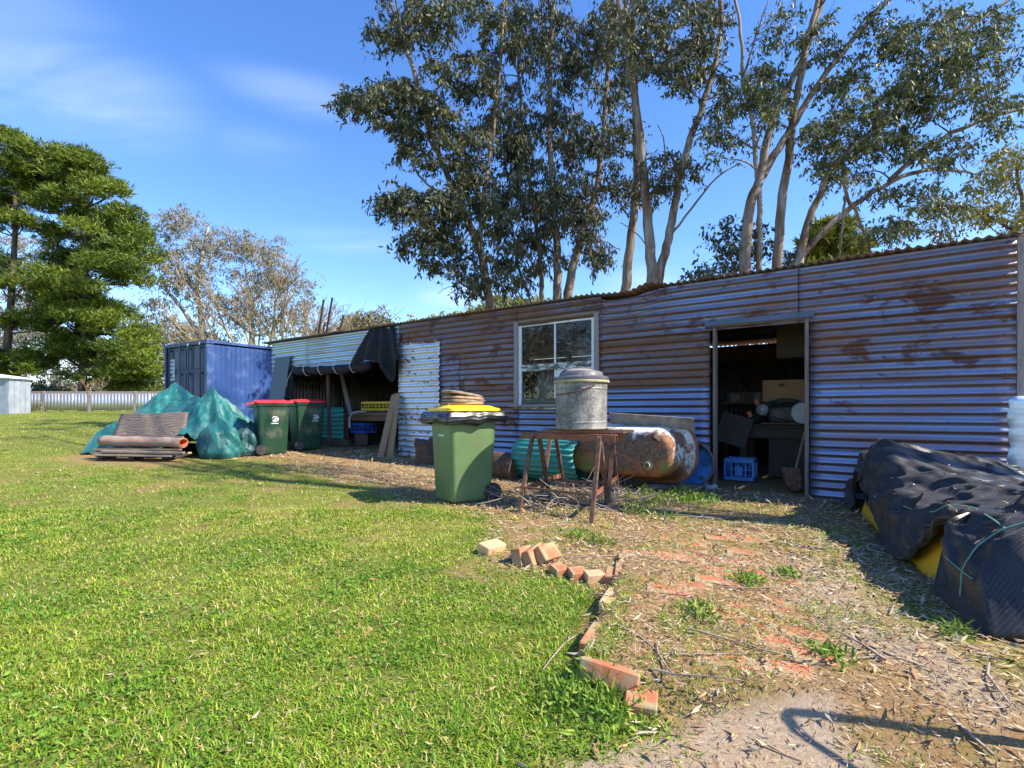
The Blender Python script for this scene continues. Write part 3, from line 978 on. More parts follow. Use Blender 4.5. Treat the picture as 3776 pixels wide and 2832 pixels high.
M["glass"] = glass_mat()
zu0, zu1 = zmid + 0.055, ZW1 - 0.073
zl0, zl1 = ZW0 + 0.137, zmid - 0.047
for (a, b_) in ((sL, xm + 0.012), (xm - 0.012, sR)):
    MB().box(((a + b_) / 2, -0.008, (zu0 + zu1) / 2), (a - b_, 0.003, zu1 - zu0)).build("pane", M["glass"], win)
MB().box(((sL + xm + 0.012) / 2, -0.014, (zl0 + zl1) / 2), (sL - xm - 0.012, 0.003, zl1 - zl0)).build("pane", M["glass"], win)
o = MB().box(((sR + xm - 0.012) / 2, -0.014, (zl0 + zl1) / 2), (xm - 0.012 - sR, 0.006, zl1 - zl0)).build("infill_board", pm("white_board", (0.66, 0.70, 0.74), (0.76, 0.79, 0.82), 5, 0.35, bmp=0.05, dirt=(0.45, 0.46, 0.44), dirt_lo=0.6, dirt_hi=0.9), win)
tag(o, "white board replacing the lower pane")

# nail heads along the sheet laps and studs
nh = MB(); q_ = random.Random(8)
for (xa, xb) in ((T_R, -0.05), (T_JL + 0.05, T_W0), (T_W1, T_BAY)):
    for z in (0.10, 0.55, 0.62, 0.98, 1.30, 1.37, 1.72, 2.01, 2.08, 2.35, 2.60):
        x = xa + 0.08
        while x < xb - 0.05:
            zz = z + q_.uniform(-0.012, 0.012); k = round((zz) / PITCH)
            zz = k * PITCH
            if q_.random() < 0.8: nh.lathe([(0.008, 0.0), (0.006, 0.004), (0.001, 0.006)], 6, (0, 0, 0)); base_i = len(nh.v) - 18
            else:
                x += q_.uniform(0.3, 0.45); continue
            for i in range(base_i, len(nh.v)):
                v_ = nh.v[i]; nh.v[i] = Vector((x + v_.x, 0.036 + v_.z + 0.008, zz + v_.y))
            x += q_.uniform(0.3, 0.45)
o = nh.build("nail_heads", M["roof_iron"], shed, fix=False); o["kind"] = "stuff"
# ------------------------------------------------------------------ materials for things
def plastic(name, c, rough=0.42, var=0.12, dirt=(0.19, 0.165, 0.115), dl=0.53, dh=0.85, scale=2.0):
    return pm(name, tuple(x * (1 - var) for x in c), tuple(min(x * (1 + var), 1) for x in c), scale, rough, 0, 0.06, 0.002, dirt=dirt, dirt_scale=4.5, dirt_lo=dl, dirt_hi=dh, spec=0.45)


M["bin_green"] = plastic("bin_green", (0.130, 0.205, 0.085), 0.42)
M["bin_dark_green"] = plastic("bin_dark_green", (0.018, 0.060, 0.035), 0.35)
M["lid_yellow"] = plastic("lid_yellow", (0.86, 0.52, 0.015), 0.35, 0.05, dl=0.66)
M["lid_red"] = plastic("lid_red", (0.72, 0.028, 0.04), 0.36, 0.06, dirt=(0.45, 0.12, 0.09), dl=0.6)
M["rubber"] = pm("rubber", (0.018, 0.018, 0.018), (0.035, 0.033, 0.03), 20, 0.75, bmp=0.2)
M["hub_plastic"] = pm("hub_plastic", (0.05, 0.05, 0.05), (0.09, 0.085, 0.08), 20, 0.5)
M["white_print"] = pm("white_print", (0.72, 0.74, 0.74), (0.82, 0.83, 0.83), 40, 0.6, bmp=0)
M["black_plastic"] = pm("black_plastic", (0.012, 0.013, 0.016), (0.028, 0.028, 0.032), 5, 0.28, bmp=0.25, bd=0.01, stretch=(1, 1, 4))
M["rust_steel"] = pm("rust_steel", (0.17, 0.065, 0.032), (0.30, 0.125, 0.065), 18, 0.75, 0.15, bmp=0.35, dirt=(0.10, 0.06, 0.05), dirt_scale=6)
M["rust_dark"] = pm("rust_dark", (0.08, 0.042, 0.03), (0.19, 0.10, 0.065), 22, 0.75, 0.2, bmp=0.35, dirt=(0.26, 0.22, 0.2), dirt_scale=9)
M["brick"] = pm("brick", (0.36, 0.115, 0.052), (0.47, 0.18, 0.085), 16, 0.92, bmp=0.7, bd=0.006, dirt=(0.32, 0.26, 0.14), dirt_scale=7, dirt_lo=0.42, dirt_hi=0.56)
M["brick_pale"] = pm("brick_pale", (0.50, 0.30, 0.14), (0.62, 0.42, 0.22), 16, 0.92, bmp=0.5, bd=0.004, dirt=(0.42, 0.36, 0.26), dirt_scale=6)
M["cord_white"] = pm("cord_white", (0.55, 0.56, 0.55), (0.7, 0.7, 0.68), 30, 0.8)
M["cord_green"] = pm("cord_green", (0.10, 0.28, 0.22), (0.16, 0.38, 0.3), 30, 0.7)
M["tan_card"] = pm("tan_card", (0.42, 0.235, 0.12), (0.50, 0.29, 0.16), 6, 0.85, bmp=0.05)


def rrect(w, d, r, n=5, cx=0.0, cy=0.0, z=0.0):
    pts = []
    for sx, sy, a0 in ((1, 1, 0), (-1, 1, 90), (-1, -1, 180), (1, -1, 270)):
        for k in range(n + 1):
            a = math.radians(a0 + 90 * k / n)
            pts.append(Vector((cx + sx * (w / 2 - r) + r * math.cos(a), cy + sy * (d / 2 - r) + r * math.sin(a), z)))
    return pts


# ------------------------------------------------------------------ wheelie bins
def make_bin(label, body_m, lid_m, loc, rz, group=None, sc=1.0):
    b = thing("wheelie_bin", label, "bin", loc, rz, group)
    rings = [rrect(0.46, 0.43, 0.04, 5, -0.01, 0, 0.02), rrect(0.485, 0.45, 0.05, 5, -0.01, 0, 0.05), rrect(0.56, 0.515, 0.055, 5, -0.005, 0, 0.80),
             rrect(0.575, 0.525, 0.06, 5, 0.0, 0, 0.925), rrect(0.625, 0.565, 0.075, 5, 0.0, 0, 0.932), rrect(0.63, 0.57, 0.075, 5, 0.0, 0, 0.972),
             rrect(0.56, 0.50, 0.075, 5, 0.0, 0, 0.974), rrect(0.50, 0.46, 0.075, 5, 0, 0, 0.80)]
    MB().loft(rings).build("body", body_m, b, smooth=35)
    lid = MB().loft([rrect(0.645, 0.585, 0.08, 6, 0.0, 0, 0.976), rrect(0.66, 0.60, 0.085, 6, 0.0, 0, 0.984), rrect(0.655, 0.595, 0.085, 6, 0, 0, 1.012),
                     rrect(0.58, 0.52, 0.09, 6, 0.0, 0, 1.022), rrect(0.52, 0.46, 0.09, 6, 0, 0, 1.040), rrect(0.30, 0.25, 0.09, 6, 0, 0, 1.048)]).build("lid", lid_m, b, smooth=30)
    MB().box((-0.20, 0, 1.038), (0.10, 0.22, 0.022)).build("grip", lid_m, lid, bevel=0.008)
    for s in (-1, 1):
        MB().tube([(0.31, s * 0.20, 0.985), (0.40, s * 0.20, 0.965)], 0.016, 8).build("hinge", lid_m, lid, smooth=40)
    MB().tube([(0.27, -0.23, 0.93), (0.36, -0.23, 0.915), (0.375, -0.20, 0.91), (0.375, 0.20, 0.91), (0.36, 0.23, 0.915), (0.27, 0.23, 0.93)], 0.017, 10).build("handle", body_m, b, smooth=50)
    for s in (-1, 1):
        w = link("wheel", MB().tube([(0.225, s * 0.232, 0.10), (0.225, s * 0.278, 0.10)], 0.078, 20).mesh("wheel_hub_disc", 40), M["hub_plastic"], b)
        ty = MB(); n = 22
        ty.grid(n, 8, lambda u, v: (0.225 + (0.084 + 0.017 * math.cos(2 * math.pi * v)) * math.cos(2 * math.pi * u), s * 0.255 + 0.028 * math.sin(2 * math.pi * v), 0.101 + (0.084 + 0.017 * math.cos(2 * math.pi * v)) * math.sin(2 * math.pi * u)), wrap_u=True)
        ty.build("tyre", M["rubber"], w, smooth=True)
        for k in range(6):
            a = k * math.pi / 3
            MB().bar((0.225 + 0.02 * math.cos(a), s * 0.281, 0.10 + 0.02 * math.sin(a)), (0.225 + 0.07 * math.cos(a), s * 0.281, 0.10 + 0.07 * math.sin(a)), 0.008, 0.010, (0, 1, 0)).build("spoke", M["rubber"], w)
    MB().tube([(0.225, -0.24, 0.10), (0.225, 0.24, 0.10)], 0.011, 8).build("axle", M["hub_plastic"], b)
    return b


def bin_logo(b, y, x0, z0, s=0.055):
    """round white emblem with a line of lettering, flat print on the bin's side"""
    p = MB(); n = 28
    def ring(r0, r1, a0=0, a1=360, cx=0, cz=0):
        k = max(int((a1 - a0) / 12), 3)
        for i in range(k):
            A, B = math.radians(a0 + (a1 - a0) * i / k), math.radians(a0 + (a1 - a0) * (i + 1) / k)
            q = [(x0 + cx + r * math.cos(t), y(z0 + cz + r * math.sin(t)), z0 + cz + r * math.sin(t)) for r, t in ((r0, A), (r1, A), (r1, B), (r0, B))]
            m = len(p.v); p.v.extend(Vector(v) for v in q); p.f.append([m, m + 1, m + 2, m + 3])
    ring(s * 0.80, s * 1.0, 20, 330)
    ring(s * 0.25, s * 0.52, 60, 300)
    ring(s * 0.0, s * 0.22, 0, 360, s * 0.32, -s * 0.25)
    ring(s * 1.08, s * 1.25, 150, 215)
    for i, w in enumerate((0.5, 0.3, 0.35, 0.28, 0.33, 0.3, 0.26)):
        xa = x0 - s * 1.1 + i * s * 0.33
        zc = z0 - s * 1.5
        m = len(p.v)
        for (xx, zz) in ((xa, zc - s * 0.13), (xa + s * 0.26, zc - s * 0.13), (xa + s * 0.26, zc + s * 0.13 * (1 + w)), (xa, zc + s * 0.13 * (1 + w))):
            p.v.append(Vector((xx, y(zz), zz)))
        p.f.append([m, m + 1, m + 2, m + 3])
    p.build("emblem", M["white_print"], b, solid=0.0012)


GB = Vector((-0.535, 5.72, 0)); GB.z = gz(GB.x, GB.y)
ybin = make_bin("light green wheelie bin with yellow lid, black liner and old pads on top", M["bin_green"], M["lid_yellow"], GB, math.radians(33.7))
# stamped lettering on the front face
p = MB()
for i in range(7):
    p.box((-0.2815, -0.07 + i * 0.02, 0.72), (0.0015, 0.013, 0.018 if i % 3 else 0.024))
p.build("stamped_print", M["white_print"], ybin)
# black liner folded out under the lid
def liner(u, v):
    a = u * 2 * math.pi
    k = max(abs(math.cos(a)) / 0.335, abs(math.sin(a)) / 0.302); r = 1 / (k ** 0.985)
    f = 0.006 * math.sin(a * 9 + 3 * v) + 0.003 * math.sin(a * 17 + 9 * v) * v + 0.007 * math.sin(v * 22 + 2 * math.sin(a * 3))
    fl = 0.030 * math.sin(v * math.pi) + 0.012 + 0.05 * v * max(0, -math.cos(a)) ** 3
    r2 = r + fl + f * 0.6
    z = 0.972 - 0.125 * v * (1 + 0.12 * math.sin(a * 3 + 1) + 0.10 * math.sin(a * 7)) + 0.004 * math.sin(a * 13)
    if math.cos(a) > 0.8: z += 0.05 * v
    return (r2 * math.cos(a), r2 * math.sin(a), z)
lb = MB(); lb.grid(140, 12, liner, wrap_u=True)
lb.build("bag_liner", M["black_plastic"], ybin, smooth=True, solid=0.002)
# folded pads on the lid
M["pad_grey"] = pm("pad_grey", (0.20, 0.165, 0.125), (0.33, 0.28, 0.22), 12, 0.9, bmp=0.4, dirt=(0.12, 0.09, 0.07))
M["pad_tan"] = pm("pad_tan", (0.30, 0.19, 0.10), (0.46, 0.31, 0.18), 12, 0.9, bmp=0.4)
def pad(label, w, d, z, tilt, mat, rz, wob, seed, off=(0, 0)):
    r = random.Random(seed); ph = r.uniform(0, 6)
    rings = []
    for fz, sc in ((0, 0.93), (0.25, 1.0), (0.75, 1.0), (1, 0.93)):
        ring = []
        for q in rrect(w * sc, d * sc, 0.10, 6):
            ring.append((q.x, q.y, 0.030 * fz + wob * math.sin(q.x * 9 + ph) + wob * 0.6 * math.sin(q.y * 11 + ph)))
        rings.append(ring)
    o = MB().loft(rings).build("folded_pad", mat, None, smooth=50)
    o.rotation_euler = (0, tilt, GBR + rz)
    o.location = (GB.x + off[0], GB.y + off[1], GB.z + z)
    return tag(o, label, "pad", "old pads piled on the yellow bin lid")
GBR = math.radians(33.7)
pad("tan folded pad directly on the yellow bin lid", 0.44, 0.36, 1.052, 0.0, M["pad_tan"], -0.1, 0.003, 1, (-0.02, 0))
pad("thin grey-tan pad in the middle of the pile on the yellow bin", 0.46, 0.34, 1.080, 0.02, M["pad_grey"], 0.1, 0.004, 2)
pad("flat tan pad under the top pad on the yellow bin", 0.42, 0.35, 1.108, 0.05, M["pad_tan"], -0.05, 0.003, 3, (-0.01, 0.0))
pad("topmost tilted grey pad on the yellow bin", 0.44, 0.33, 1.148, 0.15, M["pad_grey"], 0.02, 0.004, 4, (-0.02, -0.01))
GRASS_KEEPOUT.append((GB.x, GB.y, 0.30))

for i, (u, v, rz, lab, lx) in enumerate(((585, 984, -143, "dark green wheelie bin with red lid, nearer of the pair by the bay", -0.02),
                                         (661, 974, -138, "dark green wheelie bin with red lid, behind and right of its twin", -0.10))):
    p = gnd(u, v)
    d = Vector((p.x, p.y, 0)).normalized()
    c = Vector((p.x, p.y, 0)) + d * 0.27
    rb = make_bin(lab, M["bin_dark_green"], M["lid_red"], (c.x, c.y, gz(c.x, c.y)), math.radians(rz), "red lidded bins beside the open bay")
    bin_logo(rb, lambda z: 0.225 + 0.0433 * (z - 0.05) + 0.0015, lx, 0.68)
    GRASS_KEEPOUT.append((c.x, c.y, 0.32))

# ------------------------------------------------------------------ trestles and the drum on them
M["drum_zinc"] = None
def drum_mat():
    m, nt, b, out = newmat("drum_zinc")
    v = coords(nt)
    n1 = noise(nt, v, 3.5, 6, 0.7, 0.6); n2 = noise(nt, v, 45, 5, 0.75); n3 = noise(nt, v, 14, 6, 0.7)
    k = mrange(nt, mth(nt, "ADD", mth(nt, "MULTIPLY", n1, 0.55), mth(nt, "MULTIPLY", n2, 0.45)), 0.44, 0.56)
    c = mixc(nt, k, (0.12, 0.115, 0.105), (0.33, 0.315, 0.285))
    c = mixc(nt, mrange(nt, n3, 0.58, 0.75), c, (0.45, 0.43, 0.40))
    L(nt, c, b.inputs["Base Color"]); b.inputs["Roughness"].default_value = 0.62; b.inputs["Metallic"].default_value = 0.25
    bump(nt, b, n2, 0.25, 0.003)
    return m
M["drum_zinc"] = drum_mat()
M["drum_lid"] = pm("drum_lid", (0.075, 0.072, 0.085), (0.13, 0.125, 0.14), 5, 0.45, bmp=0.05, dirt=(0.28, 0.26, 0.23), dirt_scale=7, dirt_lo=0.55)
M["moss_rim"] = pm("moss_rim", (0.30, 0.28, 0.14), (0.42, 0.38, 0.24), 20, 0.9)


def trestle(label, pl, pr, ztop, ext_l, ext_r, foot, mats):
    pl = Vector((*pl, 0)); pr = Vector((*pr, 0)); ax = (pr - pl).normalized()
    root_p = (pl + pr) / 2
    t = thing("trestle", label, "trestle", (root_p.x, root_p.y, gz(root_p.x, root_p.y)), math.atan2(ax.y, ax.x), "rusty steel trestles")
    hl = (pr - pl).length / 2; z = ztop - t.location.z
    M2 = Matrix.Rotation(-math.atan2(ax.y, ax.x), 3, "Z")
    f = M2 @ Vector((foot[0], foot[1], 0))
    bm_ = MB(); w = 0.055
    bm_.box((0.5 * (ext_r - ext_l), 0, z - 0.004), (2 * hl + ext_l + ext_r, w, 0.006))
    bm_.box((0.5 * (ext_r - ext_l), -w / 2, z - 0.035), (2 * hl + ext_l + ext_r, 0.006, 0.06))
    bm_.box((0.5 * (ext_r - ext_l), w / 2, z - 0.035), (2 * hl + ext_l + ext_r, 0.006, 0.06))
    bm_.build("beam", mats[0], t, bevel=0.0015)
    def leg(a, b_, mat):
        a = Vector(a); b_ = Vector(b_); d = (b_ - a).normalized(); m = MB()
        side = Vector((1, 0, 0)); nrm = d.cross(side).normalized(); side = nrm.cross(d).normalized()
        R = Matrix((d, side, nrm)).transposed(); l = (b_ - a).length
        m.box((a + b_) / 2 + nrm * 0.012, (l, 0.038, 0.005), R); m.box((a + b_) / 2 + side * 0.0165 - nrm * 0.004, (l, 0.005, 0.028), R); m.box((a + b_) / 2 - side * 0.0165 - nrm * 0.004, (l, 0.005, 0.028), R)
        m.build("leg", mat, t)
    for s in (-1, 1):
        x0 = s * hl
        gzl = gz(root_p.x + ax.x * x0 - foot[0], root_p.y + ax.y * x0 - foot[1]) - t.location.z
        gzr = gz(root_p.x + ax.x * x0 + foot[0], root_p.y + ax.y * x0 + foot[1]) - t.location.z
        leg((x0 + s * 0.01, -0.035, z - 0.02), (x0 - f.x + s * 0.02, -f.y, gzl - 0.01), mats[1])
        leg((x0 - s * 0.02, 0.035, z - 0.02), (x0 + f.x - s * 0.02, f.y, gzr - 0.01), mats[1])
        MB().bar((x0 - f.x * 0.72 + s * 0.015, -f.y * 0.72, 0.22), (x0 + f.x * 0.72 - s * 0.015, f.y * 0.72, 0.22), 0.006, 0.05).build("stretcher", mats[0], t)
    MB().bar((-hl, -f.y * 0.70, 0.235), (hl, -f.y * 0.70, 0.225), 0.02, 0.02).build("tie_bar", mats[1], t)
    return t


trestle("front rusty steel trestle under the lidded drum, nearer the camera", (0.244, 5.40), (0.855, 5.00), 0.805, 0.16, 0.17, (0.165, 0.39), (M["rust_steel"], M["rust_dark"]))
trestle("rear rusty steel trestle under the lidded drum, nearer the bathtub", (0.465, 5.88), (1.107, 5.64), 0.800, 0.10, 0.12, (0.150, 0.36), (M["rust_steel"], M["rust_dark"]))
ZT = 0.810
def plank(name, label, cat, p, q, w, h, mat, up=(0, 0, 1), group=None):
    p = Vector(p); q = Vector(q)
    o = MB().bar((0, 0, 0), (q - p), w, h, up).build(name, mat, None, bevel=min(w, h) * 0.12)
    o.location = p
    return tag(o, label, cat, group)
plank("timber_plank", "weathered brown plank lying across both trestles toward the bathtub", "plank", (0.42, 5.52, ZT + 0.012), (1.28, 5.42, ZT + 0.014), 0.13, 0.022, M["timber_brown_h"])
plank("rusty_plate", "flat rusty steel strip on the trestles under the drum", "plate", (0.36, 5.60, ZT + 0.029), (0.98, 5.34, ZT + 0.031), 0.20, 0.008, M["rust_steel"])
plank("timber_offcut", "short grey timber offcut on the left of the trestles", "plank", (0.27, 5.56, ZT + 0.008), (0.56, 5.66, ZT + 0.008), 0.08, 0.014, M["timber_grey_h"])

DR = Vector((0.708, 5.27, ZT + 0.036))
drum = thing("lidded_drum", "grey weathered metal drum with dark domed lid standing on trestles", "drum", DR, math.radians(20))
prof = [(0.235, 0.0), (0.258, 0.004), (0.262, 0.012), (0.260, 0.020), (0.260, 0.068), (0.265, 0.074), (0.260, 0.081), (0.262, 0.40), (0.267, 0.408), (0.262, 0.417), (0.264, 0.478), (0.276, 0.482), (0.278, 0.492), (0.27, 0.496)]
MB().lathe(prof, 48).build("body", M["drum_zinc"], drum, smooth=30)
MB().lathe([(0.27, 0.472), (0.283, 0.470), (0.287, 0.480), (0.283, 0.494), (0.27, 0.496)], 48, cap0=False, cap1=False).build("rim_band", M["moss_rim"], drum, smooth=40)
lidp = [(0.275, 0.497), (0.279, 0.500), (0.279, 0.522), (0.270, 0.530), (0.236, 0.532), (0.228, 0.538), (0.216, 0.575), (0.205, 0.583), (0.12, 0.592), (0.01, 0.594)]
dl = MB().lathe(lidp, 48).build("lid", M["drum_lid"], drum, smooth=30)
hg = MB()
hg.grid(16, 6, lambda u, v: ((u - 0.5) * 0.40, (v - 0.5) * 0.10, 0.590 + 0.034 * (1 - (2 * u - 1) ** 2) ** 0.7 * (1 - (2 * v - 1) ** 4)))
hg.build("lid_handle", M["drum_lid"], dl, smooth=True, solid=0.006)
bl = []
for k in range(15):
    a = math.radians(175 + 100 * k / 14)
    bl.append((0.272 * math.cos(a), 0.272 * math.sin(a), 0.45 - 0.085 * math.sin(math.pi * min(1, (14 - k) / 14 * 1.0)) * 0.4 - 0.10 * (1 - k / 14)))
MB().tube(bl, 0.006, 6).build("bail_handle", M["rust_dark"], drum, smooth=True)

# ------------------------------------------------------------------ old bath on its side
OFR = 0.42                                             # distance of the rim plane from the wall
t_r = tw(1508, OFR); t_l = tw(1212, OFR + 0.42)
BL = min(t_l - t_r, 1.86); BH = 0.76
bc = wpt((t_r + BL / 2), OFR, 0); zb = gz(bc.x, bc.y) + 0.075
def bath_mat():
    m, nt, b, out = newmat("bath_enamel")
    v = coords(nt); sp = N(nt, "ShaderNodeSeparateXYZ"); L(nt, v, sp.inputs[0])
    n1 = noise(nt, v, 3.2, 7, 0.72, 0.6); n2 = noise(nt, v, 30, 6, 0.75); n3 = noise(nt, v, 7, 7, 0.75, 0.3); n4 = noise(nt, coords(nt, loc=(5, 2, 1)), 4.5, 7, 0.72, 0.5)
    z = mrange(nt, sp.outputs[2], 0.0, 0.76); xe = mrange(nt, sp.outputs[0], -0.50, -0.86)
    c = mixc(nt, mrange(nt, n3, 0.35, 0.65), (0.52, 0.15, 0.03), (0.26, 0.075, 0.025))
    crust = mrange(nt, mth(nt, "ADD", n1, mth(nt, "MULTIPLY", z, 0.30)), 0.55, 0.66)
    c = mixc(nt, crust, c, mixc(nt, mrange(nt, n2, 0.4, 0.6), (0.07, 0.040, 0.028), (0.24, 0.15, 0.09)))
    white = mrange(nt, mth(nt, "ADD", mth(nt, "ADD", mth(nt, "MULTIPLY", n4, 0.75), mth(nt, "MULTIPLY", n2, 0.15)), mth(nt, "MAXIMUM", mrange(nt, z, 0.45, 0.95, -0.16, 0.30), mth(nt, "MULTIPLY", xe, 0.34))), 0.62, 0.68)
    c = mixc(nt, white, c, mixc(nt, mrange(nt, n3, 0.45, 0.7), (0.66, 0.65, 0.63), (0.50, 0.42, 0.34)))
    c = mixc(nt, mth(nt, "MULTIPLY", mrange(nt, n1, 0.50, 0.42), mrange(nt, z, 0.5, 0.3)), c, (0.16, 0.21, 0.06))
    L(nt, c, b.inputs["Base Color"]); b.inputs["Roughness"].default_value = 0.68
    bump(nt, b, mth(nt, "ADD", n2, mth(nt, "MULTIPLY", crust, 0.8)), 0.6, 0.008)
    return m
bath = thing("bathtub", "old rusty enamel bathtub tipped on its side with base facing the yard", "bathtub", (bc.x, bc.y, zb), W_ANG)
def bring(y, sx, sz, zc=BH / 2, xo=0.0):
    L_, H_ = BL * sx, BH * sz; r = min(0.30 * sz + 0.02, H_ / 2 - 0.001)
    return [Vector((q.x + xo, y, q.y + zc)) for q in rrect(L_, H_, r, 9)]
MB().loft([bring(-0.01, 0.985, 0.965), bring(0.03, 0.90, 0.86, xo=0.02), bring(0.12, 0.885, 0.84, xo=0.03), bring(0.26, 0.865, 0.80, xo=0.04), bring(0.36, 0.84, 0.74, xo=0.04), bring(0.405, 0.81, 0.68, xo=0.04), bring(0.425, 0.76, 0.60, xo=0.04), bring(0.432, 0.5, 0.35, xo=0.04)]).build("shell", bath_mat(), bath, smooth=60)
rim_pts = bring(-0.005, 1.0, 1.0)
n = len(rim_pts); rm = MB()
rings = []
for i in range(n + 1):
    p = rim_pts[i % n]; o_ = Vector((p.x, 0, p.z - BH / 2)); 
    o_ = Vector((o_.x / (BL / 2) ** 2, 0, o_.z / (BH / 2) ** 2)).normalized()
    ring = []
    for k in range(8):
        a = 2 * math.pi * k / 8
        ring.append(p - o_ * (0.012 - 0.018 * math.cos(a)) + Vector((0, 0.045 * math.sin(a) * 0.55, 0)))
    rings.append(ring)
rm.loft(rings, cap=False).build("rim", M["rust_steel"], bath, smooth=True)
fb = Vector((0, 0, 0)); fx = -BL * 0.23; fz = 0.25
MB().lathe([(0.055, 0.0), (0.055, 0.012), (0.036, 0.014), (0.036, 0.075), (0.029, 0.075), (0.027, 0.02)], 20, cap1=True).build("drain_pipe", M["moss_rim"], bath, smooth=40, loc=(fx, 0.428, fz), rot=(math.radians(-90), 0, 0))
for sx in (-1, 1):
    MB().bar((sx * BL * 0.30, 0.40, 0.54), (sx * BL * 0.30 + 0.05, 0.47, 0.60), 0.06, 0.05).build("foot_lug", M["rust_dark"], bath, bevel=0.008)
# blocks under the bath
for i, (dx, dy) in enumerate(((-0.45, 0.24), (0.35, 0.22), (-0.72, 0.05))):
    p = bc + WT * dx + WO * dy
    o = MB().box((0, 0, 0), (0.30, 0.16, 0.13)).build("stone_block", pm("block_dark%d" % i, (0.06, 0.05, 0.04), (0.12, 0.10, 0.08), 9, 0.95, bmp=0.6), None, bevel=0.02)
    o.location = (p.x, p.y, gz(p.x, p.y) + 0.035); o.rotation_euler = (0, 0, W_ANG + 0.2 * i)
    tag(o, ("dark mossy block under the drain end of the bathtub", "dark block under the left end of the bathtub", "low block under the rim of the bathtub beside the door")[i], "block")
# fibro strip and board lying along the top of the bath
p0 = wpt(tw(1500, 0.60), 0.60, zb + BH * 0.96); p1 = wpt(tw(1318, 0.60), 0.60, zb + BH * 1.04)
M["fibro"] = pm("fibro", (0.17, 0.155, 0.13), (0.27, 0.25, 0.215), 9, 0.9, bmp=0.3, dirt=(0.40, 0.38, 0.33), dirt_scale=4)
plank("fibro_strip", "grey cement sheet strip with broken edge lying along the bathtub top", "board", p0, p1, 0.012, 0.16, M["fibro"], up=(-0.3, -0.45, 1))
# blue round pan leaning behind the bath
M["blue_enamel"] = pm("blue_enamel", (0.02, 0.12, 0.36), (0.05, 0.22, 0.52), 5, 0.45, bmp=0.1, dirt=(0.07, 0.05, 0.04), dirt_scale=7, dirt_lo=0.5, dirt_hi=0.62)
pb = wpt(tw(1492, 0.18), 0.16, 0)
pan = thing("round_pan", "blue round metal pan with rusty rim leaning between bathtub and doorway", "pan", (pb.x, pb.y, gz(pb.x, pb.y)), W_ANG)
prof = [(0.01, 0.0), (0.23, 0.0), (0.262, 0.02), (0.275, 0.06), (0.285, 0.062), (0.285, 0.052), (0.268, 0.012), (0.235, -0.008), (0.01, -0.008)]
MB().lathe(prof, 36).build("dish", M["blue_enamel"], pan, smooth=40, loc=(0, 0, 0.29), rot=(math.radians(-78), 0, 0))
MB().grid(40, 8, lambda u, v: ((0.282 + 0.016 * math.cos(2 * math.pi * v)) * math.cos(2 * math.pi * u), (0.282 + 0.016 * math.cos(2 * math.pi * v)) * math.sin(2 * math.pi * u), 0.058 + 0.016 * math.sin(2 * math.pi * v)), wrap_u=True).build("rolled_rim", M["rust_dark"], pan, smooth=True, loc=(0, 0, 0.29), rot=(math.radians(-78), 0, 0))
pw = gnd(1535, 1058)
e = MB().tube([(0, 0, 0.03), (0.06, 0.01, 0.035), (0.10, 0.02, 0.04), (0.12, 0.03, 0.07)], 0.034, 12).build("pipe_elbow", pm("pipe_grey", (0.36, 0.42, 0.46), (0.48, 0.54, 0.58), 8, 0.5), None, smooth=40)
e.location = (pw.x - 0.05, pw.y, pw.z); e.rotation_euler = (0, 0, W_ANG + 2.6)
tag(e, "grey plastic pipe elbow on the ground beside the door post", "pipe")

# rolled teal iron
M["teal_iron"] = pm("teal_iron", (0.015, 0.17, 0.15), (0.03, 0.25, 0.21), 4, 0.55, 0.0, bmp=0.1, dirt=(0.12, 0.16, 0.07), dirt_scale=5, dirt_lo=0.55, dirt_hi=0.75, stretch=(0.3, 1, 3))
tt = tw(1128, 0.75)
pr_ = wpt(tt, 0.72, 0)
def rolled(u, v):
    a = 2 * math.pi * (0.58 + 0.97 * v); R = 0.285 + 0.010 * math.cos(a * 24)
    return (-0.95 * u + 0.02 * math.sin(a * 3), R * math.cos(a), 0.29 + R * math.sin(a))
o = MB().grid(6, 210, rolled).build("rolled_iron_sheet", M["teal_iron"], None, smooth=True, solid=0.0018)
o.location = (pr_.x, pr_.y, gz(pr_.x, pr_.y)); o.rotation_euler = (0, 0, W_ANG)
tag(o, "teal corrugated iron sheet rolled into a drum behind the trestles", "sheet")

# log and stump against the wall
def bark_mat(name, c1, c2):
    m, nt, b, out = newmat(name)
    v = coords(nt, (0.8, 4, 4)); n1 = noise(nt, v, 6, 8, 0.75, 0.8); n2 = noise(nt, coords(nt), 3, 4)
    L(nt, mixc(nt, mrange(nt, n1, 0.35, 0.65), c1, c2), b.inputs["Base Color"]); b.inputs["Roughness"].default_value = 0.95
    bump(nt, b, n1, 0.9, 0.03)
    return m
M["log_bark"] = bark_mat("log_bark", (0.035, 0.022, 0.014), (0.17, 0.10, 0.06))
def log(label, p, q, r, mat, seed, name="log"):
    p = Vector(p); q = Vector(q); d = (q - p); l = d.length; k = 10
    m = MB(); ax = d.normalized(); s = ax.orthogonal().normalized(); g = ax.cross(s); rings = []
    for i in range(k + 1):
        ring = []
        for j in range(22):
            a = 2 * math.pi * j / 22
            rr = r * (0.92 + 0.22 * sn(math.cos(a) * 1.4 + seed, math.sin(a) * 1.4 + i * 0.35, seed))
            ring.append(ax * (l * i / k) + s * rr * math.cos(a) + g * rr * math.sin(a))
        rings.append(ring)
    m.loft(rings)
    o = m.build(name, mat, None, smooth=50); o.location = p
    return tag(o, label, "log")
a = wpt(tw(1122, 0.9), 0.9, 0); b_ = wpt(tw(985, 0.62), 0.62, 0)
a.z = gz(a.x, a.y) + 0.16; b_.z = gz(b_.x, b_.y) + 0.14
log("dark barked log lying on the ground behind the yellow-lidded bin", a, b_, 0.185, M["log_bark"], 3)
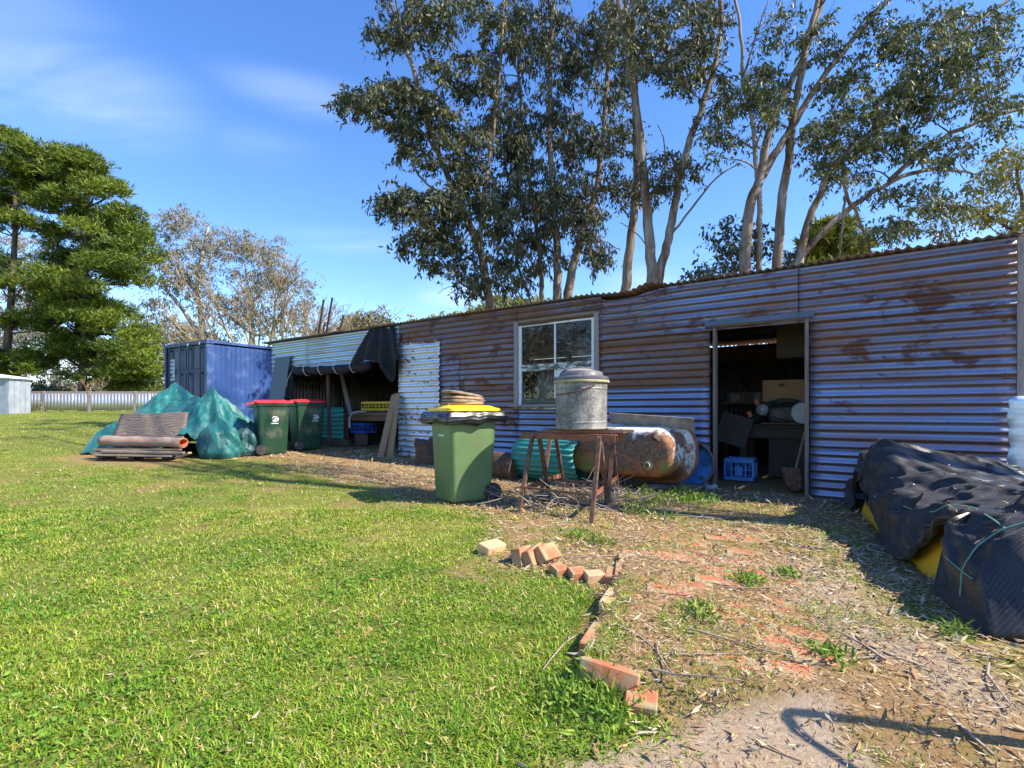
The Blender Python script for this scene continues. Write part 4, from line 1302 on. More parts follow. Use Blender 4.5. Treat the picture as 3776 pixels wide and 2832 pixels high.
st = gnd(925, 1006)
def stumpf(u, v):
    a = 2 * math.pi * u; w = sn(math.cos(a) * 2 + 4, math.sin(a) * 2 + v * 2.2, 8)
    r = (0.20 + 0.12 * w) * (1.0 - 0.35 * v) * (1 - 0.9 * max(0, v - 0.85) / 0.15)
    lean = -0.14 * v * v
    return (r * math.cos(a) + lean, r * math.sin(a) * 0.8, 0.40 * v - 0.02 + 0.06 * w * v)
stm = MB().grid(30, 14, stumpf, wrap_u=True)
stm.tube([(-0.05, 0, 0.30), (-0.16, 0, 0.36), (-0.22, 0.0, 0.40), (-0.255, 0, 0.405)], [0.06, 0.05, 0.035, 0.03], 9)
stm.tube([(0.0, 0, 0.33), (0.03, 0, 0.41), (0.05, 0, 0.44)], [0.07, 0.06, 0.03], 9)
o = stm.build("tree_stump", M["log_bark"], None, smooth=True); o.location = (st.x, st.y + 0.2, gz(st.x, st.y + 0.2))
tag(o, "gnarled dark root stump against the pale iron panel", "stump")

# pale galvanised sheet stood over the wall joint beside the bay
pnl = iron_h(tw(949, 0.06), tw(861, 0.06), zw(905, 987, 0.06), zw(905, 738, 0.06), M["galv_patchy"], 0.0, pitch=0.1, amp=0.013, parent=None, name="loose_iron_cladding", wav=0.01, seed=30, ragged=0.04)
pnl.location = (WP.x + WO.x * 0.055, WP.y + WO.y * 0.055, 0); pnl.rotation_euler = (0, 0, W_ANG)
tag(pnl, "pale flaking corrugated iron panel fixed beside the open bay", "panel")

# sheet standing at the shed's right corner
def rs(u, v):
    return (-0.75 * u, 0.004 * math.sin(9 * u + 4 * v) + 0.02 * u, 1.16 * v)
pc = wpt(tw(2178, 0.10), 0.10, 0.0)
o = MB().grid(14, 20, lambda u, v: (-0.9 * u + (0.012 * math.sin(v * 40) + 0.006 * math.sin(v * 17)) * (u < 0.01), 0.012 * math.sin(7 * u + 2 * v) + 0.008 * math.sin(u * 22) * v, 1.16 * v)).build("flat_iron_sheet", rusty_iron("zinc_sheet", 0.0, galv=(0.60, 0.67, 0.74), seed=51, rough=0.42), None, smooth=True, solid=0.0016)
o.location = (pc.x, pc.y, gz(pc.x, pc.y) - 0.02); o.rotation_euler = (0, 0, W_ANG)
tag(o, "plain pale blue-grey flat iron sheet standing at the shed's right corner", "sheet")
# ------------------------------------------------------------------ black shade cloth heap over something yellow
HA = Vector((3.58, 5.42, 0)); HB = Vector((2.14, 2.33, 0)); HL = (HB - HA).length
HD = (HB - HA).normalized(); HR = Vector((-HD.y, HD.x, 0))
if HR.x < 0: HR = -HR


def cloth_mat(name, c1, c2, weave=220.0, rough=0.55, tr=0.0, sheen=0.08, dust=(0.22, 0.20, 0.16)):
    m, nt, b, out = newmat(name)
    v = coords(nt)
    wv = N(nt, "ShaderNodeTexWave", wave_type="BANDS", bands_direction="Y", inp={"Scale": weave, "Distortion": 1.2, "Detail": 1.0}); L(nt, v, wv.inputs[0])
    n1 = noise(nt, v, 7, 6, 0.7); n2 = noise(nt, v, 60, 4, 0.7)
    c = mixc(nt, mrange(nt, n1, 0.35, 0.7), c1, c2)
    c = mixc(nt, mrange(nt, n2, 0.64, 0.74), c, dust)
    L(nt, c, b.inputs["Base Color"]); b.inputs["Roughness"].default_value = rough
    b.inputs["Sheen Weight"].default_value = sheen; b.inputs["Sheen Roughness"].default_value = 0.5
    bump(nt, b, mth(nt, "ADD", mth(nt, "MULTIPLY", wv.outputs[1], 0.35), n1), 0.5, 0.006)
    if tr:
        t = N(nt, "ShaderNodeBsdfTransparent"); mx = N(nt, "ShaderNodeMixShader", inp={0: tr})
        L(nt, b.outputs[0], mx.inputs[1]); L(nt, t.outputs[0], mx.inputs[2]); L(nt, mx.outputs[0], out.inputs[0])
    return m


M["shade_cloth"] = cloth_mat("shade_cloth", (0.008, 0.008, 0.009), (0.020, 0.019, 0.019), 26.0, rough=0.40, sheen=0.10)
M["shade_cloth_thin"] = cloth_mat("shade_cloth_thin", (0.004, 0.005, 0.008), (0.009, 0.010, 0.014), 30.0, rough=0.8, tr=0.10, sheen=0.0, dust=(0.02, 0.02, 0.02))


def heap_top(a):
    return float(np.interp(a, [0, 0.05, 0.13, 0.22, 0.30, 0.40, 0.55, 0.70, 0.88, 1.0, 1.08], [0.36, 0.50, 0.64, 0.71, 0.67, 0.56, 0.52, 0.52, 0.54, 0.50, 0.45]))


def heap_hem(a):
    return float(np.interp(a, [-0.1, 0.12, 0.15, 0.25, 0.35, 0.44, 0.49, 0.62, 0.68, 0.78, 0.88, 0.892, 1.3], [0.02, 0.03, 0.36, 0.33, 0.20, 0.08, 0.02, 0.02, 0.05, 0.24, 0.37, 0.0, 0.0]))


RS = np.array([-0.02, 0.0, 0.06, 0.20, 0.50, 0.95, 1.35, 1.60])
ZS0 = np.array([0.0, 0.35, 0.82, 1.0, 0.88, 0.76, 0.55, 0.0]); ZS1 = np.array([0.0, 0.26, 0.55, 0.74, 0.92, 1.0, 0.80, 0.0])


def heap_pt(u, v):
    a = -0.04 + 1.11 * u; H = heap_top(a); hem = heap_hem(a)
    w = float(sstep(0.32, 0.6, a)); zs = (ZS0 * (1 - w) + ZS1 * w) * H
    d = np.concatenate([[0], np.cumsum(np.hypot(np.diff(RS), np.diff(zs)))]); d /= d[-1]
    r = float(np.interp(v, d, RS)); z = float(np.interp(v, d, zs))
    if z < hem and r < 0.4:
        r = float(np.interp(hem, zs[:4], RS[:4])); z = hem
    n1 = sn(a * 6.5, v * 3.5, 71) - 0.5
    rid = 1 - abs(2 * sn(a * 9 + v * 3.0, v * 6.0 - a * 3, 75) - 1)            # sharp creases
    rid2 = 1 - abs(2 * sn(a * 21 - v * 6.0, v * 11.0 + a * 5, 76) - 1)
    cr = 0.10 * (rid - 0.55) + 0.055 * (rid2 - 0.5)
    fold = 0.045 * math.sin(a * 24 + 2.5 * math.sin(v * 6)) * max(0, 1 - abs(v - 0.2) / 0.3)
    k = min(1, z / 0.22)
    z = max(z + (0.07 * n1 + cr) * k, 0.012)
    r = r - 0.05 * abs(n1 + 0.25) * k - 0.6 * abs(fold) * k - 0.8 * abs(cr) * k - 0.02 - (0.05 if z < 0.05 else 0)
    endf = max(0.0, min(1.0, (0.06 - a) / 0.10))
    z *= 1 - 0.55 * endf
    z *= 1 - max(0.0, (a - 1.0) / 0.07) ** 2 * 0.97
    p = HA + HD * (a * HL) + HR * r
    return (p.x, p.y, gz(p.x, p.y) + z)


o = MB().grid(230, 96, heap_pt).build("shade_cloth_cover", M["shade_cloth"], None, smooth=True, solid=0.003, fix=False)
tag(o, "black shade cloth draped in folds over a yellow tub beside the doorway", "cover")
# the yellow thing underneath: a moulded tub with sloping sides
yt = thing("yellow_tub", "yellow moulded plastic tub showing under the black shade cloth", "tub", (*((HA + HB) / 2).xy, 0), math.atan2(HD.y, HD.x))
M["tub_yellow"] = plastic("tub_yellow", (0.72, 0.38, 0.015), 0.5, 0.06, dl=0.62)
sgn = 1 if Matrix.Rotation(yt.rotation_euler.z, 3, "Z") @ Vector((0, 1, 0)) @ HR > 0 else -1
def ytp(x, r, z): return (x, sgn * r, z)
x0, x1 = -HL * 0.39, HL * 0.405
poly = [ytp(x0, 0.0, 0.0), ytp(x1, 0.0, 0.0), ytp(x1 - 0.02, 0.12, 0.36), ytp(x0 + 0.15, 0.08, 0.36)]
back = [ytp(x0, 1.05, 0.0), ytp(x1, 1.05, 0.0), ytp(x1 - 0.02, 1.0, 0.25), ytp(x0 + 0.15, 0.98, 0.25)]
MB().loft([poly, back]).build("shell", M["tub_yellow"], yt, bevel=0.03, seg=3)
# cords over the cloth
def cord(label, pts, r, mat, cat="cord", name="cord"):
    P = [Vector(p) for p in pts]; q = []
    for i in range(len(P) - 1):
        for k in range(5):
            q.append(P[i].lerp(P[i + 1], k / 5))
    q.append(P[-1])
    s = [q[0]] + [(q[i - 1] + q[i] * 2 + q[i + 1]) / 4 for i in range(1, len(q) - 1)] + [q[-1]]
    o = MB().tube(s, r, 6).build(name, mat, None, smooth=True)
    return tag(o, label, cat)
def onheap(a, v, d=0.012):
    p = Vector(heap_pt(min((a + 0.04) / 1.11, 1.0), v)); return p - HR * d + Vector((0, 0, d))
cord("thin green cord tied around the near end of the black cloth heap", [onheap(0.97, v) for v in (0.02, 0.08, 0.14, 0.2, 0.27, 0.35, 0.45)], 0.004, M["cord_green"])
cord("thin green cord running along the middle of the black cloth heap", [onheap(a, 0.19 + 0.03 * math.sin(a * 9)) for a in (0.55, 0.62, 0.70, 0.78, 0.86, 0.92, 0.97)], 0.004, M["cord_green"])
cord("thin green cord low on the black cloth near the ground", [onheap(a, 0.085 + 0.01 * math.sin(a * 11)) for a in (0.91, 0.94, 0.97, 1.0)], 0.003, M["cord_green"])

# ------------------------------------------------------------------ bricks
def brick_mesh(seed):
    r = random.Random(seed); bm = bmesh.new(); bmesh.ops.create_cube(bm, size=1.0)
    for v in bm.verts:
        v.co = Vector((v.co.x * 0.228, v.co.y * 0.108, v.co.z * 0.074)) + Vector((r.uniform(-1, 1), r.uniform(-1, 1), r.uniform(-1, 1))) * 0.005
    bmesh.ops.bevel(bm, geom=bm.edges[:], offset=0.006, segments=1, affect="EDGES")
    me = bpy.data.meshes.new("brick"); bm.to_mesh(me); bm.free()
    return me
BR = [brick_mesh(i) for i in range(6)]; BRP = [brick_mesh(i + 10) for i in range(3)]
for b_ in BR: b_.materials.append(M["brick"])
for b_ in BRP: b_.materials.append(M["brick_pale"])
path = thing("brick_path", "sunken red brick path running from the slab toward the shed door", "path", (PATH_O[0], PATH_O[1], 0), math.atan2(PATH_D[1], PATH_D[0]))
path["kind"] = "structure"
rb = random.Random(12)
nb = 0
for row in range(-8, 14):                                  # courses of bricks across the path
    for c in range(4):
        u = row * 0.118 + rb.uniform(-0.006, 0.006); w = c * 0.236 + (0.118 if row % 2 else 0) + rb.uniform(-0.006, 0.006)
        if w > 0.88: continue
        x = PATH_O[0] + PATH_D[0] * u + PATH_N[0] * (w + 0.06); y = PATH_O[1] + PATH_D[1] * u + PATH_N[1] * (w + 0.06)
        cover = sn(x * 2.1, y * 2.1, 88) + 0.34 * (w / 0.9 - 0.55)
        if cover < 0.40 or rb.random() < 0.10: continue     # lost under soil and grass
        if row > 6 and rb.random() < 0.5: continue
        o = link("brick", rb.choice(BR), None, path)
        zz = gz(x, y) - 0.037 + 0.002 + 0.036 * (cover - 0.5) + rb.uniform(-0.004, 0.004)
        o.location = (u, -(w + 0.06), zz); o.rotation_euler = (rb.uniform(-0.03, 0.03), rb.uniform(-0.03, 0.03), math.pi / 2 + rb.uniform(-0.05, 0.05)); nb += 1
def loose_brick(u, v, rz, tilt, label, pale=False, dz=0.0, roll=0.0, sc=1.0):
    p = gnd(u, v)
    o = link("loose_brick", rb.choice(BRP if pale else BR)); o.location = (p.x, p.y, p.z + 0.03 + dz); o.rotation_euler = (roll, tilt, rz); o.scale = (sc, 1, 1)
    return tag(o, label, "brick", "loose bricks at the lawn edge")
loose_brick(1062, 1193, 0.9, 0.0, "pale sandy brick lying alone, leftmost at the lawn edge", True, 0.0, 0.25, 0.85)
loose_brick(1128, 1214, 1.1, 0.1, "orange-brown brick on edge, left of the leaning three", False, 0.015, 1.35, 0.8)
loose_brick(1152, 1216, 1.05, -0.1, "orange brick in the middle of the leaning three", False, 0.018, 1.2, 0.8)
loose_brick(1181, 1214, 0.95, 0.05, "bright orange brick leaning on its neighbour, right of three", False, 0.028, 0.9, 0.85)
loose_brick(1208, 1240, 0.4, 0.0, "small half-buried brick left in the edging row", False, -0.015, 0.1, 0.4)
loose_brick(1246, 1247, 0.2, 0.05, "half-buried orange brick second in the edging row", False, -0.018, 0.1, 0.42)
loose_brick(1284, 1254, 0.15, 0.0, "sandy half-buried brick third in the edging row", True, -0.015, 0.05, 0.5)
loose_brick(1328, 1254, 1.3, 0.0, "orange brick at the corner of path and edging row", False, -0.012, 0.0, 0.8)
loose_brick(1318, 1458, -0.42, 0.10, "large tilted orange brick at the lawn corner of the path", False, -0.028, -0.30, 0.95)
loose_brick(1385, 1510, 1.3, 0.0, "broken orange brick in the grass near the concrete slab", False, -0.045, 0.05, 0.7)
# edging along the path's lawn side
for k in range(6):
    u = -0.86 + k * 0.235
    if k in (1, 3): continue
    o = link("edge_brick", BR[k % 6] if k != 2 else BRP[0], None, path); x = PATH_O[0] + PATH_D[0] * u; y = PATH_O[1] + PATH_D[1] * u
    o.location = (u, -0.03, gz(x + 0.12, y) - 0.043); o.rotation_euler = (0.05, 0, rb.uniform(-0.12, 0.12))

# ------------------------------------------------------------------ hooped pipe rail standing to the right of the camera (throws the bent shadow)
def shadow_src(u, v, h):
    g = gnd(u, v); k = h / math.tan(SUN_EL)
    d = Vector((SUN.x, SUN.y, 0)).normalized()
    return Vector((g.x + d.x * k, g.y + d.y * k, g.z + h))
s0 = shadow_src(1690, 1534, 1.00); s1 = shadow_src(1950, 1725, 1.02); s2 = shadow_src(1960, 1572, 0.62); s3 = shadow_src(2230, 1612, 0.02)
rail = thing("pipe_rail", "bent steel pipe handrail just outside the right of the view", "rail", (s3.x, s3.y, 0))
off = Vector((s3.x, s3.y, 0))
def arc(a, b, c, n=6):
    return [(a * (1 - t) ** 2 + b * 2 * t * (1 - t) + c * t * t) for t in [i / n for i in range(n + 1)]]
pts = [s1] + arc(s0.lerp(s1, 0.12), s0, s0.lerp(s2, 0.12)) + [s2, s3]
MB().tube([p - off for p in pts], 0.014, 10).build("rail_tube", M["steel_brown"], rail, smooth=60)
f2 = s1 + (s1 - s0).normalized() * 0.3
MB().tube([p - off for p in (s1, f2, Vector((f2.x, f2.y, gz(f2.x, f2.y))))], 0.021, 10).build("rail_post", M["steel_brown"], rail, smooth=60)

# ------------------------------------------------------------------ green tarpaulin over a pile
M["tarp_green"] = cloth_mat("tarp_green", (0.008, 0.105, 0.105), (0.022, 0.18, 0.17), 60.0, rough=0.38, dust=(0.16, 0.32, 0.29))
M["tarp_dark"] = cloth_mat("tarp_dark", (0.008, 0.05, 0.055), (0.02, 0.09, 0.09), 60.0, rough=0.4)
P1 = at(378, 826, 10.9); P2 = at(458, 837, 10.2)
LFT = at(208, 940, 10.6)
def tarp_z(x, y):
    g = base_ground(x, y)
    def tent(px, py, h, rx, ry, pw, th=0.0):
        dx, dy = x - px, y - py
        a = np.arctan2(dy, dx)
        d = np.hypot(dx / rx, dy / ry) * (1 + 0.08 * np.sin(a * 5 + px) + 0.05 * np.sin(a * 9))
        return h * (1 - np.clip(d, 0, 1) ** pw)
    t1 = tent(P1.x, P1.y, P1.z - gz(P1.x, P1.y), 1.45, 1.30, 0.95)
    t2 = tent(P2.x, P2.y, P2.z - gz(P2.x, P2.y), 1.20, 1.15, 0.92)
    t3 = tent(P1.x - 0.45, P1.y - 0.4, 0.66, 0.95, 0.8, 2.2)
    t4 = tent((P1.x + P2.x) / 2 + 0.05, 10.5, 0.98, 1.25, 0.9, 1.9)
    s = np.maximum(np.maximum(t1, t2), np.maximum(t3, t4))
    s = s + 0.15 * np.log(np.exp((t1 - s) / 0.15) + np.exp((t2 - s) / 0.15) + np.exp((t3 - s) / 0.15) + np.exp((t4 - s) / 0.15)) * np.clip(s, 0, 0.5)
    f = (fnoise(x * 3.5 + y * 1.5, y * 2.5, 55) - 0.5) * 0.16 + (0.5 - np.abs(2 * fnoise(x * 5 + y * 3, y * 4 - x * 2, 56, 2) - 1)) * 0.07 + (0.5 - np.abs(2 * fnoise(x * 11 - y * 4, y * 9, 57, 2) - 1)) * 0.04
    a1 = np.arctan2(y - P2.y, x - P2.x); a2 = np.arctan2(y - P1.y, x - P1.x)
    f = f + 0.035 * np.sin(a1 * 13) * np.exp(-((np.hypot(x - P2.x, y - P2.y) - 0.5) / 0.35) ** 2) + 0.03 * np.sin(a2 * 11) * np.exp(-((np.hypot(x - P1.x, y - P1.y) - 0.6) / 0.4) ** 2)
    return s + f * np.clip(s * 2.2, 0, 1), g
tx = np.linspace(-8.7, -4.9, 230); ty = np.linspace(9.35, 12.4, 170); TX, TY = np.meshgrid(tx, ty)
S, G = tarp_z(TX.ravel(), TY.ravel())
ii = np.arange(TX.size).reshape(TX.shape)
Q = np.stack([ii[:-1, :-1], ii[:-1, 1:], ii[1:, 1:], ii[1:, :-1]], -1).reshape(-1, 4)
keep = (S[Q] > 0.03).any(1) & (S[Q].max(1) > 0.05)
V = np.stack([TX.ravel(), TY.ravel(), G + np.clip(S, 0.005, None)], 1)
used = np.unique(Q[keep]); rmap = np.zeros(len(V), int); rmap[used] = np.arange(len(used))
o = link("tarpaulin", np_mesh("tarpaulin", V[used], rmap[Q[keep]], smooth=True), M["tarp_green"])
m = o.modifiers.new("solid", "SOLIDIFY"); m.thickness = 0.004
tag(o, "large faded teal tarpaulin peaked over two piles beside the container", "tarpaulin")

# wrapped bundle, dark tarp behind the bins
def lump(label, u0, u1, v0, v1, y, dep, mat, seed, name, cat, top=0.35):
    c = at((u0 + u1) / 2, v1, y); w = (u1 - u0) * K / F * y; h = (v1 - v0) * K / F * y
    g = gz(c.x, c.y + dep / 2)
    def fn(a_, b_):
        a = 2 * math.pi * a_; 
        prof = [0.86, 1.0, 0.98, 0.93, 0.88, 0.80, 0.60, 0.25, 0.0]; k = b_ * (len(prof) - 1); i = min(int(k), len(prof) - 2); r = prof[i] + (prof[i + 1] - prof[i]) * (k - i)
        n_ = sn(math.cos(a) * 1.8 + seed, math.sin(a) * 1.8 + b_ * 3, seed) - 0.5
        n2 = abs(sn(math.cos(a) * 5 + b_ * 4, math.sin(a) * 5 + b_ * 2, seed + 3) - 0.5)
        r *= 1 + 0.45 * n_ - 0.30 * n2
        return (w / 2 * r * math.cos(a), dep / 2 * r * math.sin(a), h * (min(1, b_ * 1.02) + 0.10 * n_ * b_))
    o = MB().grid(72, 34, fn, wrap_u=True).build(name, mat, None, smooth=True)
    o.location = (c.x, c.y + dep / 2, g); GRASS_KEEPOUT.append((c.x, c.y + dep / 2, w * 0.5))
    return tag(o, label, cat)
lump("lumpy bundle wrapped in teal tarp on the ground beside the bins", 405, 503, 905, 992, 9.15, 0.6, M["tarp_green"], 5, "wrapped_bundle", "bundle")
lump("dark crumpled tarp heap on the ground behind the nearer red-lidded bin", 485, 548, 912, 986, 9.5, 0.9, M["tarp_dark"], 9, "crumpled_tarp", "tarpaulin")

# sheet of old patterned lino leaning on the tarp, rolled rug in front, timber slats below
def lino_mat():
    m, nt, b, out = newmat("lino")
    v = coords(nt)
    w = N(nt, "ShaderNodeTexWave", wave_type="RINGS", inp={"Scale": 5.0, "Distortion": 9.0, "Detail": 3.0, "Detail Scale": 1.6}); L(nt, v, w.inputs[0])
    n1 = noise(nt, v, 5, 5)
    c = mixc(nt, mrange(nt, w.outputs[1], 0.2, 0.8), (0.085, 0.066, 0.055), (0.15, 0.12, 0.10))
    L(nt, mixc(nt, mrange(nt, n1, 0.5, 0.75), c, (0.14, 0.11, 0.09)), b.inputs["Base Color"]); b.inputs["Roughness"].default_value = 0.8
    return m
yl = 9.35
bl_, br_ = at(242, 945, yl), at(398, 947, yl); tl_, tr_ = at(262, 894, yl + 0.42), at(409, 891, yl + 0.42)
o = MB()
def linof(u, v):
    a = bl_.lerp(br_, u); b2 = tl_.lerp(tr_, u); p = a.lerp(b2, v)
    return p - bl_ + Vector((0.012 * math.sin(v * 23) * (u < 0.01), 0.02 * math.sin(u * 5), 0.01 * math.sin(u * 9) * (v > 0.9)))
o.grid(16, 10, linof)
o = o.build("lino_sheet", lino_mat(), None, smooth=True, solid=0.008); o.location = bl_
tag(o, "brown swirl-patterned lino sheet leaning against the teal tarpaulin", "sheet")
M["rug_weave"] = pm("rug_weave", (0.20, 0.135, 0.105), (0.38, 0.29, 0.24), 3, 0.95, bmp=0.5, bd=0.01, stretch=(30, 6, 30), dirt=(0.26, 0.13, 0.09), dirt_scale=5)
M["rug_inside"] = pm("rug_inside", (0.42, 0.09, 0.03), (0.55, 0.14, 0.05), 20, 0.95, bmp=0.4)
ra, rb_ = at(222, 952, 9.2), at(396, 956, 9.05)
rug = thing("rolled_rug", "rolled woven rug with orange lining on a stack of slats", "rug", ra)
d = rb_ - ra; ln = d.length; ax = d.normalized(); sd = ax.cross(Vector((0, 0, 1))).normalized()
m = MB(); rings = []
for i in range(17):
    ring = []
    for k in range(20):
        a = 2 * math.pi * k / 20
        ring.append(ax * (ln * i / 16) + sd * 0.115 * math.cos(a) + Vector((0, 0, 0.082 * math.sin(a) + 0.006 * math.sin(i * 1.1))))
    rings.append(ring)
m.loft(rings, cap=False); m.build("roll", M["rug_weave"], rug, smooth=True, solid=0.016)
m = MB(); rings = []
for i in range(5):
    f = 0.90 + 0.104 * i / 4
    rings.append([ax * (ln * f) + sd * 0.100 * math.cos(2 * math.pi * k / 20) + Vector((0, 0, 0.066 * math.sin(2 * math.pi * k / 20))) for k in range(20)])
m.loft(rings, cap=False); m.build("lining", M["rug_inside"], rug, smooth=True, solid=0.012)
cc = ax * ln * 0.93
MB().lathe([(0.001, 0), (0.075, 0), (0.075, 0.004), (0.001, 0.004)], 16).build("core", M["rug_inside"], rug, loc=cc, rot=(0, math.radians(90), math.atan2(ax.y, ax.x)))
slr = random.Random(4)
sl_labels = ["brown", "grey", "pale", "dark", "weathered", "thin"]
for k in range(8):
    y = 8.95 + 0.10 * (k % 4); lv = k // 4
    a = at(196 + slr.uniform(0, 30), 965, y); b2 = at(388 + slr.uniform(-20, 16), 967, y - 0.12)
    z = gz(a.x, a.y) + 0.10 + 0.06 * lv + (0.012 * (k % 2))
    a.z = z + slr.uniform(0, 0.02); b2.z = z + slr.uniform(-0.01, 0.03)
    txt = ["front grey slat in the lower layer", "second brown slat in the lower layer", "third grey slat in the lower layer", "rear brown slat in the lower layer",
           "front brown slat in the upper layer", "second grey slat in the upper layer", "third brown slat in the upper layer", "rear grey slat in the upper layer"][k]
    plank("timber_lath", txt + " under the rolled rug", "slat", a, b2, 0.07, 0.028, M["timber_brown_h"] if k % 2 else M["timber_grey_h"], group="slats stacked under the rolled rug")
for k, (uu, yy) in enumerate(((235, 9.25), (300, 9.25), (370, 9.2))):
    p = at(uu, 970, yy)
    o = MB().box((0, 0, 0), (0.09, 0.45, 0.10)).build("timber_bearer", M["timber_dark"], None, bevel=0.008); o.location = (p.x, p.y, gz(p.x, p.y) + 0.042); o.rotation_euler = (0, 0, 0.1)
    tag(o, ("left", "middle", "right")[k] + " dark bearer block under the stacked slats", "bearer", "bearers under the slats")
    GRASS_KEEPOUT.append((p.x, p.y, 0.5))
a = at(382, 973, 8.9); b2 = at(410, 957, 8.75); a.z = gz(a.x, a.y) + 0.06; b2.z = a.z + 0.10
plank("timber_offcut", "short orange-brown timber offcut poking out right of the slats", "plank", a, b2, 0.07, 0.03, M["pad_tan"])

# ------------------------------------------------------------------ shipping container
cx_, cy_ = -8.28, 14.0
ct = thing("shipping_container", "weathered blue shipping container with closed doors behind the tarpaulin", "container", (cx_, cy_, gz(cx_, cy_) - 0.02), math.atan2(0.541, -0.841))
M["cont_blue"] = pm("cont_blue", (0.012, 0.046, 0.17), (0.025, 0.075, 0.25), 1.2, 0.5, 0.0, 0.06, 0.004, dirt=(0.14, 0.20, 0.36), dirt_scale=2.2, dirt_lo=0.54, dirt_hi=0.8)
M["cont_door"] = pm("cont_door", (0.022, 0.040, 0.085), (0.035, 0.058, 0.12), 1.5, 0.55, 0.0, 0.06, dirt=(0.05, 0.07, 0.14), dirt_scale=3)
CW, CLn, CH = 2.44, 6.06, 2.66
side = MB(); n = int(CLn / 0.035)
ys_ = np.linspace(-0.16, -CLn + 0.16, n)
def trap(y):
    f = (y / 0.278) % 1.0
    return 0.036 * np.clip(np.interp(f, [0, 0.26, 0.5, 0.76, 1.0], [0, 0, 1, 1, 0]), 0, 1)
w = np.array([trap(abs(y)) for y in ys_])
for xw, s in ((0.045, 1), (CW - 0.045, -1)):
    m = MB()
    m.grid(n - 1, 1, lambda u, v: (xw + s * (w[int(round(u * (n - 1)))] - 0.03), ys_[int(round(u * (n - 1)))], 0.16 + v * (CH - 0.30)))
    m.build("side_panel", M["cont_blue"], ct, solid=0.003)
m = MB()
m.box((CW / 2, -CLn / 2, CH - 0.03), (CW - 0.06, CLn - 0.1, 0.02)).build("roof_panel", M["cont_blue"], ct)
MB().box((CW / 2, -CLn + 0.06, CH / 2), (CW - 0.2, 0.03, CH - 0.2)).build("end_panel", M["cont_blue"], ct)
for x in (0.05, CW - 0.05):
    for y in (-0.07, -CLn + 0.07):
        MB().box((x, y, CH / 2), (0.10, 0.16, CH - 0.24)).build("corner_post", M["cont_blue"] if x < 1 else M["cont_door"], ct, bevel=0.01)
        for z in (0.06, CH - 0.06):
            c_ = MB().box((x, y, z), (0.165, 0.185, 0.12)).build("corner_casting", M["cont_blue"], ct, bevel=0.012)
            MB().box((x - (0.083 if x < 1 else -0.083), y, z), (0.004, 0.07, 0.045)).build("casting_hole", M["rubber"], c_)
            if y > -1: MB().box((x, y + 0.0935, z), (0.06, 0.004, 0.045)).build("casting_hole", M["rubber"], c_)
    MB().box((x, -CLn / 2, CH - 0.06), (0.07, CLn - 0.33, 0.075)).build("top_rail", M["cont_blue"], ct, bevel=0.008)
    MB().box((x, -CLn / 2, 0.08), (0.08, CLn - 0.33, 0.15)).build("bottom_rail", M["cont_blue"], ct, bevel=0.008)
MB().box((CW / 2, -0.06, CH - 0.06), (CW - 0.34, 0.12, 0.11)).build("door_header", M["cont_door"], ct, bevel=0.01)
MB().box((CW / 2, -0.06, 0.08), (CW - 0.34, 0.12, 0.15)).build("door_sill", M["cont_door"], ct, bevel=0.01)
for k in range(2):
    xa, xb = (0.105, CW / 2 - 0.006) if k == 0 else (CW / 2 + 0.006, CW - 0.105)
    dleaf = link("container_door", MB().box(((xa + xb) / 2, -0.075, CH / 2 + 0.02), (xb - xa, 0.03, CH - 0.30)).mesh("leaf"), M["cont_door"], ct)
    for zc, hh in ((0.62, 0.78), (1.45, 0.72), (2.16, 0.62)):
        for q in range(3):
            xx = xa + (xb - xa) * (q + 0.5) / 3
            MB().box((xx, -0.052, zc), ((xb - xa) / 3 - 0.07, 0.018, hh - 0.06)).build("panel", M["cont_door"], dleaf, bevel=0.012)
    for xx in (xa + 0.27, xb - 0.20):
        MB().tube([(xx, 0.0, 0.16), (xx, 0.0, CH - 0.12)], 0.018, 8).build("locking_bar", M["cont_door"], dleaf, smooth=50)
        for z in (0.25, 0.9, 1.75, CH - 0.2):
            MB().box((xx, -0.015, z), (0.09, 0.045, 0.06)).build("bar_bracket", M["cont_door"], dleaf, bevel=0.005)
        MB().box((xx, 0.012, CH - 0.10), (0.06, 0.03, 0.07)).build("cam_keeper", M["galv_clean"] if k == 0 else M["cont_door"], dleaf, bevel=0.006)
    MB().bar((xa + 0.27, 0.02, 1.1), (xb - 0.2, 0.02, 1.02), 0.02, 0.035).build("lock_handle", M["cont_door"], dleaf)
# faded paper placard with rows of print on the far leaf
M["placard"] = pm("placard", (0.45, 0.55, 0.62), (0.58, 0.68, 0.74), 12, 0.7, bmp=0)
pl_ = MB().box((CW - 0.36, -0.038, 1.90), (0.34, 0.003, 0.62)).build("placard", M["placard"], ct)
for q in range(5):
    MB().box((CW - 0.36 + 0.01 * (q % 2), -0.0352, 2.13 - 0.115 * q), (0.26 - 0.03 * (q % 3), 0.0015, 0.035)).build("print_line", M["cont_door"], pl_)
# worn pale stencil block on the sunny side
def stencil():
    m = MB(); fy = -2.0
    for i in range(8):
        y0 = fy - i * 0.24
        xo = -0.001 - 0.0
        for (a, b2, c_, d_) in ((0, 0.15, 0, 0.045), (0, 0.15, 0.42, 0.465), (0, 0.03, 0, 0.46), (0.12, 0.15, 0, 0.46)):
            if (i * 7 + int(a * 100) + int(c_ * 10)) % 5 == 0: continue
            w1 = 0.013
            m.box((w1 - 0.002, y0 - (a + b2) / 2, 1.72 + (c_ + d_) / 2), (0.0015, b2 - a, d_ - c_))
    return m
pf = pm("faded_paint", (0.10, 0.18, 0.46), (0.14, 0.23, 0.52), 8, 0.6, bmp=0)
stencil().build("faded_stencil", pf, ct)

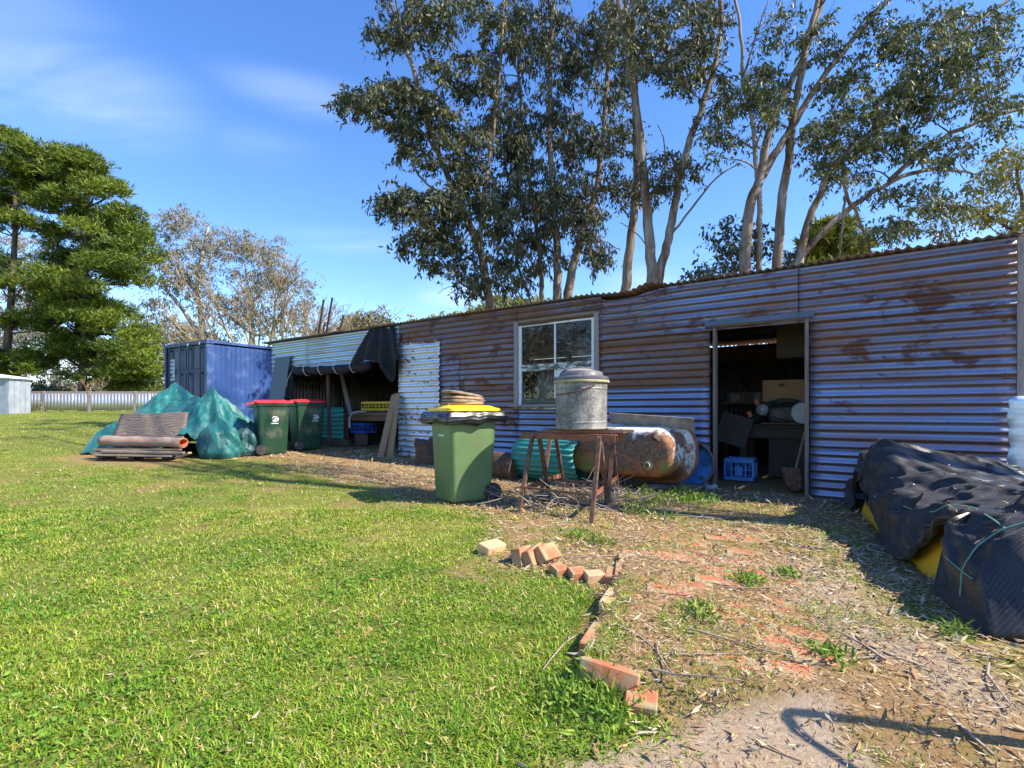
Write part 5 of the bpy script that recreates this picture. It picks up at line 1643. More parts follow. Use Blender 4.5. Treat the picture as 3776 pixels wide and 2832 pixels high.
# ------------------------------------------------------------------ fence and garden shed
fn = thing("iron_fence", "low grey timber and corrugated iron fence across the back of the lawn", "fence", (-23.0, 30.0, gz(-23, 30)), 0.03)
M["fence_iron"] = rusty_iron("fence_iron", 0.0, galv=(0.56, 0.58, 0.60), seed=61, rough=0.5)
fx0 = -12.0; sp_ = 2.6
for k in range(8):
    x = fx0 + k * sp_ - 0.0
    MB().box((x, 0.05, 0.58), (0.17, 0.12, 1.24)).build("post", M["timber_grey"], fn, bevel=0.015)
    if k < 7:
        MB().bar((x + 0.085, 0.06, 1.12), (x + sp_ - 0.085, 0.06, 1.12), 0.08, 0.13).build("rail", M["timber_grey_h"], fn, bevel=0.01)
        MB().bar((x + 0.085, 0.06, 0.15), (x + sp_ - 0.085, 0.06, 0.15), 0.06, 0.11).build("rail", M["timber_grey_h"], fn, bevel=0.01)
        for q in range(3):
            iron_v(x + 0.087 + q * 0.81, x + 0.087 + (q + 1) * 0.81, 0.06, 1.06, 0.0, M["fence_iron"], fn, name="iron_sheet", pitch=0.19, amp=0.02)
gsx = (32 - 1888) / 1900 * 27.0
gs = thing("garden_shed", "small grey metal garden shed with white door at the lawn's far left", "shed", (gsx, 27.0, gz(gsx, 27)), 0.0)
M["zinc_flat"] = pm("zinc_flat", (0.24, 0.28, 0.33), (0.32, 0.36, 0.40), 3, 0.55, 0.1, 0.05, dirt=(0.34, 0.34, 0.33), dirt_scale=4)
M["white_metal"] = pm("white_metal", (0.70, 0.70, 0.69), (0.78, 0.78, 0.77), 3, 0.55, 0, 0.05)
for k in range(4):
    MB().box((-0.16 - 0.305 * k, 0, 0.94), (0.29, 0.03, 1.88)).build("wall_panel", M["zinc_flat"], gs, bevel=0.012)
    MB().box((0.0, 0.16 + 0.305 * k, 0.94), (0.03, 0.29, 1.88)).build("wall_panel", M["zinc_flat"], gs, bevel=0.012)
MB().box((-2.1, 0, 0.94), (0.9, 0.03, 1.88)).build("wall_panel", M["zinc_flat"], gs, bevel=0.012)
gd = MB().box((-1.55, 0.005, 0.92), (0.72, 0.035, 1.80)).build("door", M["white_metal"], gs, bevel=0.008)
MB().box((-1.26, -0.02, 0.95), (0.03, 0.02, 0.12)).build("handle", M["cont_door"], gd)
MB().loft([[(0.15, -0.15, 1.88), (0.15, 1.6, 1.88), (-2.9, 1.6, 1.88), (-2.9, -0.15, 1.88)], [(0.15, -0.15, 1.93), (0.15, 1.6, 1.93), (-2.9, 1.6, 2.32), (-2.9, -0.15, 2.32)]]).build("roof", M["white_metal"], gs)

# ------------------------------------------------------------------ at the open bay
# leaning dark panel by the container
b0 = wpt(tw(578, 0.10), 0.10, 0); b1 = wpt(tw(596, 0.05), 0.05, 0)
o = MB().box((0, 0, 1.03), (0.62, 0.03, 2.06)).build("door_panel", pm("panel_navy", (0.055, 0.075, 0.10), (0.10, 0.125, 0.15), 2, 0.6, bmp=0.1, dirt=(0.30, 0.24, 0.17), dirt_scale=3, dirt_lo=0.62), None, bevel=0.006)
pq = wpt(tw(583, 0.35), 0.35, 0); o.location = (pq.x, pq.y, gz(pq.x, pq.y)); o.rotation_euler = (math.radians(9), 0, W_ANG)
o.name = "leaning_sheet"
tag(o, "dark navy flat panel leaning against the shed end next to the container", "panel")

sc_ = thing("bay_shade_cloth", "black shade cloth rolled and tied along the bay's fascia, hanging at the right", "shade cloth", (WP.x, WP.y, 0), W_ANG)
tA, tB = tw(800, 0.1), tw(632, 0.1)
m = MB(); rings = []
for i in range(41):
    f = i / 40; t = tA + (tB - tA) * f
    z = 2.00 - 0.03 * math.sin(math.pi * f) - 0.035 * abs(math.sin(math.pi * f * 5)) + 0.03 * f
    r = 0.075 + 0.03 * abs(math.sin(math.pi * f * 5)) * (0.6 + 0.4 * math.sin(f * 23))
    rings.append([(t, 0.085 + 0.8 * r * math.cos(2 * math.pi * k / 12), z - 0.06 + r * math.sin(2 * math.pi * k / 12)) for k in range(12)])
m.loft(rings).build("rolled_cloth", M["shade_cloth_thin"], sc_, smooth=True)
for i in range(1, 5):
    f = i / 5 + 0.0; t = tA + (tB - tA) * f
    z = 1.97
    MB().tube([(t + 0.05, 0.03, 2.12), (t + 0.02, 0.16, 2.02), (t, 0.185, z - 0.05), (t - 0.03, 0.13, z - 0.16), (t - 0.04, 0.03, z - 0.15)], 0.007, 6).build("tie", M["cord_white"], sc_, smooth=True)
MB().tube([(tA - 0.05, 0.05, 2.10), (tA + 0.5, 0.055, 2.06), (tA + 1.3, 0.055, 2.05), (tB, 0.05, 2.06)], 0.008, 6).build("rope", M["cord_white"], sc_, smooth=True)
MB().tube([(tB - 0.05, 0.1, 2.0), (tB + 0.15, 0.14, 1.75), (tB + 0.26, 0.12, 1.4), (tB + 0.22, 0.1, 1.05)], 0.007, 6).build("rope", M["cord_white"], sc_, smooth=True)
def drape(u, v):
    ta = tw(846, 0.05) + (tw(802, 0.05) - tw(846, 0.05)) * u; tb = tw(864, 0.12) + (tw(762, 0.12) - tw(864, 0.12)) * u
    t = ta + (tb - ta) * v ** 0.85
    zb = 1.97 - 0.34 * math.exp(-((u - 0.17) / 0.11) ** 2) - 0.06 * math.sin(u * 7)
    z = 2.70 + (zb - 2.70) * v
    y = 0.045 + 0.11 * v + 0.045 * math.sin(u * 19 + v * 2) * (0.3 + v) + 0.05 * (sn(u * 6, v * 4, 33) - 0.5)
    if v < 0.04: y -= 0.10
    return (t, y, z)
MB().grid(44, 26, drape).build("hanging_cloth", M["shade_cloth_thin"], sc_, smooth=True, solid=0.003)
m = MB(); m.grid(16, 16, lambda u, v: (tw(636, 0.05) + 0.42 * u * (0.6 + 0.4 * v), 0.06 + 0.05 * math.sin(u * 13) + 0.03 * v, 1.98 - 0.95 * v * (1 - 0.3 * abs(u - 0.4)))).build("hanging_end", M["shade_cloth_thin"], sc_, smooth=True, solid=0.003)

def inb(u, v, off):
    return wpt(tw(u, off), off, zw(u, v, off))
# boards leaning at the bay's right side
for k, (ub, ut, off) in enumerate(((822, 853, 0.30), (842, 858, 0.24))):
    a = wpt(tw(ub, off + 0.1), off + 0.1, 0); a.z = gz(a.x, a.y); b2 = inb(ut, 853 if k == 0 else 850, 0.10)
    plank("leaning_board", ("left brown board leaning by the pale iron panel at the bay", "right brown board leaning by the pale iron panel at the bay")[k], "board", a, b2, 0.16, 0.03, M["timber_brown_h"], up=(WO.x, WO.y, 0.2))
# boards and battens stood inside
for k, (ub, vb, ut, vt, off, w, mt, lab) in enumerate(((676, 915, 660, 795, -0.7, 0.14, "timber_grey", "pale board leaning inside the bay left of the steel post"),
                                            (760, 905, 733, 790, -0.9, 0.12, "timber_grey", "long pale batten leaning inside the bay right of the steel post"),
                                            (738, 925, 722, 790, -1.4, 0.12, "timber_dark", "dark board leaning deep inside the bay behind the post"))):
    plank("leaning_board", lab, "board", inb(ub, vb, off), inb(ut, vt, off - 0.5), w, 0.03, wood("bay_board%d" % k, (0.22, 0.20, 0.17), (0.42, 0.39, 0.34), 0) if mt != "timber_dark" else M["timber_dark"], up=(WO.x, WO.y, 0.3))
# teal sheets stood behind the post
pt_ = wpt(tw(742, -0.35), -0.35, 0)
o = iron_h(0, tw(686, -0.35) - tw(742, -0.35), 0.12, 0.86, M["teal_iron"], 0.0, parent=None, name="teal_iron_sheet", pitch=0.095, amp=0.016, wav=0.004, seed=3)
o.location = (pt_.x, pt_.y, gz(pt_.x, pt_.y)); o.rotation_euler = (0, 0, W_ANG)
tag(o, "teal corrugated iron sheet standing behind the steel post in the bay", "sheet")
o = MB().box((0, 0, 0.07), (1.25, 0.10, 0.14)).build("timber_bearer", M["timber_dark"], None, bevel=0.01)
pp = wpt(tw(716, -0.33), -0.33, 0); o.location = (pp.x, pp.y, gz(pp.x, pp.y)); o.rotation_euler = (0, 0, W_ANG)
tag(o, "dark timber beam under the teal sheet in the bay", "beam")
# long white cabinet at the back
pc_ = wpt(tw(640, -2.6), -2.6, 0); hh = zw(640, 862, -2.6) - gz(pc_.x, pc_.y)
wc = thing("white_cabinet", "white two-door cabinet at the back of the bay behind the bins", "cabinet", (pc_.x, pc_.y, gz(pc_.x, pc_.y)), W_ANG)
M["cab_white"] = pm("cab_white", (0.50, 0.52, 0.54), (0.60, 0.62, 0.63), 4, 0.5, bmp=0.05, dirt=(0.3, 0.3, 0.28), dirt_scale=4)
MB().box((0, 0, hh / 2), (1.9, 0.55, hh)).build("carcass", M["cab_white"], wc, bevel=0.01)
for s in (-1, 1):
    dd = MB().box((s * 0.47, 0.29, hh / 2), (0.90, 0.02, hh - 0.06)).build("door", M["cab_white"], wc, bevel=0.008)
    MB().box((s * 0.10, 0.31, hh * 0.6), (0.02, 0.02, 0.14)).build("handle", M["rubber"], dd)
# table with turned legs, crate and clutter on it
off = -0.75
t0, t1 = tw(858, off), tw(748, off); ztab = zw(800, 893, off)
pc_ = wpt((t0 + t1) / 2, off - 0.25, 0); gt = gz(pc_.x, pc_.y)
tb = thing("wooden_table", "old wooden table with tapered legs standing inside the bay", "table", (pc_.x, pc_.y, gt), W_ANG)
hw = (t1 - t0) / 2 - 0.05; zt_ = ztab - gt
M["table_wood"] = wood("table_wood", (0.10, 0.055, 0.03), (0.24, 0.14, 0.075), 2)
MB().box((0, 0, zt_ - 0.02), (2 * hw + 0.1, 0.8, 0.035)).build("top", M["timber_brown_h"], tb, bevel=0.006)
MB().box((0, 0.34, zt_ - 0.10), (2 * hw, 0.025, 0.12)).build("apron", M["table_wood"], tb)
for sx in (-1, 1):
    for sy in (-1, 1):
        MB().loft([rrect(0.07, 0.07, 0.012, 2, sx * (hw - 0.06), sy * 0.33, 0.0), rrect(0.075, 0.075, 0.012, 2, sx * (hw - 0.06), sy * 0.33, 0.10), rrect(0.085, 0.085, 0.012, 2, sx * (hw - 0.06), sy * 0.33, 0.42), rrect(0.11, 0.11, 0.012, 2, sx * (hw - 0.06), sy * 0.33, 0.46), rrect(0.105, 0.105, 0.012, 2, sx * (hw - 0.06), sy * 0.33, zt_ - 0.04)]).build("leg", M["table_wood"], tb)
def crate(name, label, loc, rz, w, d, h, mat, rows=3, cols=6):
    c = thing(name, label, "crate", loc, rz)
    MB().box((0, 0, 0.012), (w, d, 0.02)).build("base", mat, c)
    for (dx, dy, ww, axis) in ((0, d / 2, w, 0), (0, -d / 2, w, 0), (w / 2, 0, d, 1), (-w / 2, 0, d, 1)):
        m = MB()
        def bx(a, z, la, lz):
            if axis == 0: m.box((a, dy, z), (la, 0.014, lz))
            else: m.box((dx, a, z), (0.014, la, lz))
        bx(0, h - 0.025, ww, 0.05); bx(0, 0.035, ww, 0.03)
        for r in range(1, rows): bx(0, h * r / rows, ww, 0.012)
        k = cols if axis == 0 else max(cols * 2 // 3, 3)
        for q in range(k + 1):
            bx(-ww / 2 + 0.008 + (ww - 0.016) * q / k, h / 2, 0.018, h - 0.02)
        m.build("side", mat, c)
    return c
p = inb(812, 872, off)
crate("plastic_crate", "yellow plastic crate on the old table in the bay", (p.x + WO.x * -0.2, p.y + WO.y * -0.2, ztab + 0.06), W_ANG + 0.08, 0.92, 0.42, 0.20, plastic("crate_yellow", (0.62, 0.45, 0.02), 0.5, 0.05), 2, 8)
for k in range(3):
    pz = wpt(t0 + 0.25 + 0.3 * k, off - 0.15, ztab + 0.02)
    plank("flat_board", ("grey board flat on the bay table under the crate", "brown board flat on the bay table under the crate", "folded sheet of board on the left of the bay table")[k], "board", wpt(t0 + 0.1 + 0.2 * k, off - 0.1 - 0.1 * k, ztab + 0.012 + 0.016 * k), wpt(t0 + 1.1 + 0.1 * k, off - 0.14 - 0.1 * k, ztab + 0.014 + 0.016 * k), 0.22, 0.014, (M["timber_grey_h"], M["timber_brown_h"], M["fibro"])[k])
pg = inb(762, 897, off + 0.3)
cord("grey bent pipe hooked over the left end of the bay table", [inb(755, 925, -0.32), inb(755, 903, -0.32), inb(760, 893, -0.32), inb(772, 890, -0.35), inb(790, 889, -0.5)], 0.028, pm("grey_hose", (0.22, 0.22, 0.23), (0.32, 0.32, 0.33), 9, 0.6), "pipe", "bent_pipe")
p = inb(785, 945, off)
crate("plastic_crate", "blue plastic tub crate under the bay table", (p.x, p.y, gz(p.x, p.y) + 0.28), W_ANG, 0.45, 0.35, 0.22, plastic("crate_blue", (0.03, 0.10, 0.42), 0.5), 2, 4)
plank("floor_block", "dark block holding the blue crate under the bay table", "block", (p.x - 0.15, p.y, gz(p.x, p.y) + 0.14), (p.x + 0.15, p.y, gz(p.x, p.y) + 0.14), 0.35, 0.28, M["timber_dark"])
# ------------------------------------------------------------------ trees
def bark(name, stops, sx=6.0):
    m, nt, b, out = newmat(name)
    n1 = noise(nt, coords(nt, (sx, sx, 0.7)), 1.1, 6, 0.65, 0.4); n2 = noise(nt, coords(nt, (2, 2, 0.5)), 0.9, 4, 0.6)
    c = ramp(nt, mth(nt, "ADD", mth(nt, "MULTIPLY", n1, 0.6), mth(nt, "MULTIPLY", n2, 0.4)), stops)
    L(nt, c, b.inputs["Base Color"]); b.inputs["Roughness"].default_value = 0.8
    bump(nt, b, n1, 0.6, 0.03)
    return m
M["gum_bark"] = bark("gum_bark", [(0.40, (0.040, 0.024, 0.015)), (0.465, (0.15, 0.085, 0.045)), (0.51, (0.17, 0.135, 0.10)), (0.60, (0.29, 0.255, 0.22))])
M["gum_bark_pale"] = bark("gum_bark_pale", [(0.30, (0.20, 0.16, 0.12)), (0.5, (0.45, 0.42, 0.37)), (0.7, (0.60, 0.58, 0.54))])
M["pine_bark"] = bark("pine_bark", [(0.3, (0.03, 0.022, 0.016)), (0.6, (0.09, 0.065, 0.045))])
M["lichen_bark"] = bark("lichen_bark", [(0.38, (0.13, 0.105, 0.075)), (0.52, (0.27, 0.215, 0.14)), (0.62, (0.38, 0.25, 0.075))])
M["leaf_gum"] = leafmat("leaf_gum", 1.0, 0.22, 0.5, 0.25)
M["leaf_far"] = leafmat("leaf_far", 1.0, 0.15, 0.6, 0.3)
M["needle"] = leafmat("needle", 1.0, 0.18, 0.5, 0.3)
trng = np.random.default_rng(77)


def smooth_path(P, n=3):
    P = [Vector(p) for p in P]
    for _ in range(n - 1):
        Q = [P[0]]
        for i in range(len(P) - 1):
            Q += [P[i].lerp(P[i + 1], 0.25), P[i].lerp(P[i + 1], 0.75)]
        Q.append(P[-1]); P = Q
    return P


def gum(name, label, y, stems, blobs, leaf=(0.15, 0.042), nl=34, cr=0.42, tint=((0.050, 0.066, 0.030), (0.105, 0.115, 0.052)), pale=0.06, mat=None, lmat=None,
        group="gum trees behind the shed", twig=0.013, hang=0.75, depth=0.8, seed=1, cat="tree", yellow=0.03, mult=1.0):
    r = np.random.default_rng(seed)
    root_p = at(stems[0][0][0][0], stems[0][0][0][1], y); g = gz(root_p.x, root_p.y)
    base = Vector((root_p.x, root_p.y, g))
    t = thing(name, label, cat, base, 0, group)
    m = MB(); nodes = []
    for (pts, r0, r1) in stems:
        P = []
        for i, q in enumerate(pts):
            dy = q[2] if len(q) > 2 else 0.0
            P.append(at(q[0], q[1], y + dy))
        if P[0].z < 4.2 and pts[0][1] > 540:
            d = (P[0] - P[1]); k = (P[0].z - g) / max(-d.z, 0.05) if d.z < -0.05 else 0
            P = [Vector((P[0].x + d.x * min(k, 3) * 0.6, P[0].y, g - 0.05))] + P
        P = smooth_path(P, 3)
        for i in range(1, len(P) - 1):
            P[i] = P[i] + Vector(r.normal(0, 0.012, 3))
        rad = [r0 + (r1 - r0) * (i / (len(P) - 1)) ** 0.9 for i in range(len(P))]
        m.tube([p - base for p in P], rad, 9)
        for i in range(len(P) // 4, len(P)): nodes.append((P[i], rad[i]))
    NP = np.array([tuple(p) for p, _ in nodes]); NR = np.array([q for _, q in nodes])
    C = []
    for (u, v, ru, rv, n) in blobs:
        n = int(n * mult)
        a = r.uniform(0, 2 * np.pi, n); q = np.sqrt(r.uniform(0.0, 1, n)); dy = r.normal(0, depth * 0.55 * ru * K / F * y + 0.15, n)
        for k in range(n):
            C.append(tuple(at(u + ru * q[k] * math.cos(a[k]), v + rv * q[k] * math.sin(a[k]), y + float(np.clip(dy[k], -2.6, 2.6)))))
    C = np.array(C)
    ends = []
    order = np.argsort(-r.random(len(C)))
    NPl = [NP]; NRl = [NR]
    for ci in order:
        c = C[ci]
        A = np.concatenate(NPl[-400:]) if len(NPl) > 1 else NP
        R_ = np.concatenate(NRl[-400:]) if len(NRl) > 1 else NR
        d = np.linalg.norm(A - c, axis=1) + 0.9 * np.maximum(0, A[:, 2] - c[2] + 0.2) + 0.25 * (R_ > 0.1)
        j = int(np.argmin(d)); s = Vector(A[j]); e = Vector(c); l = (e - s).length
        if l < 0.05: continue
        mid = s.lerp(e, 0.5) + Vector(r.normal(0, 0.08 * l, 3)) + Vector((0, 0, 0.08 * l))
        P = smooth_path([s, mid, e], 3)
        r0 = min(R_[j] * 0.6, 0.012 + 0.016 * l)
        rad = [max(r0 * (1 - 0.75 * i / (len(P) - 1)), 0.004) for i in range(len(P))]
        m.tube([p - base for p in P], rad, 5, cap=False)
        NPl.append(np.array([tuple(P[len(P) // 2]), tuple(P[-1])])); NRl.append(np.array([rad[len(P) // 2], rad[-1]]))
    # drooping twigs with leaves strung along them
    nt_ = 7; npt = max(nl // nt_, 4); nC = len(C)
    d0 = r.normal(0, 1, (nC, nt_, 3)); d0[..., 2] = np.abs(d0[..., 2]) * 0.4 - 0.15; d0 = unit(d0)
    tl = cr * r.uniform(0.7, 1.7, (nC, nt_, 1)); O_ = C[:, None, :] + r.normal(0, cr * 0.22, (nC, nt_, 3))
    drp = np.array([0, 0, -1.0]) * tl * (0.25 + 0.45 * hang) * r.uniform(0.5, 1.3, (nC, nt_, 1))
    mid_ = O_ + d0 * tl * 0.55 + drp * 0.2; end_ = O_ + d0 * tl * 0.95 + drp * 0.9
    if y < 20:
        A_ = O_.reshape(-1, 3); B_ = mid_.reshape(-1, 3); E_ = end_.reshape(-1, 3)
        for i in range(0, len(A_), 2):
            m.tube([Vector(A_[i]) - base, Vector(B_[i]) - base, Vector(E_[i]) - base], (0.006, 0.005, 0.003), 3, cap=False)
    mm = m.build("trunk", mat or M["gum_bark"], t, smooth=True, fix=False)
    f = r.uniform(0.12, 1.05, (nC, nt_, npt, 1))
    P = (O_[:, :, None] * (1 - f) ** 2 + mid_[:, :, None] * 2 * f * (1 - f) + end_[:, :, None] * f ** 2) + r.normal(0, cr * 0.07, (nC, nt_, npt, 3))
    n = nC * nt_ * npt; P = P.reshape(-1, 3) - np.array(base)
    D = r.normal(0, 1, (n, 3)) * 0.9; D[:, 2] -= hang * 1.7; D = unit(D)
    nl = nt_ * npt
    k = r.random((n, 1)); cl = np.repeat(r.uniform(0, 1, (len(C), 1)), nl, axis=0)
    k = np.clip(0.45 * k + 0.7 * cl - 0.12, 0, 1)
    T0, T1 = np.array(tint[0]), np.array(tint[1])
    tc = T0 * (1 - k) + T1 * k
    tc = np.where(r.random((n, 1)) < pale, np.array([0.22, 0.21, 0.15]), tc)
    tc = np.where(r.random((n, 1)) < yellow, np.array([0.26, 0.24, 0.04]), tc)
    V, T, Cc = leaves(P, D, leaf[0] * r.uniform(0.65, 1.3, n), leaf[1] * r.uniform(0.7, 1.25, n), tc, seed=seed)
    link("crown", np_mesh("crown", V, T, col=Cc), lmat or M["leaf_gum"], t)
    return t


gum("gum_tree", "leaning dark leafy gum tree furthest left behind the shed", 15.0,
    [([(1060, 668), (1050, 600), (1038, 540), (1010, 480), (975, 400), (935, 300), (905, 190), (868, 80), (830, -40), (800, -150)], 0.150, 0.035),
     ([(1036, 535), (1040, 450), (1060, 330), (1075, 200), (1085, 80), (1090, -60)], 0.08, 0.03),
     ([(1055, 652), (1022, 628), (992, 612), (980, 585)], 0.045, 0.018), ([(985, 615), (960, 622), (945, 634)], 0.012, 0.006),
     ([(1000, 460), (960, 420), (915, 395), (890, 350)], 0.05, 0.02), ([(945, 330), (900, 270), (850, 235), (790, 225)], 0.05, 0.015)],
    [(860, 40, 80, 60, 20), (950, 30, 80, 60, 16), (1030, 60, 70, 80, 16), (820, 200, 80, 38, 22), (770, 220, 45, 30, 10), (890, 235, 80, 55, 20), (975, 160, 70, 60, 14), (1000, 270, 80, 60, 18),
     (925, 310, 70, 45, 14), (880, 440, 60, 35, 16), (835, 442, 32, 18, 6), (950, 455, 70, 45, 18), (1005, 400, 70, 60, 18), (915, 525, 50, 30, 11), (975, 545, 55, 45, 15), (1035, 590, 40, 50, 12), (1050, 470, 50, 60, 14), (1010, 340, 60, 50, 12),
     (870, -120, 110, 90, 20)], seed=11, mult=1.2, nl=84, cr=0.37, leaf=(0.17, 0.058))
gum("gum_tree", "dense gum tree with hanging foliage and several thin trunks, over the window", 16.0,
    [([(1203, 652), (1205, 560), (1195, 420), (1185, 260), (1190, 100), (1200, -80)], 0.150, 0.04), ([(1172, 655), (1168, 560), (1150, 430), (1130, 300), (1120, 150), (1110, -60)], 0.085, 0.03),
     ([(1225, 648), (1238, 570), (1268, 475), (1292, 405), (1303, 300), (1310, 180), (1320, 50), (1330, -80)], 0.155, 0.035), ([(1150, 660), (1120, 590), (1108, 500), (1100, 380)], 0.03, 0.015), ([(1140, 660), (1105, 610), (1090, 560)], 0.025, 0.012)],
    [(1085, 120, 50, 100, 22), (1105, 280, 55, 75, 22), (1140, 50, 60, 70, 18), (1205, 120, 60, 95, 22), (1180, 290, 60, 80, 22), (1130, 410, 55, 75, 22), (1200, 440, 60, 70, 20), (1170, 530, 55, 55, 16), (1245, 290, 45, 70, 14), (1262, 110, 50, 85, 17),
     (1285, 530, 28, 80, 16), (1245, 420, 40, 60, 12), (1312, 60, 36, 65, 10), (1328, 230, 30, 60, 8), (1100, 500, 40, 60, 10), (1110, 590, 40, 45, 9), (1200, -120, 110, 90, 20)], seed=12, mult=1.35, nl=84, cr=0.37, hang=1.25, leaf=(0.19, 0.052), tint=((0.050, 0.070, 0.040), (0.115, 0.125, 0.070)))
gum("gum_tree", "slim straight gum trunk standing left of the forked gum", 14.5,
    [([(1350, 642), (1357, 560), (1366, 490), (1376, 380), (1374, 250), (1362, 130), (1350, 0), (1342, -120)], 0.15, 0.05), ([(1357, 470), (1330, 420), (1320, 350)], 0.03, 0.01), ([(1340, 540), (1300, 520), (1275, 500)], 0.02, 0.008)],
    [(1340, 300, 45, 55, 14), (1350, 420, 50, 40, 10), (1340, 130, 50, 60, 12), (1360, 20, 60, 50, 10), (1330, 385, 35, 40, 8), (1350, -110, 90, 80, 12)], seed=13, nl=66, cr=0.35, leaf=(0.155, 0.05))
gum("gum_tree", "forked gum tree with two peeling trunks rising behind the shed roof", 13.0,
    [([(1412, 628), (1408, 570), (1398, 470), (1392, 390), (1385, 310), (1374, 230), (1368, 190), (1355, 110), (1338, 20), (1330, -90)], 0.165, 0.05), ([(1420, 628), (1430, 570), (1445, 510), (1460, 430), (1480, 330), (1510, 250), (1540, 165), (1558, 80), (1555, -10), (1565, -100)], 0.14, 0.045),
     ([(1447, 512), (1500, 440), (1555, 375), (1600, 352)], 0.035, 0.012), ([(1372, 200), (1372, 110), (1366, 0), (1360, -80)], 0.07, 0.03), ([(1400, 440), (1440, 360), (1435, 300), (1420, 270)], 0.03, 0.01), ([(1405, 540), (1370, 500), (1340, 480)], 0.02, 0.008)],
    [(1420, 110, 70, 45, 20), (1480, 130, 60, 45, 17), (1470, 40, 80, 50, 18), (1390, 40, 50, 50, 10), (1520, 60, 50, 55, 11), (1510, 185, 45, 35, 9), (1445, 375, 50, 50, 18), (1560, 230, 40, 60, 10), (1480, -110, 110, 80, 16)], seed=14, nl=70, cr=0.35, leaf=(0.155, 0.05))
gum("gum_tree", "broad spreading gum tree with many slanting limbs above the doorway", 11.8,
    [([(1607, 604), (1612, 520), (1617, 441), (1645, 381), (1656, 300), (1681, 219), (1723, 152), (1760, 60), (1790, -60)], 0.155, 0.04), ([(1645, 381), (1688, 311), (1723, 254), (1765, 184), (1829, 102), (1900, 21), (1960, -60)], 0.10, 0.035),
     ([(1677, 594), (1684, 459), (1702, 353), (1713, 247), (1727, 176), (1748, 71), (1769, 0), (1785, -90)], 0.125, 0.045), ([(1723, 585), (1744, 477), (1773, 416), (1787, 371), (1850, 310), (1920, 250), (2000, 190)], 0.10, 0.03),
     ([(1702, 590), (1751, 529), (1829, 452), (1921, 392), (1998, 364), (2060, 366), (2100, 375)], 0.10, 0.02), ([(1921, 392), (1974, 339), (2041, 293), (2132, 254), (2220, 233)], 0.06, 0.035), ([(1638, 594), (1642, 494), (1640, 400), (1635, 371), (1624, 247), (1603, 176), (1603, 88), (1589, 0), (1580, -80)], 0.075, 0.025),
     ([(1603, 176), (1630, 90), (1660, 0)], 0.03, 0.012), ([(1860, 262), (1970, 166), (2058, 81), (2164, 10), (2240, -40)], 0.05, 0.03), ([(1822, 339), (1825, 423), (1857, 469), (1885, 556)], 0.045, 0.03), ([(1825, 423), (1818, 500), (1812, 566)], 0.03, 0.02)],
    [(1632, 175, 45, 40, 13), (1655, 230, 50, 45, 14), (1790, 290, 55, 45, 16), (1870, 265, 65, 55, 22), (1950, 235, 75, 55, 24), (2050, 195, 80, 60, 24), (2130, 140, 70, 65, 20), (1990, 95, 75, 55, 18), (1900, 75, 65, 55, 15), (2090, 45, 90, 45, 20), (1840, 175, 55, 55, 14),
     (2150, 250, 55, 35, 10), (1820, 365, 50, 35, 12), (1930, 320, 60, 35, 14), (2050, 320, 50, 30, 9), (1770, 90, 40, 50, 9), (1700, 70, 40, 60, 8), (1950, 430, 70, 28, 8), (2050, 425, 60, 40, 10), (1900, 485, 50, 35, 7), (2000, 490, 70, 25, 7), (1570, 300, 40, 50, 8), (1950, -90, 200, 70, 26)], seed=15, nl=77, cr=0.34, leaf=(0.13, 0.046),
    tint=((0.050, 0.075, 0.032), (0.125, 0.155, 0.055)), yellow=0.08)
gum("gum_sapling", "small rounded-leaf gum sapling showing above the roof between the trunks", 12.6,
    [([(1590, 608), (1580, 560), (1572, 510)], 0.03, 0.01), ([(1640, 606), (1632, 540), (1625, 480)], 0.025, 0.01)],
    [(1572, 510, 40, 40, 16), (1545, 585, 50, 18, 10), (1590, 560, 40, 35, 12), (1640, 520, 28, 60, 9), (1700, 545, 25, 40, 6)], seed=16, nl=40, cr=0.26, leaf=(0.11, 0.065), tint=((0.030, 0.060, 0.040), (0.080, 0.125, 0.075)), twig=0.01)
gum("gum_tree", "yellow-green leafy tree at the right edge beyond the shed corner", 14.0,
    [([(2235, 620), (2225, 520), (2205, 430), (2195, 350)], 0.09, 0.03), ([(2225, 520), (2140, 470), (2080, 440), (2040, 430)], 0.045, 0.012), ([(2215, 480), (2180, 520), (2150, 500), (2120, 470)], 0.03, 0.01)],
    [(2165, 370, 45, 40, 13), (2190, 430, 45, 55, 17), (2130, 445, 45, 40, 11), (2200, 520, 30, 50, 9), (2060, 460, 50, 35, 8), (2210, 600, 30, 60, 9), (2190, 340, 40, 30, 8)], seed=17, nl=60, cr=0.40, leaf=(0.12, 0.05), tint=((0.12, 0.135, 0.03), (0.30, 0.29, 0.05)), yellow=0.15)

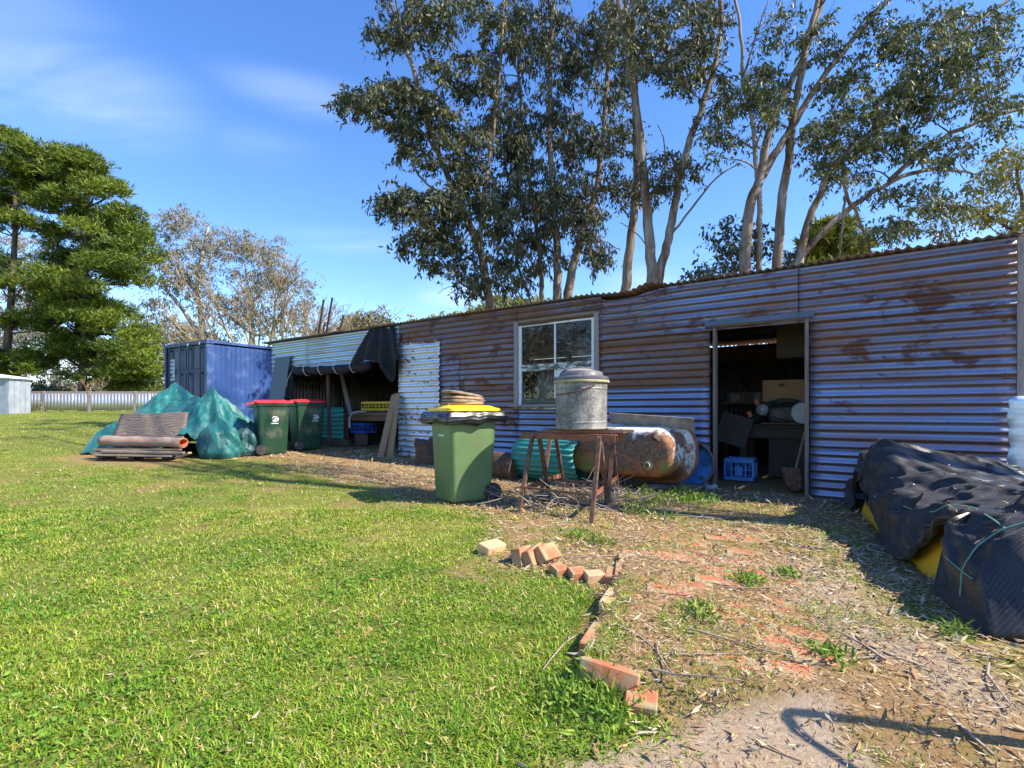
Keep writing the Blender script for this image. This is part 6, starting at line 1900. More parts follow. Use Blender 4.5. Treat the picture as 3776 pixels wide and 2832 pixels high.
# big gum right of the camera: its high crown shades patches of the lawn and the bins
def off_frame_gum(name, label, foot, top, crown, n, rad, seed, tint, nl=60, cr=0.5, leaf=(0.16, 0.05), hang=0.8, twigs=0, group=None):
    r = np.random.default_rng(seed); foot = Vector(foot); foot.z = gz(foot.x, foot.y); top = Vector(top)
    t = thing(name, label, "tree", foot, 0, group); m = MB()
    P = smooth_path([foot - Vector((0, 0, 0.1)), foot.lerp(top, 0.4) + Vector((0.3, 0.2, 0)), top], 3)
    m.tube([p - foot for p in P], [rad * (1 - 0.6 * i / (len(P) - 1)) for i in range(len(P))], 9)
    C = []
    for (cx, cy, cz, rr, k) in crown:
        for _ in range(k):
            d = unit(r.normal(0, 1, 3)) * rr * r.random() ** 0.4; C.append((cx + d[0], cy + d[1], cz + d[2] * 0.8))
    for c in C:
        s = P[int(r.integers(len(P) // 2, len(P)))]; e = Vector(c); md = s.lerp(e, 0.5) + Vector(r.normal(0, 0.15, 3)) + Vector((0, 0, 0.2))
        q = smooth_path([s, md, e], 3); m.tube([p - foot for p in q], [0.03 * (1 - 0.8 * i / (len(q) - 1)) for i in range(len(q))], 5, cap=False)
        for _ in range(twigs):
            a = q[int(r.integers(len(q) // 3, len(q)))]; d = Vector(r.normal(0, 1, 3)).normalized() * r.uniform(0.4, 1.0); b2 = a + d * 0.5 + Vector(r.normal(0, 0.12, 3)); c2 = a + d + Vector(r.normal(0, 0.2, 3))
            m.tube([p - foot for p in smooth_path([a, b2, c2], 3)], 0.017, 4, cap=False)
    m.build("trunk", M["gum_bark_pale"] if twigs else M["gum_bark"], t, smooth=True, fix=False)
    C = np.array(C); k = len(C) * nl; cc = np.repeat(C, nl, axis=0)
    Pp = cc + r.normal(0, cr * 0.5, (k, 3)) - np.array(foot); D = r.normal(0, 1, (k, 3)); D[:, 2] -= hang; D = unit(D)
    kk = r.random((k, 1)); tc = np.array(tint[0]) * (1 - kk) + np.array(tint[1]) * kk
    V, T, Cc = leaves(Pp, D, leaf[0] * r.uniform(0.7, 1.3, k), leaf[1] * r.uniform(0.7, 1.3, k), tc, seed=seed)
    link("crown", np_mesh("crown", V, T, col=Cc), M["leaf_gum"], t)
    return t
SH = Vector((SUN.x, SUN.y, 0)).normalized()
def shade_src(u, v, h):
    g = gnd(u, v); k = h / math.tan(SUN_EL); return (g.x + SH.x * k, g.y + SH.y * k, g.z + h)
cr_ = [(*shade_src(470, 1022, 10.4), 0.75, 7), (*shade_src(600, 1012, 10.2), 0.6, 5), (*shade_src(720, 1010, 9.6), 0.55, 4), (*shade_src(390, 1008, 10.8), 0.6, 4), (*shade_src(120, 925, 13.0), 0.9, 6), (*shade_src(40, 945, 12.5), 0.7, 4)]
off_frame_gum("gum_tree", "tall gum outside the right of the view shading patches of lawn", (10.5, 0.8, 0), (cr_[0][0] + 0.8, cr_[0][1] - 0.5, 10.6), cr_, 0, 0.22, 21, ((0.05, 0.066, 0.03), (0.10, 0.11, 0.05)), nl=55, cr=0.5)
# tangled shrubby tree left of the camera: what the old window panes mirror
off_frame_gum("tangled_tree", "tangled dark shrubby tree outside the left of the view", (-11.5, 3.0, 0), (-11.2, 3.2, 4.2), [(-11.0, 3.4, 3.4, 2.4, 40), (-11.5, 1.2, 3.0, 2.0, 22), (-11.0, 5.6, 3.0, 2.0, 22), (-11.2, 3.2, 1.6, 1.8, 16)], 0, 0.2, 22, ((0.02, 0.028, 0.012), (0.055, 0.065, 0.028)), nl=70, cr=0.55, leaf=(0.11, 0.045), twigs=7)


# ---- far side: pines, pale gums, bare lichen tree
def pine(name, label, y, trunk, rows, seed, tint, group="pine trees beyond the fence", dens=1.35, pad=(1.0, 0.55)):
    r = np.random.default_rng(seed); P = [at(u, v, y) for u, v in trunk]; g = gz(P[0].x, P[0].y)
    base = Vector((P[0].x, P[0].y, g)); t = thing(name, label, "tree", base, 0, group); m = MB()
    P = smooth_path([Vector((P[0].x, P[0].y, g - 0.1))] + P, 3)
    m.tube([p - base for p in P], [0.34 * (1 - 0.85 * i / (len(P) - 1)) for i in range(len(P))], 9)
    C = []
    for (v, u0, u1, n) in rows:
        for k in range(int(n * dens)):
            u = r.uniform(u0, u1); f = abs(u - (u0 + u1) / 2) / ((u1 - u0) / 2 + 1); dep = (u1 - u0) / 2 * K / F * y * math.sqrt(max(0.05, 1 - f * f)) * 0.9
            C.append(at(u, v + r.normal(0, 15), y + r.uniform(-1, 1) * dep))
    for c in C:
        s = min(P, key=lambda p: abs(p.z - (c.z - 0.5))); m.tube([s - base, s.lerp(c, 0.5) - base + Vector((0, 0, -0.12)), c - base], [0.06, 0.045, 0.015], 5, cap=False)
    m.build("trunk", M["pine_bark"], t, smooth=True, fix=False)
    n = len(C); per = 130
    cc = np.repeat(np.array([tuple(c) for c in C]), per, axis=0); k = n * per
    a = r.uniform(0, 2 * np.pi, k); q = np.sqrt(r.random(k)) * pad[0] * np.repeat(r.uniform(0.6, 1.15, n), per)
    lob = 1 + 0.35 * np.sin(a * 3 + np.repeat(r.uniform(0, 6, n), per)) + 0.2 * np.sin(a * 7)
    q = q * lob
    h = pad[1] * np.sqrt(np.clip(1 - (q / (pad[0] * 1.5)) ** 2, 0, 1)) * r.uniform(-0.55, 1.0, k)
    O = cc + np.stack([np.cos(a) * q, np.sin(a) * q, h], 1) - np.array(base)
    nb = 4
    B = np.repeat(O, nb, axis=0); kk = len(B)
    D = r.normal(0, 1, (kk, 3)) * np.array([1, 1, 0.7]) + np.array([0, 0, 0.75]) + 0.5 * np.repeat(np.stack([np.cos(a), np.sin(a), 0 * a], 1), nb, axis=0); D = unit(D)
    w = np.repeat(np.clip(0.5 + 0.5 * h / pad[1] + r.normal(0, 0.22, k), 0, 1), nb)[:, None]; pl = np.repeat(np.repeat(r.uniform(0, 1, n), per), nb)[:, None]
    w = np.clip(r.random((kk, 1)) * 0.55 + pl * 0.5, 0, 1)
    tc = np.array(tint[0]) * (1 - w) + np.array(tint[1]) * w
    V, T, Cc = leaves(B, D, 0.40 * r.uniform(0.6, 1.2, kk), 0.068, tc, seed=seed)
    link("crown", np_mesh("crown", V, T, col=Cc), M["needle"], t)
    return t


PT = ((0.026, 0.062, 0.010), (0.20, 0.255, 0.026))
pine("pine_tree", "big bushy bright green pine behind the fence left of the container", 36.0, [(178, 850), (182, 700), (185, 560), (190, 430), (170, 350)],
     [(342, 130, 195, 6), (370, 95, 225, 8), (400, 80, 245, 9), (435, 80, 262, 9), (470, 95, 285, 10), (505, 85, 310, 10), (535, 130, 335, 9), (565, 100, 320, 9), (595, 60, 322, 11), (625, 80, 320, 11), (655, 100, 290, 9), (690, 95, 300, 10), (720, 85, 315, 11), (750, 95, 322, 11), (780, 100, 335, 10), (808, 190, 342, 9), (832, 240, 338, 5)], 31, PT)
pine("pine_tree", "thinner tall pine cut by the left edge of the view", 35.0, [(5, 850), (20, 700), (30, 560), (35, 430), (20, 300)],
     [(300, -40, 45, 5), (330, -40, 68, 6), (365, -50, 70, 6), (400, -60, 72, 6), (440, -50, 70, 5), (480, -30, 75, 4), (590, -40, 75, 6), (700, -10, 90, 4), (760, -40, 60, 5), (800, -40, 80, 4)], 32, PT, dens=1.3, pad=(0.9, 0.5))
gum("far_gum_tree", "grey-brown gum tree with pale trunk behind the container", 44.0,
    [([(440, 775), (438, 720), (432, 660), (425, 600), (440, 540), (450, 490)], 0.34, 0.08), ([(440, 745), (415, 700), (390, 660), (360, 630), (345, 590)], 0.26, 0.06), ([(545, 770), (545, 700), (540, 640), (530, 580)], 0.30, 0.07), ([(540, 660), (590, 600), (620, 570)], 0.14, 0.05)],
    [(375, 480, 60, 24, 16), (345, 540, 45, 40, 12), (420, 560, 60, 50, 16), (485, 520, 60, 30, 16), (560, 545, 60, 35, 18), (610, 590, 50, 35, 14), (640, 630, 40, 40, 10), (380, 650, 55, 60, 18), (480, 620, 70, 60, 20), (560, 640, 60, 50, 14), (350, 740, 50, 60, 18), (420, 720, 50, 50, 14), (520, 710, 60, 40, 12), (620, 690, 50, 35, 12), (690, 715, 60, 18, 10)],
    leaf=(0.27, 0.085), nl=150, cr=1.2, tint=((0.15, 0.14, 0.095), (0.33, 0.30, 0.21)), mat=M["gum_bark_pale"], lmat=M["leaf_far"], group="trees beyond the fence", seed=33, yellow=0.0, pale=0.12)
gum("far_gum_tree", "grey-leaved tree standing behind the two pines", 46.0,
    [([(60, 850), (55, 760), (50, 680), (45, 600)], 0.3, 0.1), ([(330, 850), (335, 790), (330, 740)], 0.2, 0.08), ([(240, 850), (245, 800), (240, 760)], 0.2, 0.08), ([(130, 850), (125, 770), (120, 700)], 0.2, 0.08)],
    [(30, 600, 60, 50, 16), (40, 690, 70, 60, 22), (30, 780, 60, 50, 18), (110, 760, 50, 60, 14), (60, 520, 50, 40, 9), (330, 700, 35, 60, 14), (335, 790, 40, 45, 14), (250, 800, 70, 30, 14), (150, 810, 60, 25, 12), (20, 840, 60, 20, 8), (90, 845, 60, 14, 12), (180, 845, 60, 14, 12), (280, 845, 60, 14, 12), (350, 835, 40, 20, 10)],
    leaf=(0.30, 0.10), nl=140, cr=1.3, tint=((0.13, 0.125, 0.10), (0.30, 0.285, 0.23)), mat=M["gum_bark_pale"], lmat=M["leaf_far"], group="trees beyond the fence", seed=34, yellow=0.0, pale=0.2)
gum("far_gum_tree", "rounded olive-brown tree on the skyline above the bay roof", 60.0, [([(800, 730), (800, 700), (798, 680)], 0.3, 0.1)],
    [(800, 690, 50, 22, 30), (765, 705, 40, 18, 14), (840, 705, 35, 18, 12), (720, 722, 40, 12, 10)], leaf=(0.5, 0.16), nl=60, cr=1.2, tint=((0.12, 0.11, 0.05), (0.26, 0.22, 0.11)), lmat=M["leaf_far"], group="trees on the skyline", seed=35, yellow=0.0)
gum("far_gum_tree", "low bright green bush top showing over the roof beside the leaning gum", 34.0, [([(1085, 690), (1085, 670), (1080, 655)], 0.2, 0.08)],
    [(1035, 668, 35, 12, 12), (1095, 655, 40, 16, 16), (1150, 650, 30, 14, 10), (985, 684, 40, 8, 9), (925, 692, 35, 6, 7)], leaf=(0.3, 0.12), nl=60, cr=0.6, tint=((0.12, 0.14, 0.03), (0.28, 0.28, 0.06)), lmat=M["leaf_far"], group="trees on the skyline", seed=36, yellow=0.0)
pine("young_conifer", "young yellow-green conifer top showing over the roof right of the trunks", 17.0, [(1795, 640), (1795, 560), (1798, 520)],
     [(518, 1785, 1812, 4), (540, 1765, 1825, 6), (562, 1755, 1835, 7), (582, 1740, 1850, 7), (545, 1840, 1860, 2)], 37, ((0.10, 0.14, 0.02), (0.30, 0.31, 0.05)), "trees on the skyline", dens=1.0, pad=(0.42, 0.16))


def bare_tree(name, label, base, stems, seed, mat, depth=5, r0=0.09, spread=0.5, group=None, keep=0.74, rmin=0.016):
    r = random.Random(seed); base = Vector(base); t = thing(name, label, "tree", base, 0, group); m = MB()
    def rec(p, d, l, rad, k):
        n = 4; P = [p]; dd = d.copy()
        for i in range(n):
            dd = (dd + Vector((r.gauss(0, 0.10), r.gauss(0, 0.10), r.gauss(0.03, 0.07)))).normalized(); P.append(P[-1] + dd * l / n)
        m.tube([q - base for q in P], [rad * (1 - 0.4 * i / n) for i in range(n + 1)], 6 if k > 2 else 3, cap=False)
        if k == 0: return
        for _ in range(r.choice((2, 3, 3)) if k > 1 else 3):
            q = P[r.choice((2, 3, 4))]; ax = Vector((r.gauss(0, 1), r.gauss(0, 1), r.gauss(0, 1))).normalized()
            nd = (dd + ax * spread * r.uniform(0.6, 1.3)).normalized()
            rec(q, nd, l * keep * r.uniform(0.7, 1.1), max(rad * 0.62, rmin), k - 1)
    for (dx, dz, l, rr) in stems:
        rec(base, Vector((dx, r.uniform(-0.3, 0.3), dz)).normalized(), l, rr, depth)
    m.build("branches", mat, t, smooth=True, fix=False)
    return t
pb_ = at(560, 800, 25.0)
bare_tree("bare_tree", "leafless tree with yellow lichened limbs above the container", (pb_.x, pb_.y, gz(pb_.x, pb_.y)), [(-0.55, 1, 2.8, 0.15), (-0.2, 1, 3.0, 0.15), (0.15, 1, 2.8, 0.14), (0.6, 1, 2.8, 0.15), (-0.9, 0.9, 2.4, 0.12), (0.9, 0.85, 2.6, 0.13)], 5, M["lichen_bark"], 5, keep=0.8)
pb_ = at(655, 800, 24.0)
bare_tree("bare_tree", "thin leafless dark tree between the container and the bay roof", (pb_.x, pb_.y, gz(pb_.x, pb_.y)), [(0.35, 1, 2.0, 0.07), (-0.2, 1, 2.0, 0.07), (0.75, 1, 1.9, 0.06)], 6, M["lichen_bark"], 5, keep=0.8, rmin=0.011)
pb_ = at(188, 862, 33.0)
bare_tree("bare_shrub", "leafless twiggy shrub behind the fence below the big pine", (pb_.x, pb_.y, gz(pb_.x, pb_.y)), [(-0.4, 1, 0.9, 0.03), (0.0, 1, 1.0, 0.03), (0.35, 1, 0.9, 0.03), (-0.8, 1, 0.8, 0.025), (0.7, 1, 0.8, 0.025)], 7, M["timber_brown"], 4)

gum("scrub_row", "low grey-green scrub along the far side of the fence", 41.0, [([(120, 868), (120, 855), (118, 842)], 0.1, 0.05)],
    [(70, 845, 40, 16, 9), (130, 842, 45, 18, 11), (200, 845, 45, 16, 10), (270, 842, 45, 18, 10), (340, 842, 45, 18, 10), (410, 838, 40, 18, 9), (20, 845, 40, 16, 8)], leaf=(0.28, 0.10), nl=90, cr=0.8, tint=((0.07, 0.08, 0.045), (0.18, 0.18, 0.11)), lmat=M["leaf_far"], group="trees beyond the fence", seed=39, yellow=0.0, cat="bushes")

# stakes standing behind the bay
for k, (u0, v0, u1, v1, y, lab) in enumerate(((687, 725, 699, 648, 16.5, "thin tall steel stake leaning, leftmost of those above the bay roof"), (704, 722, 718, 643, 16.2, "tallest dark steel stake leaning above the bay roof"),
                                             (697, 724, 702, 697, 16.8, "short rusty stake between the two tall ones above the bay roof"), (733, 718, 742, 681, 16.0, "rusty orange stake rightmost above the bay roof"))):
    a = at(u0, v0, y); b2 = at(u1, v1, y); d = (a - b2); k_ = (a.z - gz(a.x, a.y)) / max(-d.z, 0.01); a2 = a + d * k_
    plank("steel_stake", lab, "stake", a2, b2, 0.055, 0.05, M["rust_steel"] if k > 1 else M["rust_dark"], group="stakes behind the bay")
# ------------------------------------------------------------------ inside the workshop
def ins(u, v, off):
    return wpt(tw(u, off), off, zw(u, v, off))
# bench
ob = -1.25
tb0, tb1 = tw(1752, ob), tw(1596, ob); zb_ = zw(1660, 916, ob)
pc_ = wpt((tb0 + tb1) / 2, ob - 0.3, 0); gg = gz(pc_.x, pc_.y)
wb = thing("workbench", "dark timber workbench inside the doorway", "workbench", (pc_.x, pc_.y, gg), W_ANG)
hw = (tb1 - tb0) / 2
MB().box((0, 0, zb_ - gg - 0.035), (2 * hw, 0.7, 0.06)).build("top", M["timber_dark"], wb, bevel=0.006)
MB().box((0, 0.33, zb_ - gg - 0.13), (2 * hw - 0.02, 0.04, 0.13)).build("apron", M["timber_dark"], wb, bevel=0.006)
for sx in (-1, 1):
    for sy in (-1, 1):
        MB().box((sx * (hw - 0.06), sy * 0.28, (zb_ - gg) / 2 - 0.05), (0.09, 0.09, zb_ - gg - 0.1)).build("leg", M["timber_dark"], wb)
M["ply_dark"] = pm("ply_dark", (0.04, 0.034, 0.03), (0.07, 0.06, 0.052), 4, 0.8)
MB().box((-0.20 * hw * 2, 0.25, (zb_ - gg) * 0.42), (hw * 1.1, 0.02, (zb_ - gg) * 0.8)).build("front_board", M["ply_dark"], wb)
# carton on a shelf behind the bench
oc = -1.75
p = ins(1693, 868, oc)
cw_ = tw(1650, oc) - tw(1738, oc); ch_ = zw(1690, 824, oc) - zw(1690, 870, oc)
cb = thing("cardboard_box", "brown cardboard box on the shelf above the workbench", "box", (p.x, p.y, p.z), W_ANG + 0.10)
MB().box((0, 0, ch_ / 2), (cw_, 0.40, ch_)).build("carton", M["tan_card"], cb, bevel=0.004)
m = MB(); m.box((0.02, 0.2008, ch_ * 0.80), (0.11, 0.0012, 0.008)); m.box((0.02, 0.2008, ch_ * 0.74), (0.07, 0.0012, 0.02)); m.bar((-0.05, 0.2008, ch_ * 0.80), (0.02, 0.2008, ch_ * 0.88), 0.0012, 0.006, (0, 1, 0)); m.bar((0.09, 0.2008, ch_ * 0.80), (0.02, 0.2008, ch_ * 0.88), 0.0012, 0.006, (0, 1, 0))
m.build("printed_mark", M["timber_dark"], cb)
ps = wpt((tw(1752, oc) + tw(1600, oc)) / 2, oc, p.z - 0.02)
plank("wall_shelf", "dark shelf board carrying the cardboard box in the workshop", "shelf", wpt(tw(1752, oc), oc, p.z - 0.016), wpt(tw(1560, oc), oc, p.z - 0.016), 0.5, 0.03, M["timber_dark"])
for tt_ in (tw(1745, oc), tw(1570, oc)):
    pass
plank("shelf_upright", "dark post holding the workshop shelf on the left", "post", wpt(tw(1566, oc), oc, gg), wpt(tw(1566, oc), oc, p.z - 0.032), 0.07, 0.07, M["timber_dark"])
plank("shelf_upright", "dark post holding the workshop shelf on the right", "post", wpt(tw(1748, oc), oc, gg), wpt(tw(1748, oc), oc, p.z - 0.032), 0.07, 0.07, M["timber_dark"])
# old pump motor with belt wheel on the bench
M["alu_dull"] = pm("alu_dull", (0.26, 0.27, 0.28), (0.40, 0.41, 0.42), 16, 0.55, 0.6, 0.2)
M["cloth_grey"] = pm("cloth_grey", (0.10, 0.09, 0.08), (0.18, 0.16, 0.14), 8, 0.9)
pm_ = ins(1690, 914, ob); 
mo = thing("pump_motor", "old belt-driven pump with spoked pulley wheel on the workbench", "machine", (pm_.x, pm_.y, zb_), W_ANG)
MB().lathe([(0.02, 0), (0.135, 0.0), (0.15, 0.012), (0.15, 0.035), (0.135, 0.047), (0.03, 0.05)], 32).build("pulley_wheel", M["alu_dull"], mo, smooth=35, loc=(-0.27, 0.14, 0.155), rot=(math.radians(-90), 0, 0))
MB().lathe([(0.01, 0), (0.07, 0), (0.075, 0.01), (0.075, 0.03), (0.05, 0.04), (0.02, 0.06)], 24).build("small_pulley", M["alu_dull"], mo, smooth=35, loc=(0.22, 0.16, 0.20), rot=(math.radians(-90), 0, 0))
MB().tube([(-0.27, 0.155, 0.302), (0.22, 0.17, 0.272)], 0.008, 6).build("belt", M["rubber"], mo)
MB().tube([(-0.27, 0.155, 0.010), (0.22, 0.17, 0.128)], 0.008, 6).build("belt", M["rubber"], mo)
MB().lathe([(0.05, -0.18), (0.10, -0.17), (0.11, -0.1), (0.11, 0.12), (0.09, 0.17), (0.03, 0.18)], 20).build("motor_case", M["cloth_grey"], mo, smooth=35, loc=(-0.02, 0.0, 0.13), rot=(0, math.radians(90), 0))
MB().box((-0.05, 0, 0.012), (0.6, 0.26, 0.022)).build("bed_plate", M["rust_dark"], mo)
for k in range(2):
    MB().tube([(0.28 + 0.09 * k, 0.16, 0.10 + 0.17 * (1 - k)), (0.31 + 0.09 * k, 0.17, 0.17 + 0.17 * (1 - k))], 0.03, 10).build("tap_handle", pm("tap_orange%d" % k, (0.55, 0.16, 0.07), (0.6, 0.2, 0.09), 9, 0.6), mo, smooth=40)
# coil of hose behind the pump
hc = thing("hose_coil", "dark green hose coiled behind the pump on the workbench", "hose", (pm_.x + WO.x * -0.2, pm_.y + WO.y * -0.2, zb_), W_ANG)
for k in range(3):
    m = MB(); m.tube([((0.40 - 0.03 * k) * math.cos(a), 0.03 * math.sin(a * 3 + k), 0.02 + (0.33 - 0.04 * k) * math.sin(a)) for a in [math.pi * i / 24 for i in range(25)]], 0.013, 7)
    m.build("hose_loop", pm("hose_green%d" % k, (0.02, 0.06, 0.05), (0.04, 0.09, 0.075), 9, 0.5), hc, smooth=True)
# leaning card of board, blue milk crate, shovel
p = ins(1585, 935, -1.0)
o = MB().box((0, 0, 0), (0.42, 0.012, 0.42)).build("ply_board", M["ply_dark"], None); o.location = (p.x, p.y, zb_ - 0.08); o.rotation_euler = (math.radians(10), math.radians(-16), W_ANG)
tag(o, "dull ply square leaning at the left end of the workbench", "board")
p = ins(1600, 1024, -0.85)
cr1 = crate("milk_crate", "blue plastic milk crate on the floor just inside the door", (p.x, p.y, gz(p.x, p.y) + 0.01), W_ANG + 0.05, 0.36, 0.33, 0.29, plastic("milk_blue", (0.05, 0.24, 0.62), 0.45, 0.05), 2, 4)
m = MB(); m.box((0.0, 0.173, 0.13), (0.09, 0.006, 0.12)); m.bar((-0.17, 0.173, 0.24), (-0.09, 0.173, 0.15), 0.006, 0.012, (0, 1, 0)); m.bar((0.17, 0.173, 0.24), (0.09, 0.173, 0.15), 0.006, 0.012, (0, 1, 0)); m.build("front_plate", cr1.children[0].data.materials[0], cr1)
p0 = wpt(tw(1722, -0.25), -0.25, 0); g0 = gz(p0.x, p0.y)
sh = thing("shovel", "shovel leaning inside the right door post", "shovel", (p0.x, p0.y, g0), W_ANG)
MB().tube([(0.02, -0.05, 0.28), (-0.12, -0.12, 0.95), (-0.15, -0.14, 1.25)], 0.016, 8).build("handle", M["timber_brown"], sh, smooth=40)
MB().grid(8, 8, lambda u, v: (0.07 + (u - 0.5) * 0.22 * (1 - 0.5 * v ** 3) - 0.05 * (1 - v) * 0 + -0.05 * v, 0.03 * math.cos((u - 0.5) * 3) - 0.03 * v, 0.30 - 0.29 * v)).build("blade", M["rust_dark"], sh, smooth=True, solid=0.003)
# behind the window: leaning sheet, papers
p = wpt((sL + sR) / 2 + 0.24, -0.085, 0)
o = iron_v(-0.25, 0.22, 0, 0.62, 0.0, rusty_iron("lilac_sheet", 0.05, galv=(0.80, 0.74, 0.76), seed=77, rough=0.5), None, pitch=0.045, amp=0.006, name="ribbed_sheet")
o.location = (p.x, p.y, ZW0 + 0.02); o.rotation_euler = (math.radians(2), math.radians(-14), W_ANG)
tag(o, "ribbed lilac-grey sheet leaning behind the lower left window pane", "sheet")
plank("window_shelf", "dark ledge inside the window under the ribbed sheet", "shelf", wpt(sR - 0.1, -0.25, ZW0 + 0.0), wpt(sL + 0.1, -0.25, ZW0 + 0.0), 0.35, 0.03, M["timber_dark"])
o = MB().box((0, 0, 0.09), (0.13, 0.02, 0.16)).build("orange_packet", pm("orange_pack", (0.62, 0.12, 0.06), (0.68, 0.16, 0.08), 8, 0.6), None); p = wpt(xm + 0.08, -0.055, ZW0 + 0.10); o.location = p; o.rotation_euler = (0, 0, W_ANG)
tag(o, "small orange packet behind the lower left window pane", "packet")
o = MB().box((0, 0, 0.11), (0.12, 0.02, 0.2)).build("striped_packet", pm("stripe_pack", (0.35, 0.5, 0.62), (0.75, 0.78, 0.8), 4, 0.6, stretch=(30, 1, 1), bmp=0), None); p = wpt(xm + 0.22, -0.055, ZW0 + 0.10); o.location = p; o.rotation_euler = (0, 0, W_ANG)
tag(o, "pale blue striped packet behind the lower left window pane", "packet")
for k, lab in enumerate(("orange packet", "striped packet")):
    pass
# neighbouring building seen past the right corner
nb_ = thing("cream_outbuilding", "cream ribbed metal outbuilding seen past the shed's right corner", "building", (8.2, 6.6, gz(8.2, 6.6)), -0.35)
M["cream_clad"] = pm("cream_clad", (0.55, 0.53, 0.47), (0.62, 0.60, 0.54), 3, 0.5)
for k in range(8):
    iron_v(-0.5 + k * 0.8, -0.5 + (k + 1) * 0.8, 0, 2.05, 0, M["cream_clad"], nb_, pitch=0.2, amp=0.015, name="wall_panel")
MB().box((2.7, 0.5, 2.1), (6.6, 1.6, 0.12)).build("roof", M["zinc_flat"], nb_)
MB().box((2.7, 1.2, 1.0), (6.3, 0.05, 2.0)).build("back_wall", M["cream_clad"], nb_)

# clutter at the back of the workshop: dark tins and boxes on the shelf, a rail of hanging tools
qc = random.Random(15)
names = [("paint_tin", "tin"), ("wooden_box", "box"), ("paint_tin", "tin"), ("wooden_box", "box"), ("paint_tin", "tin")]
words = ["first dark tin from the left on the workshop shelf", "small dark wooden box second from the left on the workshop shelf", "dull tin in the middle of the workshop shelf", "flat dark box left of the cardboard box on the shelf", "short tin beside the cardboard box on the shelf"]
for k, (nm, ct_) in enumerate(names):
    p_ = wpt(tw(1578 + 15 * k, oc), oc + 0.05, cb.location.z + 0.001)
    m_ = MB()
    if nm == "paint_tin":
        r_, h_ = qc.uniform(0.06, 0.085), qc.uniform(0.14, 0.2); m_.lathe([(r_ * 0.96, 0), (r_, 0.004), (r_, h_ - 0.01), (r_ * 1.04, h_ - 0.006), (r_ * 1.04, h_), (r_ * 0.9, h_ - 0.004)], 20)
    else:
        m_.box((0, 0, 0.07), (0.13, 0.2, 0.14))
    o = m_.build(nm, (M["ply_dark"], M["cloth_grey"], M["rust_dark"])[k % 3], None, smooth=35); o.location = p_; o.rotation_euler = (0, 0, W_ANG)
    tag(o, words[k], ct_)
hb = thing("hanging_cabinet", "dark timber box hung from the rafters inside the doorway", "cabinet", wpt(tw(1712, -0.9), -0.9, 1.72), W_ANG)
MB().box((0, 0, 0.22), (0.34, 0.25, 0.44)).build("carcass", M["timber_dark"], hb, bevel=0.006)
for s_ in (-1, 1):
    MB().box((s_ * 0.13, 0, 0.60), (0.03, 0.03, 0.34)).build("hanger", M["timber_dark"], hb)
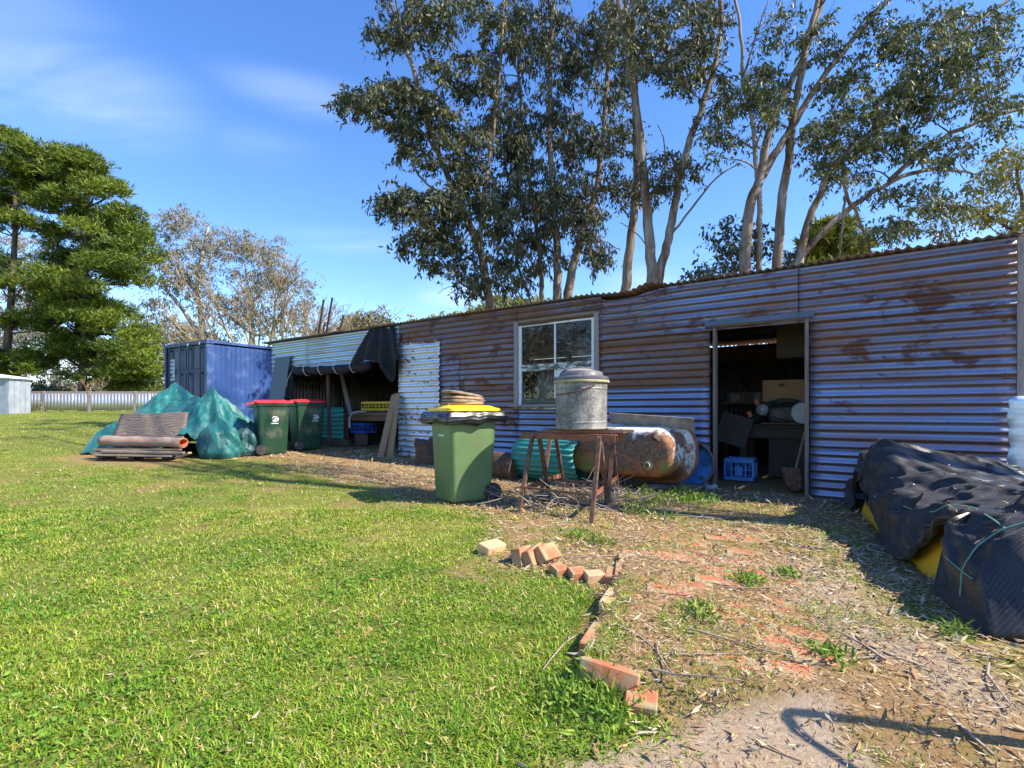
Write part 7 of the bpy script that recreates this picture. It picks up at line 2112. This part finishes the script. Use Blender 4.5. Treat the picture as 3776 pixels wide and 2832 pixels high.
# ------------------------------------------------------------------ leaf litter, bark strips, twigs
def make_litter():
    r = np.random.default_rng(303)
    parts = []
    cols = np.array([(0.42, 0.31, 0.17), (0.48, 0.385, 0.24), (0.30, 0.18, 0.10), (0.38, 0.33, 0.24), (0.46, 0.29, 0.14), (0.24, 0.15, 0.09), (0.50, 0.43, 0.31)])
    def sc(n, y0, y1, ln, wd, seed, dens, x0=-1.1, x1=1.15, flat=0.22, lift=0.006, straw=False):
        q = np.random.default_rng(seed)
        y = np.sqrt(q.uniform(y0 * y0, y1 * y1, n)); x = q.uniform(x0, x1, n) * y
        off = (x - WP.x) * WO.x + (y - WP.y) * WO.y; tt = (x - WP.x) * WT.x + (y - WP.y) * WT.y
        inside = (off < 0.02) & (tt > T_R) & (tt < T_BAY)
        d = dens(x, y, off) * (~inside) * (off > -0.3)
        k = q.random(n) < d; x, y = x[k], y[k]; m = len(x)
        az = q.uniform(0, 2 * np.pi, m); el = q.normal(0, flat, m)
        D = np.stack([np.cos(az) * np.cos(el), np.sin(az) * np.cos(el), np.sin(el)], 1)
        l = ln * q.uniform(0.45, 1.35, m)
        P = np.stack([x, y, ground_z(x, y) + lift + np.maximum(0, -np.sin(el) * l) + q.uniform(0, 0.008, m)], 1)
        c = cols[q.integers(0, len(cols), m)] * q.uniform(0.75, 1.15, (m, 1))
        S = np.stack([-np.sin(az), np.cos(az), q.normal(0, 0.25, m)], 1); S = unit(S); U = np.cross(S, D)
        w = (wd * q.uniform(0.6, 1.3, m))[:, None]; l = l[:, None]; cu = q.normal(0, 0.06, (m, 1)) * l
        V = np.stack([P, P + D * l * 0.45 + S * w * 0.5 + U * (cu + 0.003), P + D * l + U * cu * 0.3, P + D * l * 0.45 - S * w * 0.5 + U * (cu + 0.003)], 1).reshape(-1, 3)
        i = np.arange(m) * 4
        T = np.concatenate([np.stack([i, i + 1, i + 2], 1), np.stack([i, i + 2, i + 3], 1)])
        parts.append((V, T, np.repeat(c, 4, axis=0)))
    def onpath(x, y):
        r_ = (x - PATH_O[0]) * PATH_N[0] + (y - PATH_O[1]) * PATH_N[1]; q_ = (x - PATH_O[0]) * PATH_D[0] + (y - PATH_O[1]) * PATH_D[1]
        return (r_ > 0) & (r_ < 1.0) & (q_ > -1.1) & (q_ < 1.4)
    slab = lambda x, y: soft(SLAB, x, y, 0.05, 0.03, 15)
    lit = lambda x, y, o: (soft(LITTER, x, y, 0.16, 0.14)) * (0.25 + 0.75 * sstep(0.35, 0.6, fnoise(x * 1.8, y * 1.8, 401))) * (1 - 0.72 * slab(x, y)) * (1 - 0.7 * onpath(x, y))
    fine = lambda x, y, o: np.maximum(soft(LITTER, x, y, 0.16, 0.14), 0.05) * (1 - 0.6 * slab(x, y))
    sc(2600, 1.1, 3.2, 0.06, 0.012, 1, lit, -0.2)
    sc(15000, 3.0, 7.5, 0.07, 0.014, 2, lit, -0.5)
    sc(9000, 6.5, 13, 0.10, 0.024, 3, lit, -0.6, 0.6)
    sc(34000, 1.1, 3.6, 0.030, 0.0035, 4, fine, -0.9, flat=0.3)
    sc(60000, 3.4, 8.5, 0.040, 0.0050, 5, fine, -0.9, flat=0.35)
    # heavier drift against the wall and under the trestles
    sc(15000, 4.0, 11, 0.085, 0.017, 6, lambda x, y, o: np.exp(-((o - 0.3) / 0.45) ** 2), -0.3, 1.1, flat=0.4)
    sc(9000, 4.3, 6.8, 0.09, 0.016, 7, lambda x, y, o: np.exp(-(((x - 0.75) / 0.7) ** 2 + ((y - 5.6) / 0.6) ** 2)), -0.3, 0.6, flat=0.5)
    sc(7000, 1.8, 6.0, 0.08, 0.017, 8, lambda x, y, o: soft(MOSS, x, y, 0.25, 0.2, 18) * 0.25, 0.3, 1.1)
    sc(280, 1.2, 8.0, 0.06, 0.016, 9, lambda x, y, o: 1 - litter_mask(x, y), -1.0, 0.3)
    # blown on to the black cloth
    q = np.random.default_rng(77); m = 260
    P = np.array([heap_pt(q.uniform(0.04, 0.98), q.uniform(0.16, 0.75)) for _ in range(m)]) + np.array([0, 0, 0.008])
    az = q.uniform(0, 6.28, m); D = np.stack([np.cos(az), np.sin(az), q.normal(0, 0.15, m)], 1)
    parts.append(leaves(P, unit(D), 0.05 * q.uniform(0.4, 1.3, m), 0.010, cols[q.integers(0, len(cols), m)], seed=6))
    V, T, C = joinVT(parts)
    o = link("leaf_litter", np_mesh("leaf_litter", V, T, col=C), M["litter"])
    tag(o, "dry gum leaves and straw scattered over the bare dirt", "leaf litter", kind="stuff")
    # twigs
    q = random.Random(9); m = MB()
    for k in range(640):
        if k < 200: x, y = q.gauss(0.8, 0.5), q.gauss(5.65, 0.35)
        elif k >= 420: x, y = q.gauss(0.75, 0.38), q.gauss(5.55, 0.28)
        elif k < 300:
            w_ = wpt(q.uniform(-1.6, 8), q.uniform(0.12, 0.6)); x, y = w_.x, w_.y
        elif k < 360: x, y = q.uniform(1.9, 3.2), q.uniform(3.2, 5.2)
        else: x, y = q.uniform(0.2, 2.6), q.uniform(1.4, 5)
        l = q.uniform(0.12, 0.42); a = q.uniform(0, 6.28); z = gz(x, y) + q.uniform(0.004, 0.13 if k >= 420 else (0.05 if k < 200 else 0.02))
        e = q.gauss(0, 0.35 if k >= 420 else (0.18 if k < 200 else 0.06))
        P = [Vector((x, y, z))]
        for s in range(3):
            a += q.gauss(0, 0.25); P.append(P[-1] + Vector((math.cos(a), math.sin(a), e)) * l / 3)
        for p in P: p.z = max(p.z, gz(p.x, p.y) + 0.004)
        m.tube(P, [0.005 * q.uniform(0.5, 1.1), 0.0045, 0.003, 0.002], 4, cap=False)
    o = m.build("fallen_twigs", M["twig"], None, smooth=True, fix=False)
    tag(o, "fallen dry twigs tangled under the trestles and by the wall", "twigs", kind="stuff")


M["litter"] = leafmat("litter", 1.0, 0.0, 0.85, 0.08)
M["twig"] = pm("twig", (0.22, 0.17, 0.13), (0.42, 0.35, 0.28), 9, 0.9)
make_litter()


def make_weeds():
    """soft green weeds by the bath and along the path"""
    r = np.random.default_rng(505); parts = []
    for (u, v, s, n) in ((1400, 1092, 0.16, 260), (1440, 1085, 0.2, 320), (1478, 1075, 0.22, 420), (1500, 1088, 0.16, 260), (1350, 1078, 0.1, 120), (1395, 1070, 0.1, 150), (1530, 1085, 0.12, 160), (1375, 1110, 0.15, 160), (1255, 1160, 0.16, 200), (1300, 1178, 0.14, 120),
                         (1270, 1500, 0.12, 260), (1310, 1540, 0.14, 260), (1235, 1520, 0.12, 200), (1440, 1120, 0.2, 150), (1620, 1260, 0.10, 120), (1700, 1245, 0.08, 90), (1790, 1420, 0.08, 90), (1515, 1330, 0.1, 120), (2070, 1370, 0.06, 60)):
        p = gnd(u, v); hgt = 0.17 if v < 1120 else 0.06
        x = p.x + r.normal(0, s * 0.6, n); y = p.y + r.normal(0, s * 0.6, n)
        P = np.stack([x, y, ground_z(x, y) + r.uniform(0, hgt * 0.7, n) * np.exp(-((x - p.x) ** 2 + (y - p.y) ** 2) / s ** 2)], 1)
        D = unit(r.normal(0, 1, (n, 3)) * np.array([1, 1, 0.5]) + np.array([0, 0, 0.8])); k = r.random((n, 1))
        c = np.array([0.09, 0.20, 0.025]) * (1 - k) + np.array([0.26, 0.38, 0.05]) * k
        parts.append(leaves(P, D, 0.045 * r.uniform(0.6, 1.5, n), 0.011, c, seed=int(u)))
    V, T, C = joinVT(parts)
    tag(link("weeds", np_mesh("weeds", V, T, col=C), M["grass"]), "soft bright green weeds by the bathtub and path edges", "weeds", kind="stuff")


make_weeds()
make_grass()
